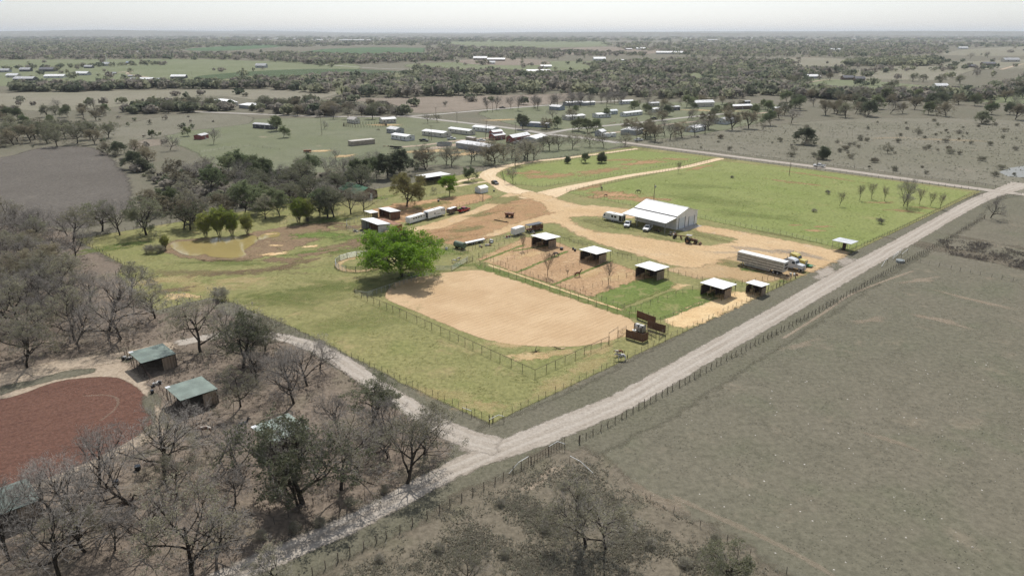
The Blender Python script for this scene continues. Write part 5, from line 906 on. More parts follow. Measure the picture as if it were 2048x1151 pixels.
home('house', 'tan house of the back row', 'house', K2(1345, 158), K2(1360, 163), K2(1460, 158), H=3.1, wc=CRM, rc=RG, group=HG)
home('barn', 'open barn with broad white roof behind the homes', 'barn', K2(1782, 160), K2(1800, 168), K2(1990, 162), H=4.0, rise=1.8, wc=CRM, rc=RW, nwin=2)
home('house', 'dark-walled house beside the tall green tree', 'house', K2(1558, 196), K2(1575, 202), K2(1658, 196), H=3, wc=DRK, rc=RG, group=HG)
home('house', 'white cottage left of the wide evergreen', 'house', K2(1388, 215), K2(1405, 222), K2(1462, 214), H=2.9, wc=WHT, rc=RW, group=HG)
home('ranch_house', 'long brown ranch house with white roof', 'house', K3(1368, 308), K3(1385, 318), K3(1692, 306), H=3.0, rise=1.1, wc=BRN, rc=RW, nwin=5, group=HG)
home('house', 'grey gabled house in front of the right-hand homes', 'house', K3(1250, 490), K3(1362, 509), K3(1502, 472), H=3.1, rise=1.5, wc=(0.55, 0.57, 0.56), rc=(0.34, 0.34, 0.34), nwin=3, group=HG)
home('shed', 'small dark shed behind the ranch house', 'shed', K3(1592, 246), K3(1600, 250), K3(1666, 246), H=2.8, wc=DRK, rc=RG, nwin=0)
home('house', 'white house at the right end of the cluster', 'house', K3(1972, 335), K3(1985, 341), K3(2060, 336), H=3, wc=WHT, rc=RW, group=HG)
home('house', 'white-roofed house half hidden by the budding oaks', 'house', (1378, 262), (1390, 265), (1412, 260), H=3, wc=WHT, rc=RW, group=HG)
def far_house(u0, u1, vt, vb, label, wc=CRM, rc=RW, cat='house', name='farmhouse', nw=2):
    d = dist_at(vb); L = (u1 - u0) / FPX * d; H = max(3.2, min(9, (vb - vt) / FPX * d * 0.92)); p = G((u0 + u1) / 2, vb); W = min(L * 0.55, 14)
    t = thing(name, label, cat, (p[0], p[1] + W / 2, 0), R(random.choice((-4, 3, 6))))
    gable(t, L, W, H * 0.55, H * 0.45, wallmat(wc), roofmat(rc), 0.5, thick=0.15)
    for i in range(nw): window(t, -L / 2 + L * (i + 0.5) / nw, -W / 2 - 0.002, H * 0.28, min(2.0, L * 0.12), H * 0.2, 'S')
    return t
k4 = lambda x0, x1, y0, y1: (x0 / 5.12, x1 / 5.12, 60 + y0 / 5.12, 60 + y1 / 5.12)
FAR = [(k4(-20, 85, 395, 435), 'grey house cut by the left edge', GRY, RG), (k4(60, 180, 445, 488), 'white-roofed barn at far left', CRM, RW), (k4(135, 330, 478, 522), 'wide dark-walled barn at far left', DRK, RG), (k4(450, 640, 455, 492), 'long white house in the far left field', WHT, RW), (k4(755, 895, 425, 466), 'bright white-roofed barn in the far left field', GRY, RW), (k4(1098, 1150, 450, 470), 'first tiny shed in the far left field', TAN, RG), (k4(1143, 1187, 435, 453), 'second tiny shed in the far left field', TAN, RG), (k4(1310, 1357, 465, 484), 'tiny shed beside the winding far lane', TAN, RG), (k4(1335, 1387, 490, 513), 'tiny brown shed below the winding far lane', BRN, RG), (k4(1430, 1555, 487, 522), 'brown barn behind the hedgerow', BRN, RW), (k4(1555, 1628, 497, 517), 'grey shed right of the brown far barn', GRY, RG), (k4(1745, 1890, 458, 497), 'white-roofed ranch barn behind the hedgerow', DRK, RW), (k4(1050, 1122, 330, 370), 'white house at the foot of the mast', WHT, RW), (k4(1290, 1357, 322, 347), 'blue-roofed house right of the mast', GRY, (0.35, 0.4, 0.48)), (k4(860, 942, 360, 392), 'dark shed left of the mast', DRK, RG), (k4(400, 542, 383, 427), 'dark slate-roofed house at far left', DRK, RD), (k4(200, 302, 385, 427), 'dark house further left of the slate-roofed one', DRK, RG), (k4(1340, 1432, 216, 242), 'white shed in front of the far left wood', CRM, RW),
    ((678, 748, 75.5, 81.5), 'long white arena roof on the far rise', GRY, RW), ((1313, 1366, 99.5, 108.5), 'broad white-roofed arena at far right of centre', CRM, RW), ((1187, 1211, 114, 121.5), 'white-roofed house in the far fields', WHT, RW), ((1081, 1103, 130, 135.5), 'small white shed beside the open ranch barn', WHT, RW), ((807, 828, 145, 153), 'white house at the edge of the broad wood', WHT, RW), ((764, 774, 147, 153), 'tiny white shed left of the wood-edge house', WHT, RW), ((947, 974, 112, 120.5), 'ranch barn on the red dirt lot', TAN, RW), ((975, 1010, 116, 122), 'second ranch barn on the red dirt lot', BRN, RW), ((845, 862, 163, 170), 'white house inside the broad wood', WHT, RW), ((868, 884, 157, 163), 'second white house inside the broad wood', WHT, RW), ((1686, 1708, 151, 160), 'dark brick house on the far right lane', BRN, RD), ((1711, 1730, 153, 162), 'second dark brick house on the far right lane', BRN, RD), ((1613, 1641, 149, 157), 'white-roofed barn among far right oaks', GRY, RW), ((1871, 1897, 167, 176), 'white-roofed house among right-hand oaks', CRM, RW), ((2008, 2040, 114, 124), 'pale house at far right edge', CRM, RG), ((1934, 1952, 129, 135), 'long dark shed in the far right fields', BRN, RD), ((1968, 1992, 124, 131), 'second dark shed in the far right fields', BRN, RD), ((511, 532, 127, 136), 'grey house left of the far road', GRY, RG), ((978, 990, 122, 128), 'tiny white house right of the ranch barns', WHT, RW), ((1919, 1936, 92, 98), 'white barn on the far right rise', WHT, RW), ((1660, 1682, 96, 102), 'white house before the far right rise', WHT, RW), ((1273, 1291, 95, 99.5), 'white shed on the fallow far field', WHT, RW), ((1250, 1264, 97, 100), 'brown shed on the fallow far field', BRN, RG), ((1230, 1248, 119, 122), 'low shed right of the white-roofed far house', TAN, RG), ((548, 566, 74.5, 78), 'white shed on the far rise', WHT, RW), ((585, 600, 75, 78.5), 'second white shed on the far rise', WHT, RW), ((622, 645, 77, 81), 'white barn left of the long arena roof', WHT, RW), ((515, 540, 77, 80.5), 'pale barn at the left of the far rise', CRM, RW), ((8, 30, 64, 68), 'white barn at the far left horizon', WHT, RW), ((975, 1015, 67.5, 70.5), 'pale building in the haze', WHT, RW), ((805, 870, 67, 71), 'long white building in the haze', WHT, RW), ((1365, 1385, 75, 78), 'white house on the far wooded rise', WHT, RW), ((1415, 1435, 77.5, 81), 'pale house on the far wooded rise', CRM, RW), ((1850, 1870, 71.5, 74.5), 'white barn at the far right horizon', WHT, RW), ((1705, 1720, 77, 80), 'white shed on the far right rise', WHT, RW), ((1490, 1506, 74, 77), 'pale house right of the far rise', CRM, RW)]
for (b, lb, wc, rc) in FAR: far_house(*b, lb, wc, rc, cat='house' if 'house' in lb else ('barn' if 'barn' in lb or 'arena' in lb else 'building'), name='house' if 'house' in lb else 'barn')
# open ranch barn far away
b = G(1076, 147); t = thing('open_barn', 'open-sided ranch barn with white roof in front of the green field', 'barn', b, R(8))
d_ = dist_at(147); L_ = 46 / FPX * d_; m = MB()
for i in range(6):
    for s in (-1, 1): MB().tube((-L_ / 2 + L_ * i / 5, s * 9, 0), (-L_ / 2 + L_ * i / 5, s * 9, 4.2), 0.25, 5).build('post', W_post, t)
r_ = MB()
for s in (-1, 1): r_.add([(-L_ / 2 - 1, 0, 6.4), (L_ / 2 + 1, 0, 6.4), (L_ / 2 + 1, s * 10.5, 4.1), (-L_ / 2 - 1, s * 10.5, 4.1), (-L_ / 2 - 1, 0, 6.6), (L_ / 2 + 1, 0, 6.6), (L_ / 2 + 1, s * 10.5, 4.3), (-L_ / 2 - 1, s * 10.5, 4.3)], [(0, 1, 2, 3), (4, 5, 6, 7), (0, 1, 5, 4), (1, 2, 6, 5), (2, 3, 7, 6), (3, 0, 4, 7)])
r_.build('roof', roofmat(RW), t); MB().span(-L_ / 2, -L_ / 2 + 8, 2, 8.8, 0, 4).build('stall', wallmat(BRN), t)
# mast
p = G(215.5, 132.5); t = thing('mast', 'slim white lattice mast in the far left field', 'mast', p); hm = px_h(132.5, 109)
mm = MB()
for k in range(3): a = k * 2.094; mm.tube((1.2 * math.cos(a), 1.2 * math.sin(a), 0), (0.3 * math.cos(a), 0.3 * math.sin(a), hm), 0.18, 4)
mm.build('leg_frame', W_wht, t); br = MB()
for k in range(10): z = hm * k / 10; r = 1.2 - 0.9 * k / 10; [br.tube((r * math.cos(a * 2.094), r * math.sin(a * 2.094), z), ((r - 0.09) * math.cos(a * 2.094 + 2.094), (r - 0.09) * math.sin(a * 2.094 + 2.094), z + hm / 10), 0.08, 3) for a in range(3)]
br.build('lattice', W_wht, t)

# ---- the big barn with its lean-to: x runs along the ridge (bearing -47), y towards the back
o_ = np.array(G(1351.5, 460)); ang = R(-47.3); ex = np.array([math.cos(ang), math.sin(ang)]); ey = np.array([-ex[1], ex[0]])
LB, WB, HE, HR, LT, HL = 18.0, 13.0, 5.0, 6.9, 7.0, 3.7
cen = o_ - ex * LB / 2 + ey * 0.0
barn = thing('metal_barn', 'big white-roofed metal barn with open lean-to in the middle of the yard', 'barn', (cen[0], cen[1], 0), ang)
h = LB / 2
w = MB(); w.span(-h, h, 0, 0.12, 0, HE); w.build('wall', W_barnwall, barn); w = MB(); w.span(-h, h, WB - 0.12, WB, 0, HE); w.build('wall', W_barnwall, barn)
for s in (-1, 1):
    w = MB(); x0, x1 = (h - 0.12, h) if s > 0 else (-h, -h + 0.12)
    w.prism_x([(0.125, 0), (WB - 0.125, 0), (WB - 0.125, HE), (WB / 2, HR - 0.02), (0.125, HE)], x0, x1); w.build('gable_wall', W_barnend, barn)
for s, nm in ((-1, 'roof_slope'), (1, 'roof_slope')):
    r_ = MB(); y0, y1 = WB / 2, (-0.25 if s < 0 else WB + 0.25); ze = HE - 0.05
    r_.add([(-h - 0.3, y0, HR), (h + 0.3, y0, HR), (h + 0.3, y1, ze), (-h - 0.3, y1, ze), (-h - 0.3, y0, HR + 0.1), (h + 0.3, y0, HR + 0.1), (h + 0.3, y1, ze + 0.1), (-h - 0.3, y1, ze + 0.1)], [(0, 1, 2, 3), (4, 5, 6, 7), (0, 1, 5, 4), (1, 2, 6, 5), (2, 3, 7, 6), (3, 0, 4, 7)]); ro = r_.build(nm, W_roof, barn)
MB().beam((-h - 0.32, WB / 2, HR + 0.13), (h + 0.32, WB / 2, HR + 0.13), 0.5, 0.06).build('ridge_cap', W_roof, barn)
MB().beam((-h - 0.2, -0.34, HE - 0.3), (h + 0.2, -0.34, HE - 0.3), 0.12, 0.3).build('gutter', W_dark, barn)
r_ = MB(); za, zb = HE - 0.42, HL
r_.add([(-h - 0.6, -0.5, za), (h + 0.4, -0.5, za), (h + 0.4, -LT, zb), (-h - 0.6, -LT, zb), (-h - 0.6, -0.5, za + 0.1), (h + 0.4, -0.5, za + 0.1), (h + 0.4, -LT, zb + 0.1), (-h - 0.6, -LT, zb + 0.1)], [(0, 1, 2, 3), (4, 5, 6, 7), (0, 1, 5, 4), (1, 2, 6, 5), (2, 3, 7, 6), (3, 0, 4, 7)]); r_.build('lean_to_roof', W_roof, barn)
for x in (-h, -h / 3, h / 3, h): MB().span(x - 0.1, x + 0.1, -LT + 0.3, -LT + 0.5, 0, HL - 0.02).build('post', W_pipe, barn)
MB().beam((-h - 0.3, -LT + 0.4, HL - 0.12), (h + 0.3, -LT + 0.4, HL - 0.12), 0.15, 0.2).build('beam', W_pipe, barn)
for y, wd, hd in ((3.3, 3.6, 3.9), (9.3, 3.4, 3.4)):
    d1 = MB(); d1.span(h, h + 0.05, y - wd / 2, y + wd / 2, 0, hd); do = d1.build('roller_door', W_door, barn)
    fr = MB(); fr.span(h, h + 0.09, y - wd / 2 - 0.15, y - wd / 2, 0, hd + 0.15); fr.span(h, h + 0.09, y + wd / 2, y + wd / 2 + 0.25, 0, hd + 0.15); fr.build('door_frame', W_dark, do)
door(barn, h - 5, 0, 1.0, 2.1, 'S', W_wht); MB().span(h + 0.05, h + 3.2, 0.8, 11.5, 0, 0.09).build('apron', W_conc, barn)
MB().span(-h + 0.2, -h + 2.8, -0.3, -0.02, 0.9, 1.0).build('shelf', W_lumber, barn)

# ---- loafing sheds on the horse runs: local x along bearing 43 (towards the yard), y along 133
def loafing(label, roof_px, zr, size, group='white-roofed loafing sheds'):
    q = np.mean([G(*p, zr) for p in roof_px], 0); t = thing('loafing_shed', label, 'shed', (q[0], q[1], 0), AX, group)
    S = size / 2; z1, z0 = zr + 0.15, zr - 0.2
    r_ = MB(); r_.add([(-S, -S, z1), (S, -S, z0), (S, S, z0), (-S, S, z1), (-S, -S, z1 + 0.08), (S, -S, z0 + 0.08), (S, S, z0 + 0.08), (-S, S, z1 + 0.08)], [(0, 1, 2, 3), (4, 5, 6, 7), (0, 1, 5, 4), (1, 2, 6, 5), (2, 3, 7, 6), (3, 0, 4, 7)]); ro = r_.build('roof', W_roof, t)
    for y in (-S + 0.5, 0, S - 0.5): ra = MB(); ra.beam((-S + 0.05, y, z1 - 0.1), (S - 0.05, y, z0 - 0.1), 0.08, 0.16); ra.build('rafter', W_lumber, t)
    def wall(x0, x1, y0, y1, h_, nm='plank_wall', n=None, mat=W_plank):
        m = MB(); L = max(abs(x1 - x0), abs(y1 - y0)); n = int(L / 0.3)
        for i in range(n):
            a, b_ = i / n, (i + 1) / n - 0.02 / L * 1.0; hh = h_ - random.uniform(0, 0.1); k = random.uniform(0, 0.03)
            if abs(x1 - x0) > abs(y1 - y0): m.span(x0 + (x1 - x0) * a, x0 + (x1 - x0) * b_, y0 + k, y0 + 0.05 + k, 0.05, hh)
            else: m.span(x0 + k, x0 + 0.05 + k, y0 + (y1 - y0) * a, y0 + (y1 - y0) * b_, 0.05, hh)
        return m.build(nm, mat, t)
    hb = zr - 0.5; xb = S * 0.45
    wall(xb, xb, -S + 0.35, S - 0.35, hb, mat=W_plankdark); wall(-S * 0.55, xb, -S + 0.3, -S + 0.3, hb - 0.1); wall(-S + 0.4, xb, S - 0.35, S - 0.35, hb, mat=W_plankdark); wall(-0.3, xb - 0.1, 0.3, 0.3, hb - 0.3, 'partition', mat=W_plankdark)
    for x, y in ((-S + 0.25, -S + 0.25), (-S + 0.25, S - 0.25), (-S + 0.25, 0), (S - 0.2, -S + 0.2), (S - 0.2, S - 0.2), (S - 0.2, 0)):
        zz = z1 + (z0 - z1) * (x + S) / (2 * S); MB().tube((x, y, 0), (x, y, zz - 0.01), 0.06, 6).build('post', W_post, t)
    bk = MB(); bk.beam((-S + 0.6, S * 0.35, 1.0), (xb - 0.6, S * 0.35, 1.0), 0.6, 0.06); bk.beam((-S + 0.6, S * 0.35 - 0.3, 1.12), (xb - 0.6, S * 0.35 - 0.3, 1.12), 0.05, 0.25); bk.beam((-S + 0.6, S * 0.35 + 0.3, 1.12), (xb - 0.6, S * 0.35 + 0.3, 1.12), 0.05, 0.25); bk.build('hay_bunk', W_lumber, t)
    for x in (-S + 0.7, xb - 0.7): MB().span(x - 0.05, x + 0.05, S * 0.35 - 0.05, S * 0.35 + 0.05, 0, 0.96).build('bunk_leg', W_lumber, t)
    return t
loafing('white-roofed loafing shed nearest the box trailer, first from the left', [(1063, 472), (1089, 463), (1120, 472), (1094, 481)], 3.2, 7.0)
loafing('second white-roofed loafing shed from the left', [(1160, 500), (1186, 490), (1222, 500), (1194, 510)], 3.2, 7.0)
loafing('third white-roofed loafing shed from the left', [(1271, 531), (1298, 521), (1337, 532), (1311, 544)], 3.2, 7.0)
loafing('fourth white-roofed loafing shed, in front of the cattle trailer', [(1400, 566), (1428, 554), (1472, 567), (1448, 580)], 3.2, 6.9)
loafing('smallest white-roofed loafing shed, closest to the road', [(1493, 567), (1508, 558), (1539, 566), (1522, 575)], 2.8, 4.6)
# pole shed at the far right of the yard
q = np.mean([G(*p, 3.0) for p in [(1664, 482), (1680, 474), (1717, 482), (1701, 488)]], 0); t = thing('pole_shed', 'grey-roofed open pole shed with pipe pens beside the road', 'shed', (q[0], q[1], 0), AX)
r_ = MB(); r_.add([(-3, -3, 3.1), (3, -3, 2.85), (3, 3, 2.85), (-3, 3, 3.1), (-3, -3, 3.2), (3, -3, 2.95), (3, 3, 2.95), (-3, 3, 3.2)], [(0, 1, 2, 3), (4, 5, 6, 7), (0, 1, 5, 4), (1, 2, 6, 5), (2, 3, 7, 6), (3, 0, 4, 7)]); r_.build('roof', W_galv, t)
for x in (-2.7, 2.7):
    for y in (-2.7, 0, 2.7): MB().tube((x, y, 0), (x, y, 2.9), 0.06, 6).build('post', W_pipe, t)
MB().span(-0.5, 0.5, -0.4, 0.4, 0, 2.6).build('water_tank', W_plankdark, t)
for y in (-2.7, 0, 2.7):
    rr = MB(); [rr.tube((-2.7, y, z), (2.7, y, z), 0.035, 5) for z in (0.5, 0.9, 1.3)]; rr.build('pipe_rail', W_plankdark, t)
# ---- pens and house on the left of the farm
def shed_box(name, label, px, zr, slope, rm, wm, open_side='S', wallh=None, cat='shed', rz=None, walls='ENW', LWd=None, posts=True):
    P = [np.array(G(*p, zr)) for p in px]; c_ = np.mean(P, 0)
    L = (np.linalg.norm(P[2] - P[1]) + np.linalg.norm(P[3] - P[0])) / 2; W = (np.linalg.norm(P[1] - P[0]) + np.linalg.norm(P[3] - P[2])) / 2
    if LWd: L, W = LWd
    t = thing(name, label, cat, (c_[0], c_[1], 0), R(-47) if rz is None else rz); a, b_ = L / 2, W / 2
    zn, zs = zr - slope / 2, zr + slope / 2     # north edge lower
    r_ = MB(); r_.add([(-a, -b_, zs), (a, -b_, zs), (a, b_, zn), (-a, b_, zn), (-a, -b_, zs + 0.09), (a, -b_, zs + 0.09), (a, b_, zn + 0.09), (-a, b_, zn + 0.09)], [(0, 1, 2, 3), (4, 5, 6, 7), (0, 1, 5, 4), (1, 2, 6, 5), (2, 3, 7, 6), (3, 0, 4, 7)]); r_.build('roof', rm, t)
    i = 0.25; zl = min(zn, zs) - 0.03
    if 'N' in walls: MB().span(-a + i, a - i, b_ - i - 0.06, b_ - i, 0, zl).build('wall', wm, t)
    if 'E' in walls: MB().span(a - i - 0.06, a - i, -b_ + i, b_ - i - 0.06, 0, zl).build('wall', wm, t)
    if 'W' in walls: MB().span(-a + i, -a + i + 0.06, -b_ + i, b_ - i - 0.06, 0, zl).build('wall', wm, t)
    if 's' in walls: MB().span(0.1 * a, a - i - 0.06, -b_ + i, -b_ + i + 0.06, 0, zl).build('wall', wm, t)
    for k in range(4):
        x = -a + i + (2 * a - 2 * i) * k / 3
        MB().tube((x, -b_ + 0.12, 0), (x, -b_ + 0.12, zs - 0.02), 0.07, 6).build('post', W_post, t)
    return t, a, b_
t, a, b_ = shed_box('stable', 'white-roofed stable with wire pens in front, left of the big green tree', [(722, 440), (744, 433), (780, 446), (757, 451)], 3.4, 0.5, W_roof, solid('pale_metal_wall', (0.5, 0.5, 0.48, 1), 0.5, ribs=('Y', 1.6)))
MB().span(-a + 1, a - 0.5, 0.2, 0.3, 0, 2.6).build('stall_front', W_redplank, t); MB().span(a + 0.2, a + 1.5, -0.6, 0.8, 0, 1.3).build('feed_bin', W_lumber, t)
rr = MB(); rr.add([(-a + 1, b_ + 0.05, 3.0), (a + 1.5, b_ + 0.05, 3.0), (a + 1.5, b_ + 4, 2.4), (-a + 1, b_ + 4, 2.4), (-a + 1, b_ + 0.05, 3.08), (a + 1.5, b_ + 0.05, 3.08), (a + 1.5, b_ + 4, 2.48), (-a + 1, b_ + 4, 2.48)], [(0, 1, 2, 3), (4, 5, 6, 7), (0, 1, 5, 4), (1, 2, 6, 5), (2, 3, 7, 6), (3, 0, 4, 7)]); rr.build('rusty_lean_to_roof', W_rust, t)
MB().span(a + 1.1, a + 1.2, b_ + 0.3, b_ + 3.9, 0, 2.38).build('rusty_side_wall', W_rust, t)
t, a, b_ = shed_box('stable', 'small white-roofed stable with reddish wooden walls by the red paddock', [(758, 417), (776, 414), (802, 422), (780, 424)], 3.0, 0.3, W_roof, W_redplank, LWd=(8.2, 4.6))
MB().span(-a + 0.6, a - 1.6, -0.3, -0.2, 0, 2.2).build('stall_front', W_redplank, t); MB().span(a - 1.3, a - 0.3, -b_ + 0.3, -b_ + 0.4, 0, 2.2).build('door', W_lumber, t)
t, a, b_ = shed_box('pen_shelter', 'little white-roofed shelter left of the wooden stable', [(731, 423), (742, 420), (753, 423), (744, 427)], 2.4, 0.2, W_roof, W_plank, LWd=(4.6, 3.6), walls='N')
t, a, b_ = shed_box('storage_shed', 'small white garden shed beside the far drive', [(950, 372), (964, 368), (976, 374), (962, 376)], 2.6, 0.0, W_wht, W_wht, LWd=(3.6, 4.4), walls='', rz=R(-47), posts=False)
for c_ in kids(t): bpy.data.objects.remove(c_)
gable(t, 4.6, 3.6, 2.1, 0.8, W_wht, W_roof, 0.15); t.rotation_euler = (0, 0, R(43 + 5)); t['category'] = 'shed'
for y in (-0.75, 0.75): MB().span(-2.36, -2.3, y - 0.7, y + 0.7, 0.1, 1.95).build('door', W_door, t)
t, a, b_ = shed_box('carport', 'white-roofed carport with two dark cars beside the house', [(835, 352), (870, 345), (898, 347), (862, 355)], 3.2, 0.2, W_roof, W_plankdark, LWd=(14, 8.5), walls='N', rz=R(40))
hp = G(752, 396); t = thing('house', 'brick house with green metal roof behind the live oak', 'house', (hp[0] - 8, hp[1] + 4, 0), R(-47))
gable(t, 15, 9, 2.8, 2.0, W_brick, W_greenroof2, 0.6)
for x in (-5, -1.5, 5): window(t, x, -4.502, 1.6, 1.2, 1.2, 'S')
window(t, 7.502, -2, 1.6, 1.1, 1.1, 'E'); door(t, 2, -4.5, 1.0, 2.1, 'S', W_wht); door(t, 7.5, 1.5, 1.0, 2.1, 'E', W_wht)
# ---- neighbour's green-roofed sheds
def green_shed(label, px, zr=3.0, name='horse_shed'):
    P = [np.array(G(*p, zr)) for p in px]; c_ = np.mean(P, 0); t = thing(name, label, 'shed', (c_[0], c_[1], 0), R(-44), 'green-roofed horse sheds'); a, b_ = 3.6, 3.4
    r_ = MB(); r_.add([(-a, -b_, zr + 0.15), (a, -b_, zr + 0.15), (a, b_, zr - 0.1), (-a, b_, zr - 0.1), (-a, -b_, zr + 0.24), (a, -b_, zr + 0.24), (a, b_, zr), (-a, b_, zr)], [(0, 1, 2, 3), (4, 5, 6, 7), (0, 1, 5, 4), (1, 2, 6, 5), (2, 3, 7, 6), (3, 0, 4, 7)]); r_.build('roof', W_greenroof, t)
    MB().span(-a - 0.03, -a + 0.75, -b_ - 0.02, -b_ + 0.8, zr + 0.245, zr + 0.26).build('roof_patch', W_galv, t)
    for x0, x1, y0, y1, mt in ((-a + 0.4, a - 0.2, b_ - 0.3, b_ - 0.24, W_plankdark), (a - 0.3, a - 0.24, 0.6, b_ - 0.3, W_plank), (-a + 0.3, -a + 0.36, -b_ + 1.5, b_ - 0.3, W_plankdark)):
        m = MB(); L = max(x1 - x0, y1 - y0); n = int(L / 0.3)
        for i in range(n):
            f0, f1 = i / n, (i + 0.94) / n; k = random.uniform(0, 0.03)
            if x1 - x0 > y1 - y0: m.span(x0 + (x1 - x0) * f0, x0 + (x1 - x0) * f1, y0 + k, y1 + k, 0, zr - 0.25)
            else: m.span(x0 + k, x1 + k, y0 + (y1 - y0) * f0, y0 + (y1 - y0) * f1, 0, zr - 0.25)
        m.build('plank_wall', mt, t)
    for x in (-a + 0.15, -a + 1.6, 0.2, a - 0.2):
        for y in (-b_ + 0.15, b_ - 0.15): MB().tube((x, y, 0), (x, y, zr - 0.1), 0.07, 6).build('post', W_post, t)
    return t
green_shed('green-roofed horse shed under the great spreading oak, uppermost', [(257, 704), (325, 688), (355, 709), (280, 725)])
green_shed('green-roofed horse shed with white roof patch, middle of three', [(329, 772), (407, 754), (439, 780), (355, 801)])
green_shed('pale green-roofed shed cut by the left edge', [(-45, 985), (50, 957), (77, 1009), (-40, 1045)])
green_shed('green-roofed shed half hidden under the oaks near the road', [(508, 872), (560, 828), (606, 842), (568, 884)])
# ------------------------------------------------------------------ fences, gates, pens
F_t = solid('steel_t_post', (0.10, 0.085, 0.075, 1), 0.7, 0.2, rnd=0.35); F_wood = solid('cedar_post', (0.16, 0.13, 0.10, 1), 0.9, rnd=0.35); F_pipe = solid('rusty_pipe', (0.10, 0.07, 0.055, 1), 0.7, 0.2, rnd=0.2); F_wire = solid('fence_wire', (0.16, 0.15, 0.14, 1), 0.5, 0.4); F_grey = solid('galvanised_panel', (0.36, 0.38, 0.38, 1), 0.45, 0.4, rnd=0.1); F_white = solid('white_pipe', (0.75, 0.75, 0.72, 1), 0.5); F_dark = solid('dark_panel', (0.05, 0.07, 0.06, 1), 0.5, 0.2)
POSTS = {}
def post_mesh(kind, h):
    k = (kind, round(h, 2))
    if k not in POSTS:
        m = MB()
        if kind == 't': m.box(0, 0, h / 2, 0.06, 0.06, h); m.box(0.02, 0, h * 0.8, 0.10, 0.02, h * 0.35)
        elif kind == 'wood': m.tube((0, 0, -0.1), (0.03, 0.02, h), 0.085, 6, 0.06)
        else: m.tube((0, 0, 0), (0, 0, h), 0.055, 6)
        POSTS[k] = m.mesh('post', {'t': F_t, 'wood': F_wood, 'pipe': F_pipe, 'grey': F_grey}[kind])
    return POSTS[k]
def fence(label, pts, spacing, h=1.25, kind='t', wires=(0.35, 0.7, 1.1), wr=0.012, top=None, world=False, cat='fence', name='fence', joined=False, corner=None, wm=None, jitter=0.15, group=None, mesh_net=False):
    W = [Vector((*(p if world else G(*p)), 0)) for p in pts]; c0 = W[0]; t = thing(name, label, cat, c0, 0, group)
    rng = random.Random(int(abs(c0.x * 13 + c0.y * 7))); spots = []
    for a, b in zip(W[:-1], W[1:]):
        n = max(1, round((b - a).length / spacing))
        for i in range(n): spots.append(a.lerp(b, (i + (rng.uniform(-jitter, jitter) if i else 0)) / n))
    spots.append(W[-1])
    if joined:
        m = MB()
        for s in spots: q = s - c0; hh = h * rng.uniform(0.9, 1.08); m.box(q.x, q.y, hh / 2, 0.09, 0.09, hh)
        o = m.build('posts', {'t': F_t, 'wood': F_wood, 'pipe': F_pipe, 'grey': F_grey}[kind], t); o['kind'] = 'stuff'
    else:
        me = post_mesh(kind, h)
        for s in spots:
            o = obj('post', me, t, s - c0, rng.uniform(0, 6)); o.rotation_euler = (rng.uniform(-0.05, 0.05), rng.uniform(-0.05, 0.05), rng.uniform(0, 6)) if kind in ('t', 'wood') else (0, 0, 0); o.scale = (1, 1, rng.uniform(0.9, 1.1) if kind in ('t', 'wood') else 1)
    if corner:
        for p in (W if corner == 'all' else (W[0], W[-1])): obj('corner_post', post_mesh('wood', h * 1.15), t, p - c0 + Vector((0.12, 0, 0)))
    if wires:
        m = MB()
        for z in wires:
            for a, b in zip(W[:-1], W[1:]): m.tube(a - c0 + Vector((0, 0, z)), b - c0 + Vector((0, 0, z)), wr, 3)
        o = m.build('wire', wm or F_wire, t); o['kind'] = 'stuff'
    if top:
        for a, b in zip(W[:-1], W[1:]): MB().tube(a - c0 + Vector((0, 0, h + 0.02)), b - c0 + Vector((0, 0, h + 0.02)), top, 6).build('top_rail', F_pipe if kind == 'pipe' else wm or F_grey, t)
    return t
def panel_gate(label, A, B, h=1.3, rails=5, mat=F_grey, name='gate', z0=0.25, cat='gate', r=0.03):
    a, b = Vector((*G(*A), 0)), Vector((*G(*B), 0)); L = (b - a).length; t = thing(name, label, cat, a, math.atan2(b.y - a.y, b.x - a.x))
    fr = MB(); fr.tube((0, 0, 0), (0, 0, h + 0.15), r * 1.4, 6); fr.tube((L, 0, 0), (L, 0, h + 0.15), r * 1.4, 6); fr.tube((L / 2, 0, z0), (L / 2, 0, h), r, 6); fr.build('frame', mat, t)
    for i in range(rails): z = z0 + (h - z0) * i / (rails - 1); MB().tube((0, 0, z), (L, 0, z), r, 6).build('rail', mat, t)
    return t
# along the gravel road
fence('weathered post fence along the right-hand pasture by the gravel road', [(1968, 437), (1900, 477), (1800, 531), (1700, 589), (1600, 643), (1500, 694), (1400, 749), (1300, 804), (1230, 845), (1158, 884)], 1.9, 1.35, 'wood', name='roadside_fence', corner='ends')
fence('post fence in the weeds below the gate, running to the bottom edge', [(1062, 926), (990, 966), (900, 1012), (800, 1062), (700, 1110), (600, 1162), (560, 1182)], 1.9, 1.35, 'wood', name='roadside_fence')
t = panel_gate('long wire gate of thin stays in the road fence', (1063, 927), (1129, 887), 1.25, 3, F_pipe, name='stay_gate')
L = (Vector(G(1129, 887)) - Vector(G(1063, 927))).length
for i in range(1, 12): MB().tube((L * i / 12, 0, 0), (L * i / 12, 0, 1.35), 0.035, 5).build('stay', F_pipe, t)
def hoop(label, pts, z=1.5, mat=F_white):
    q = [Vector((*G(u, v, zz), zz)) for u, v, zz in pts]; c0 = Vector((q[0].x, q[0].y, 0)); t = thing('brace_pipe', label, 'pipe', c0); MB().pipe([p - c0 for p in q], 0.05, 6).build('pipe', mat, t)
    for p in (q[0], q[-1]): MB().tube((p.x - c0.x, p.y - c0.y, 0), (p.x - c0.x, p.y - c0.y, p.z), 0.05, 6).build('post', F_pipe, t)
    return t
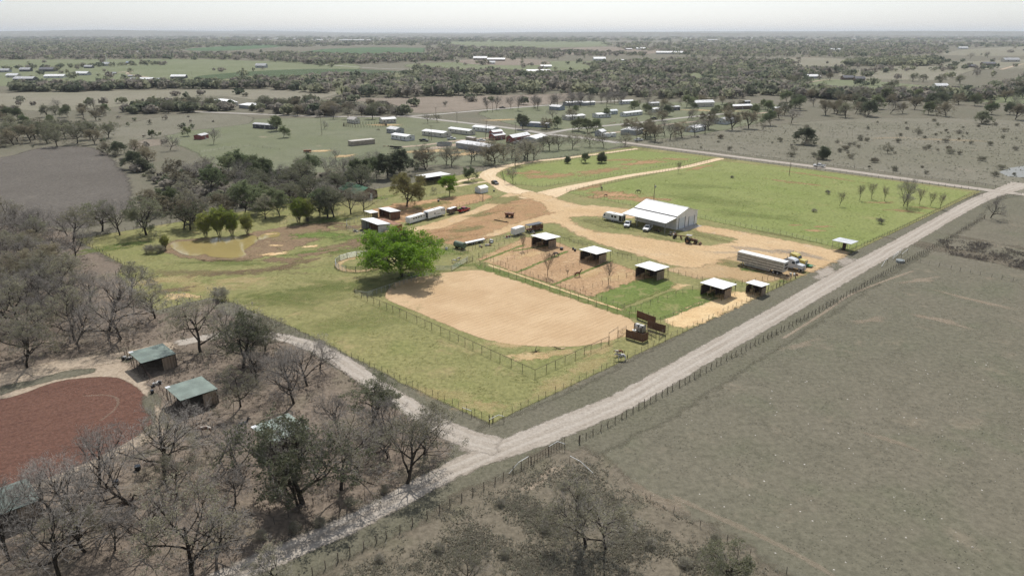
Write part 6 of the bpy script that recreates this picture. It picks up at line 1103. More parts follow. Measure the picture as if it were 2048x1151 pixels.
hoop('bent white pipe brace left of the stay gate', [(1018, 946, 0.1), (1037, 924, 1.3), (1057, 912, 1.4)]); hoop('bent white pipe brace on top of the stay gate', [(1098, 892, 1.4), (1115, 882, 1.6), (1130, 887, 1.3)]); hoop('bent white pipe brace alone in the pasture', [(1140, 911, 1.4), (1161, 922, 1.3), (1186, 945, 0.15)])
panel_gate('white pipe gate in the road fence opposite the yard', (1785, 519), (1801, 506), 1.5, 4, F_white); hoop('bent white pipe brace below the white gate', [(1763, 533, 0.1), (1771, 520, 1.4), (1776, 517, 1.4)]); hoop('bent white pipe brace above the white gate', [(1804, 508, 1.3), (1812, 501, 1.5), (1816, 498, 1.4)])
fence('T-post fence along the farm\'s road side', [(985, 843), (1270, 708), (1500, 600), (1590, 556)], 2.2, 1.2, 't', name='boundary_fence', corner='ends')
fence('T-post fence from the pole shed to the road corner', [(1722, 493), (1800, 458), (1900, 411), (1955, 385)], 2.2, 1.2, 't', name='boundary_fence')
fence('T-post fence along the farm\'s lower left side', [(978, 842), (800, 760), (600, 669), (500, 624), (428, 593)], 1.9, 1.25, 't', name='boundary_fence', corner='ends')
hoop('thin pale brace at the left arm of the farm\'s near corner', [(925, 814, 1.3), (943, 821, 1.3)], mat=F_white); hoop('thin pale brace at the right arm of the farm\'s near corner', [(979, 838, 1.2), (997, 829, 1.4), (1008, 832, 1.2)], mat=F_white)
fence('T-post fence at the notch of the farm\'s left corner', [(423, 593), (313, 621), (232, 549), (250, 531), (155, 478)], 3, 1.2, 't', name='boundary_fence', joined=True)
fence('wire fence along the farm\'s upper left side', [(155, 478), (500, 420), (760, 377)], 3, 1.2, 't', name='boundary_fence', joined=True)
fence('wire fence along the farm\'s upper side by the drive', [(900, 352), (1000, 334), (1130, 313), (1262, 294)], 3, 1.2, 't', name='boundary_fence', joined=True)
fence('wire fence along the far gravel road', [(1290, 296), (1430, 314), (1640, 341), (1800, 362), (1955, 382)], 3, 1.2, 't', name='boundary_fence', joined=True)
fence('faint wire fence on the far side of the county road', [(1300, 288), (1430, 303), (1640, 329), (1800, 349), (1990, 374)], 3.5, 1.2, 't', name='pasture_fence', joined=True)
fence('T-post fence across the right-hand pasture', [(1840, 526), (1920, 542), (2048, 567), (2100, 577)], 2.4, 1.2, 't', name='pasture_fence')
fence('fence on the wood\'s edge above the lower road', [(520, 1062), (600, 1022), (690, 978), (770, 935), (815, 905), (850, 880)], 2.2, 1.25, 't', name='roadside_fence')
fence('sagging fence posts in the pasture weeds at lower right', [(1300, 1000), (1400, 1052), (1500, 1108), (1640, 1180)], 5, 1.1, 't', name='pasture_fence')
# arena
fence('rusty pipe fence along the arena\'s lower left side', [(710, 590), (735, 602), (800, 630), (900, 675), (1000, 722), (1070, 754)], 3.0, 1.7, 'pipe', (0.2, 0.45, 0.7, 0.95, 1.2, 1.45), 0.008, 0.045, name='arena_fence')
fence('rusty pipe fence along the arena\'s near end', [(1070, 754), (1130, 726), (1218, 686)], 3.0, 1.7, 'pipe', (0.2, 0.45, 0.7, 0.95, 1.2, 1.45), 0.008, 0.045, name='arena_fence')
fence('mesh fence along the arena\'s upper left side by the shade tree', [(710, 590), (735, 594), (790, 575), (870, 546)], 1.6, 1.4, 'grey', (0.2, 0.4, 0.6, 0.8, 1.0, 1.2), 0.008, 0.04, name='arena_fence', wm=F_grey)
fence('pipe fence between the arena and the horse runs', [(945, 524), (1000, 546), (1120, 586), (1258, 634)], 3.2, 1.6, 'pipe', (0.4, 0.8, 1.2), 0.01, None, name='arena_fence')
fence('second fence line along the ends of the horse runs', [(958, 513), (1050, 548), (1170, 590), (1260, 620), (1345, 652)], 1.8, 1.35, 't', name='run_fence')
t = panel_gate('tall pipe arch over the arena gate', (1217, 686), (1235, 674), 2.6, 2, F_pipe, z0=2.4); panel_gate('pipe rail panel between the gate arch and the wooden chute', (1236, 673), (1252, 664), 1.5, 5, F_pipe)
# horse runs
for a, b, lb in (((957, 513), (1036, 474), 'left end fence of the horse runs by the box trailer'), ((1004, 528), (1110, 482), 'wire fence between the first and second runs'), ((1078, 560), (1205, 511), 'wire fence between the second and third runs'), ((1150, 586), (1300, 540), 'wire fence between the third and green runs'), ((1262, 622), (1398, 576), 'wire fence between the two lush runs'), ((1330, 640), (1455, 590), 'pale wire fence beside the pale run')):
    fence(lb, [a, b], 3.2, 1.25, 't', (0.5, 1.1), 0.01, name='run_fence', wm=F_grey if 'pale wire' in lb else None)
fence('T-post fence along the yard side of the horse runs', [(1036, 470), (1120, 478), (1225, 508), (1335, 542), (1470, 578), (1492, 582)], 2.0, 1.3, 't', name='yard_fence')
fence('wire fence between the last loafing sheds and the cattle trailer', [(1470, 572), (1560, 556), (1580, 560), (1545, 580)], 2.2, 1.5, 'pipe', (0.5, 1.0, 1.4), 0.012, name='yard_fence')
fence('T-post fence in front of the green tank and junk row', [(865, 492), (905, 503), (922, 508), (1000, 480), (1036, 468)], 1.8, 1.3, 't', name='yard_fence')
panel_gate('bright pipe panels beside the calves, right half', (904, 541), (936, 522), 1.5, 7, F_grey); panel_gate('bright pipe panels beside the calves, left half', (872, 541), (903, 541), 1.5, 7, F_grey); panel_gate('rusty gate right of the bright pipe panels', (933, 526), (946, 520), 1.5, 5, F_pipe)
fence('fence under the shade tree\'s right side', [(832, 547), (872, 541)], 2, 1.4, 'pipe', (0.5, 1.0), 0.012, name='arena_fence')
# paddocks by the barn
fence('fence along the front of the bright paddock, left of the barn', [(1133, 383), (1180, 394), (1268, 413)], 2.0, 1.25, 't', name='paddock_fence'); fence('fence along the front of the bright paddock, right of the barn', [(1392, 433), (1470, 450), (1560, 468), (1655, 489)], 2.0, 1.25, 't', name='paddock_fence')
fence('fence along the paddock drive\'s right side', [(1133, 383), (1200, 370), (1300, 350), (1420, 323)], 2.6, 1.25, 't', name='paddock_fence', joined=True); fence('fence along the paddock drive\'s left side', [(1010, 366), (1085, 374), (1180, 357), (1280, 342), (1410, 318)], 2.6, 1.25, 't', name='paddock_fence', joined=True)
fence('fence on the upper side of the far paddock', [(1010, 366), (1004, 344), (1070, 330), (1270, 301)], 2.6, 1.25, 't', name='paddock_fence', joined=True)
panel_gate('dark entrance panel at the end of the paddock drive', (1448, 321), (1472, 322), 1.6, 5, F_pipe); panel_gate('dark entrance panel at the far drive\'s entrance', (1276, 300), (1296, 300), 1.6, 5, F_pipe)
panel_gate('grey wooden cattle guard wing at the road corner, left', (1947, 393), (1964, 394), 1.4, 5, F_wood); panel_gate('grey wooden cattle guard wing at the road corner, right', (1993, 400), (2010, 396), 1.8, 6, F_wood); panel_gate('dark plank wing beyond the right-hand cattle guard wing', (2012, 396), (2042, 391), 1.2, 4, F_dark)
fence('picket fence along the front of the red paddock', [(822, 441), (870, 427), (926, 412), (966, 402)], 1.8, 1.3, 'pipe', (0.4, 0.8, 1.2), 0.012, name='paddock_fence'); fence('fence behind the red paddock and garden shed', [(966, 402), (948, 385), (915, 379)], 1.8, 1.2, 't', name='paddock_fence'); fence('fence between the house lawn and the red paddock', [(840, 398), (880, 388), (900, 386)], 2.0, 1.2, 't', name='paddock_fence'); fence('wooden rail fence joining the wooden stable to the horse trailer', [(793, 436), (806, 441), (818, 445)], 1.0, 1.2, 'wood', (0.4, 0.8, 1.15), 0.04, name='rail_fence', wm=F_wood)
fence('wire mesh pens in front of the white-roofed stable', [(728, 440), (694, 449), (694, 459), (722, 473), (738, 472), (742, 462)], 1.6, 1.8, 'grey', (0.3, 0.6, 0.9, 1.2, 1.5, 1.75), 0.012, 0.03, name='dog_run', wm=F_grey)
fence('fence along the small green left of the pens', [(560, 402 + 46), (640, 436), (690, 428)], 3, 1.2, 't', joined=True, name='pasture_fence')
# round pen
rc = np.mean([G(670, 529), G(776, 529), G(722, 509), G(722, 544)], 0); RP = 7.6; t = thing('round_pen', 'round pen of grey pipe panels left of the big green tree', 'pen', (rc[0], rc[1], 0)); N = 16
pm = MB(); hl = RP * math.sin(math.pi / N) - 0.05
for z in (0.2, 0.5, 0.8, 1.1, 1.4, 1.65): pm.tube((-hl, 0, z), (hl, 0, z), 0.045, 5)
for x in (-hl, 0, hl): pm.tube((x, 0, 0), (x, 0, 1.68), 0.035, 5)
pme = pm.mesh('panel', F_grey); dk = pme.copy(); dk.materials[0] = F_dark
for k in range(N):
    a = 2 * math.pi * (k + 0.5) / N; o = obj('panel', dk if k in (11, 12) else pme, t, (RP * math.cos(math.pi / N) * math.cos(a), RP * math.cos(math.pi / N) * math.sin(a), 0), a + math.pi / 2)
for k in range(N): a = 2 * math.pi * k / N; MB().tube((RP * math.cos(a), RP * math.sin(a), 0), (RP * math.cos(a), RP * math.sin(a), 1.85), 0.05, 5).build('post', F_dark, t)
ring = catmull([(rc[0] + RP * 0.98 * math.cos(a), rc[1] + RP * 0.98 * math.sin(a)) for a in np.linspace(0, 2 * math.pi, 16, endpoint=False)], True, 1.2)
strip('pen_track', np.array(list(ring * 0.9 + rc * 0.1) + [ring[0] * 0.9 + rc * 0.1]), 0.9, M_pale, 12, 0.9, world=True, step=1.5, opac=0.7, label='worn earth track inside the round pen')
# wooden roping chute: three plank walls, pipe alley
def plank_wall(label, A, B, h, gap=0.3, C2=None):
    a, b = Vector((*G(*A), 0)), Vector((*G(*B), 0)); t = thing('plank_screen', label, 'screen', a, math.atan2(b.y - a.y, b.x - a.x)); L = (b - a).length; n = max(3, round(L / 0.42)); k = L / n
    bm_ = MB().span(0, k - 0.03, -0.03, 0.03, gap, h).mesh('plank', W_redplank)
    for i in range(n): o = obj('plank', bm_, t, (i * k, random.uniform(-0.02, 0.02), 0)); o.scale = (1, 1, random.uniform(0.97, 1.02))
    for z in (gap + 0.25, h - 0.25): MB().span(0, L, 0.035, 0.1, z - 0.06, z + 0.06).build('rail', F_pipe, t)
    for x in (0.1, L / 2, L - 0.1): MB().tube((x, 0.16, 0), (x, 0.16, h), 0.06, 6).build('post', F_pipe, t)
    return t
plank_wall('long plank screen at the back of the roping chute', (1273, 636), (1310, 650), 2.1); plank_wall('middle plank screen of the roping chute', (1294, 657), (1330, 668), 2.2); plank_wall('front plank screen of the roping chute', (1251, 675), (1285, 685), 2.1, 0.15); plank_wall('short side plank screen of the front chute wall', (1285, 685), (1296, 680), 2.1, 0.15)
t = panel_gate('dark pipe cattle alley inside the roping chute', (1290, 661), (1312, 674), 1.6, 7, F_pipe); panel_gate('second dark pipe rail of the cattle alley', (1280, 668), (1303, 676), 1.6, 7, F_pipe); panel_gate('dark pipe gate right of the chute', (1318, 676), (1336, 663), 1.5, 6, F_pipe)
t = thing('roping_chute', 'pale metal calf chute between the plank screens', 'chute', G(1279, 664), R(-47)); m = MB(); m.prism_x([(-0.7, 0.5), (0.7, 0.5), (0.7, 1.6), (0.35, 2.0), (-0.35, 2.0), (-0.7, 1.6)], -1.2, 1.2); m.build('body', solid('dull_chute_metal', (0.45, 0.43, 0.40, 1), 0.5, 0.3, 0.25), t)
for x in (-1.1, 0, 1.1): MB().span(x - 0.05, x + 0.05, -0.75, 0.75, 0, 2.03).build('frame', F_pipe, t)
t = thing('poly_tank', 'white plastic drum behind the front plank screen', 'drum', G(1268, 667)); MB().tube((0, 0, 0), (0, 0, 1.0), 0.45, 12).build('body', W_wht, t); MB().tube((0, 0, 1.0), (0, 0, 1.08), 0.2, 10).build('cap', F_dark, t)
# utility poles
def pole(label, u, v, h, arm=True, tx=False):
    t = thing('utility_pole', label, 'pole', G(u, v)); MB().tube((0, 0, -0.2), (0, 0, h), 0.16, 8, 0.1).build('shaft', F_wood, t)
    if arm: MB().beam((-1.1, 0, h - 0.6), (1.1, 0, h - 0.6), 0.12, 0.14).build('crossarm', F_wood, t); [MB().tube((x, 0, h - 0.52), (x, 0, h - 0.3), 0.05, 6).build('insulator', F_grey, t) for x in (-1, 0.5, 1)]
    if tx: MB().tube((0.3, 0, h - 1.6), (0.3, 0, h - 0.8), 0.25, 8).build('transformer', F_grey, t)
    return t
pole('tall pale utility pole in front of the big green tree', 833, 552, 9.0, False); pole('utility pole beside the live oak', 839, 399, 8.6, False); pole('utility pole with transformer behind the big barn', 1306, 420, px_h(420, 367), False, True); pole('thin pole in the bright paddock\'s far part', 1578, 351, px_h(351, 322), False); pole('thin pole beside the parked road pickup', 1633, 338, px_h(338, 300), True); pole('short white-tipped post at the red paddock\'s corner', 966, 402, 3.4, False)
for i, (u, v, vt, lb) in enumerate([(644, 270, 233, 'utility pole beside the tan house'), (872, 232, 214, 'utility pole at the far road fork'), (914, 246, 224, 'utility pole along the far road, first'), (863, 281, 250, 'utility pole in front of the cream mobile home'), (858, 281, 262, 'short pole left of the cream home\'s utility pole'), (973, 267, 242, 'utility pole beside the long white home'), (971, 280, 252, 'utility pole before the red cottage'), (1031, 265, 244, 'utility pole at the road junction'), (978, 279, 250, 'thin utility pole right of the red cottage\'s pole'), (1084, 258, 236, 'utility pole behind the blue-grey home'), (1145, 266, 246, 'utility pole at the lane crossing'), (1273, 283, 250, 'utility pole by the far entrance oaks'), (985, 225, 205, 'utility pole beside the bare roadside trees'), (385, 160, 142, 'utility pole behind the far hedgerow')]): pole(lb, u, v, px_h(v, vt))
# log corral and grey ring by the homes
cc = np.array(G(730, 252)); t = thing('log_corral', 'corral of upright dark logs beside the grey cottage', 'corral', (cc[0], cc[1], 0)); lm = MB().tube((0, 0, 0), (0.05, 0, 2.1), 0.2, 6, 0.15).mesh('log', F_wood)
for k in range(46): a = 2 * math.pi * k / 46; o = obj('log', lm, t, (16 * math.cos(a), 9 * math.sin(a), 0)); o.scale = (1, 1, random.uniform(0.7, 1.2))
cc = np.array(G(889, 291)); t = thing('stock_ring', 'grey walled round pen beside the long grey shed', 'pen', (cc[0], cc[1], 0)); pm = MB().span(-1.05, 1.05, -0.04, 0.04, 0.1, 1.7).mesh('panel', F_grey)
for k in range(14): a = 2 * math.pi * k / 14; obj('panel', pm, t, (4.6 * math.cos(a), 4.6 * math.sin(a), 0), a + math.pi / 2)
fence('fence along the homes\' lane below the long grey shed', [(820, 300), (870, 297), (985, 312), (1050, 306)], 3, 1.4, 'wood', joined=True, name='lane_fence'); fence('long fence right of the red barn', [(1100, 285), (1180, 288), (1250, 292)], 3, 1.3, 't', joined=True, name='lane_fence'); fence('fence across the far left grass', [(400, 305), (450, 298), (500, 292), (560, 300)], 4, 1.2, 't', joined=True, name='lane_fence')
fence('rail fence beside the upper green-roofed sheds', [(283, 735), (300, 760), (320, 780), (335, 800)], 2.5, 1.4, 'pipe', (0.7, 1.3), 0.035, None, name='rail_fence', wm=F_pipe); fence('rail fence below the middle green-roofed shed', [(358, 818), (378, 840), (395, 858)], 2.5, 1.4, 'pipe', (0.7, 1.3), 0.035, None, name='rail_fence', wm=F_pipe); fence('short rail pen left of the uppermost green-roofed shed', [(262, 722), (250, 712), (258, 700)], 2, 1.4, 'pipe', (0.7, 1.3), 0.035, None, name='rail_fence', wm=F_pipe)
fence('low rail along the near edge of the red riding ring', [(65, 985), (150, 950), (240, 905), (300, 870)], 4, 1.0, 'pipe', (0.9,), 0.03, name='rail_fence', wm=F_pipe)
# ------------------------------------------------------------------ vehicles and farm equipment
def paint(name, c, metal=0.0): return solid(name, (*c, 1), 0.3, metal, 0.05, 0.8, spec=0.5)
P_white = paint('white_paintwork', (0.78, 0.78, 0.77)); P_red = paint('red_paintwork', (0.30, 0.02, 0.025)); P_black = paint('black_paintwork', (0.02, 0.02, 0.022)); P_yellow = paint('yellow_paintwork', (0.55, 0.45, 0.12)); P_silver = paint('silver_paintwork', (0.6, 0.62, 0.63), 0.0); P_brown = paint('brown_paintwork', (0.12, 0.085, 0.07)); P_green = paint('green_paintwork', (0.03, 0.17, 0.05)); P_rust = solid('rusty_yellow_iron', (0.20, 0.12, 0.07, 1), 0.8, 0.2, 0.3); P_steel = solid('scuffed_aluminium', (0.55, 0.55, 0.53, 1), 0.4, 0.4, 0.12); P_tyre = solid('tyre_rubber', (0.02, 0.02, 0.02, 1), 0.9); P_rim = solid('wheel_rim', (0.4, 0.4, 0.4, 1), 0.4, 0.5); P_lamp = solid('lamp_lens', (0.8, 0.78, 0.7, 1), 0.2); P_tail = solid('tail_lens', (0.4, 0.02, 0.02, 1), 0.3)
def wheel(t, x, y, r, w, rim=P_rim):
    o = MB().disc_y(x, y, r, r, w, 16).build('wheel', P_tyre, t); s = 1 if y > 0 else -1; MB().disc_y(x, y + s * (w / 2 - 0.02), r, r * 0.6, 0.07, 12).build('rim', rim, o); return o
def bearing(A, B): a, b = G(*A), G(*B); return math.atan2(b[1] - a[1], b[0] - a[0])
def pickup(label, u, v, rz, pm, load=None, group='pickup trucks'):
    """front towards +x"""
    t = thing('pickup_truck', label, 'truck', G(u, v), rz, group); W = 0.98
    b = MB(); b.prism_y([(-2.9, 0.55), (2.75, 0.5), (2.9, 0.75), (2.85, 1.05), (1.35, 1.2), (-0.9, 1.2), (-2.95, 1.2), (-2.95, 0.7)], -W, W); b.build('body', pm, t)
    c = MB(); c.add([(1.4, -W + 0.04, 1.201), (1.4, W - 0.04, 1.201), (-0.95, W - 0.04, 1.201), (-0.95, -W + 0.04, 1.201), (0.65, -W + 0.22, 1.85), (0.65, W - 0.22, 1.85), (-0.8, W - 0.22, 1.85), (-0.8, -W + 0.22, 1.85)], [(0, 1, 2, 3), (4, 5, 6, 7), (0, 1, 5, 4), (1, 2, 6, 5), (2, 3, 7, 6), (3, 0, 4, 7)]); c.build('cab', pm, t)
    g = MB(); g.add([(1.30, -0.78, 1.27), (1.30, 0.78, 1.27), (0.74, 0.68, 1.78), (0.74, -0.68, 1.78), (1.34, -0.78, 1.28), (1.34, 0.78, 1.28), (0.78, 0.68, 1.79), (0.78, -0.68, 1.79)], [(0, 1, 2, 3), (4, 5, 6, 7), (0, 1, 5, 4), (1, 2, 6, 5), (2, 3, 7, 6), (3, 0, 4, 7)]); g.build('windscreen', W_glass, t)
    g = MB(); g.add([(-0.90, -0.78, 1.27), (-0.90, 0.78, 1.27), (-0.80, 0.7, 1.78), (-0.80, -0.7, 1.78), (-0.97, -0.78, 1.27), (-0.97, 0.78, 1.27), (-0.86, 0.7, 1.78), (-0.86, -0.7, 1.78)], [(0, 1, 2, 3), (4, 5, 6, 7), (0, 1, 5, 4), (1, 2, 6, 5), (2, 3, 7, 6), (3, 0, 4, 7)]); g.build('rear_window', W_glass, t)
    for s in (-1, 1):
        for x0, x1, k in ((0.12, 1.0, 0.35), (-0.75, 0.02, 0.0)):
            g = MB(); yb, yt = s * (W - 0.035), s * (W - 0.185); g.add([(x0, yb, 1.28), (x1, yb, 1.28), (x1 - k, yt, 1.76), (x0, yt, 1.76), (x0, yb + s * 0.03, 1.28), (x1, yb + s * 0.03, 1.28), (x1 - k, yt + s * 0.03, 1.76), (x0, yt + s * 0.03, 1.76)], [(0, 1, 2, 3), (4, 5, 6, 7), (0, 1, 5, 4), (1, 2, 6, 5), (2, 3, 7, 6), (3, 0, 4, 7)]); g.build('side_window', W_glass, t)
        MB().span(2.86, 2.93, s * 0.6 - 0.2, s * 0.6 + 0.2, 0.8, 0.98).build('headlight', P_lamp, t); MB().span(-2.99, -2.94, s * 0.85 - 0.08, s * 0.85 + 0.08, 0.8, 1.1).build('tail_light', P_tail, t); MB().span(1.05, 1.2, s * 1.0, s * 1.2, 1.3, 1.48).build('mirror', P_black, t)
        for x in (1.85, -1.75): wheel(t, x, s * 0.88, 0.4, 0.28)
    MB().span(-2.8, -1.1, -0.78, 0.78, 1.205, 1.215).build('bed', P_black, t)
    for s in (-1, 1): MB().span(-2.93, -1.0, s * W - s * 0.12, s * W, 1.2, 1.36).build('bed_rail', pm, t)
    MB().span(-2.94, -2.84, -W + 0.12, W - 0.12, 1.2, 1.36).build('tailgate', pm, t); MB().span(2.8, 2.98, -0.9, 0.9, 0.5, 0.7).build('bumper', P_rim, t); MB().span(2.88, 2.92, -0.38, 0.38, 0.75, 1.0).build('grille', P_black, t)
    if load: MB().box(-1.9, 0.1, 1.45, 1.1, 0.9, 0.4, 0.3).build('load', load, t)
    return t
pickup('red pickup truck behind the small brown trailer', 928, 423, bearing((920, 427), (945, 419)), P_red, W_dark)
pickup('silver pickup truck at the lean-to\'s left end', 1255, 452, R(-108), P_silver); pickup('white pickup truck under the lean-to, facing out', 1295, 460, R(-118), P_white, W_lumber)
pickup('white pickup truck driving on the far gravel road', 1638, 334, bearing((1640, 334.5), (1600, 330)), P_white)
for u, v, lb, pm_, rz in [(903, 279.5, 'grey pickup at the cream homes', P_silver, 0.3), (962, 283, 'white pickup on the lane by the long grey shed', P_white, 0.2), (848, 283, 'dark car on the homes\' lane', P_black, -0.2), (1036, 288, 'white pickup in front of the red barn', P_white, 0.1), (1277, 282, 'white pickup by the far entrance', P_white, 0.5), (1426, 241, 'pale pickup before the right-hand homes', P_white, 0.1), (1308, 239, 'dark car on the right-hand lane', P_black, 0.3), (1005, 217, 'dark car on the far road', P_black, 0.1), (1252, 253, 'dark car by the budding cluster trees', P_black, 0.2)]: pickup(lb, u, v, rz, pm_, group='vehicles at the homes')
def small_car(label, u, v, rz, pm):
    t = thing('parked_car', label, 'car', G(u, v), rz, 'cars by the house'); b = MB(); b.prism_y([(-2.2, 0.4), (2.2, 0.4), (2.25, 0.75), (1.2, 0.95), (0.5, 1.5), (-1.2, 1.55), (-2.1, 1.1), (-2.25, 0.8)], -0.88, 0.88); b.build('body', pm, t)
    for s in (-1, 1):
        g = MB(); g.prism_y([(0.9, 1.0), (0.45, 1.42), (-1.1, 1.46), (-1.7, 1.1)], s * 0.885, s * 0.9); g.build('side_window', W_glass, t); [wheel(t, x, s * 0.8, 0.34, 0.22) for x in (1.4, -1.4)]
    g = MB(); g.add([(1.18, -0.7, 0.98), (1.18, 0.7, 0.98), (0.55, 0.66, 1.48), (0.55, -0.66, 1.48), (1.22, -0.7, 0.99), (1.22, 0.7, 0.99), (0.59, 0.66, 1.49), (0.59, -0.66, 1.49)], [(0, 1, 2, 3), (4, 5, 6, 7), (0, 1, 5, 4), (1, 2, 6, 5), (2, 3, 7, 6), (3, 0, 4, 7)]); g.build('windscreen', W_glass, t); return t
small_car('dark car under the carport, left', 860, 360, R(-50), P_black); small_car('dark car under the carport, right', 878, 356, R(-50), P_black); small_car('dark utility buggy on the grass beside the garden shed', 990, 368, R(-60), P_black)
# travel trailer beside the barn, front (rounded) to the left
def boxtrailer(name, label, A, B, H, W, pm, wins, stripe=None, roundf=True, cat='trailer', axles=2, floor=0.55, ac=True, nose=0.8, doors=True, group=None):
    """A: rear end foot, B: front end foot on the side facing the camera"""
    a, b = np.array(G(*A)), np.array(G(*B)); d = b - a; L = np.linalg.norm(d); d /= L; n = np.array([-d[1], d[0]])
    if n[1] < 0: n = -n
    c = (a + b) / 2 + n * W / 2; rz = math.atan2(d[1], d[0]); t = thing(name, label, cat, (c[0], c[1], 0), rz, group); h = L / 2; top = floor + H; side = -1 if (np.array([-math.sin(rz), math.cos(rz)]) @ n) > 0 else 1
    prof = [(-h, floor), (h - 0.3, floor), (h, floor + 0.5), (h + (nose * 0.3 if roundf else 0), floor + H * 0.45), (h - (nose * 0.5 if roundf else 0.0), top - 0.25), (h - (nose if roundf else 0.15), top), (-h + 0.15, top), (-h, top - 0.2)]
    m = MB(); m.prism_y(prof, -W / 2, W / 2); m.build('body', pm, t); r_ = MB(); r_.span(-h + 0.2, h - nose - 0.1, -W / 2 + 0.05, W / 2 - 0.05, top + 0.002, top + 0.05); r_.build('roof', W_wht, t)
    y = side * W / 2
    for (x0, x1, z0, z1) in wins:
        m = MB(); m.span(x0 * h, x1 * h, y, y + side * 0.03, floor + z0 * H, floor + z1 * H); m.build('window', W_glass, t)
    if stripe:
        for (x0, x1, z0, z1, mt) in stripe: m = MB(); m.span(x0 * h, x1 * h, y, y + side * 0.012, floor + z0 * H, floor + z1 * H); m.build('stripe', mt, t)
    if doors: m = MB(); m.span(-h - 0.02, -h, -W / 2 + 0.25, W / 2 - 0.25, floor + 0.15, top - 0.35); m.build('rear_door', P_black if doors == 'dark' else pm, t)
    for k in range(axles):
        for s in (-1, 1): wheel(t, -h * 0.15 + k * 0.85, s * (W / 2 - 0.14), 0.36, 0.24)
    for s in (-1, 1): MB().span(-h * 0.15 - 0.5, -h * 0.15 + 0.85 * (axles - 1) + 0.5, s * W / 2 - 0.02, s * W / 2 + 0.05, 0.72, 0.8).build('fender', P_rim, t)
    MB().pipe([(h - 0.2, 0.6, 0.5), (h + 1.3, 0, 0.5), (h - 0.2, -0.6, 0.5)], 0.06, 5).build('tongue', P_black, t); MB().tube((h + 1.1, 0, 0), (h + 1.1, 0, 0.7), 0.05, 6).build('jack', P_rim, t)
    if ac: MB().box(0, 0, top + 0.15, 0.9, 0.7, 0.25, taper=(0.8, 0.8)).build('roof_vent', W_wht, t); MB().box(h * 0.5, 0, top + 0.1, 0.4, 0.4, 0.15).build('roof_hatch', W_wht, t)
    return t
boxtrailer('travel_trailer', 'white travel trailer with dark windows left of the barn', (1243, 447), (1206, 439), 2.35, 2.4, P_white, [(-0.42, -0.18, 0.45, 0.78), (-0.08, 0.14, 0.45, 0.78), (0.78, 0.92, 0.45, 0.75)], [(-1, 1, 0.06, 0.12, P_black), (-0.98, -0.7, 0.12, 0.95, P_black), (0.3, 0.62, 0.5, 0.65, P_silver)], doors='dark')
boxtrailer('horse_trailer', 'white horse trailer with a row of side windows', (820, 449), (853, 439), 2.1, 2.2, P_white, [(-0.62, -0.42, 0.55, 0.78), (-0.32, -0.12, 0.55, 0.78), (-0.02, 0.18, 0.55, 0.78), (0.28, 0.48, 0.55, 0.78), (0.66, 0.76, 0.6, 0.74)], None, nose=0.5, ac=False, floor=0.4)
boxtrailer('camper_trailer', 'white camper trailer in front of the horse trailer', (857, 440), (891, 430), 2.5, 2.4, P_white, [(-0.32, -0.16, 0.45, 0.6), (0.5, 0.6, 0.62, 0.78), (0.68, 0.76, 0.55, 0.78), (0.84, 0.92, 0.55, 0.78)], [(-0.2, 0.3, 0.3, 0.34, P_brown), (0.1, 0.5, 0.24, 0.28, P_brown)], doors='dark', nose=0.3)
boxtrailer('cargo_trailer', 'small brown cargo trailer behind the camper', (900, 430), (915, 425), 1.7, 1.7, P_brown, [], None, roundf=False, ac=False, axles=1, nose=0.2)
boxtrailer('box_trailer', 'white box trailer by the first horse run', (1031, 473), (1050, 467), 2.1, 2.1, P_white, [], [(-1, 1, 0.0, 0.05, P_black)], roundf=False, ac=False, nose=0.2)
boxtrailer('tank_trailer', 'white tank-like trailer beside the white-roofed cottage', (1205, 276), (1222, 275), 2.2, 2.4, P_white, [], None, ac=False)
# livestock semi-trailer
a, b = np.array(G(1470, 528)), np.array(G(1568, 553)); d = (b - a) / np.linalg.norm(b - a); n = np.array([-d[1], d[0]]); n = n if n[1] > 0 else -n; L = 14.6; c = (a + b) / 2 + n * 1.3; t = thing('livestock_trailer', 'long white slatted livestock trailer in the yard', 'trailer', (c[0], c[1], 0), math.atan2(d[1], d[0])); h = L / 2
m = MB(); m.prism_y([(-h, 1.3), (-h + 2.3, 1.3), (-h + 2.6, 0.5), (h - 4.2, 0.5), (h - 3.9, 1.15), (h, 1.15), (h, 4.0), (-h, 4.0)], -1.3, 1.3); m.build('body', P_steel, t); MB().span(-h, h, -1.28, 1.28, 4.002, 4.06).build('roof', W_roof, t)
sl = MB()
for z0, xs, xe in ((3.35, -h + 0.3, h - 0.3), (2.55, -h + 0.3, h - 0.3), (1.75, -h + 0.3, h - 0.3), (0.95, -h + 2.9, h - 4.4)):
    x = xs
    while x < xe:
        for s in (-1, 1): sl.span(x, x + 0.17, s * 1.3, s * 1.312, z0 - 0.25, z0 + 0.22)
        x += 0.36
o = sl.build('vent_slots', P_black, t); o['kind'] = 'stuff'
rb = MB()
for z in (0.55, 1.35, 2.15, 2.98, 3.85): [rb.span(-h + (2.7 if z < 1 else 0.02), h - (4.3 if z < 1 else 0.02), s * 1.3, s * 1.34, z - 0.04, z + 0.04) for s in (-1, 1)]
rb.build('side_rails', P_steel, t)
for k in range(2):
    for s in (-1, 1): wheel(t, h - 3.0 + k * 1.3, s * 1.0, 0.5, 0.5)
for s in (-1, 1): MB().span(-h + 1.7, -h + 1.9, s * 0.9 - 0.08, s * 0.9 + 0.08, 0, 1.3).build('landing_leg', P_rim, t)
for z in (2.2, 3.2): MB().span(h, h + 0.03, -0.9, 0.9, z - 0.3, z + 0.3).build('rear_gate', P_black, t)
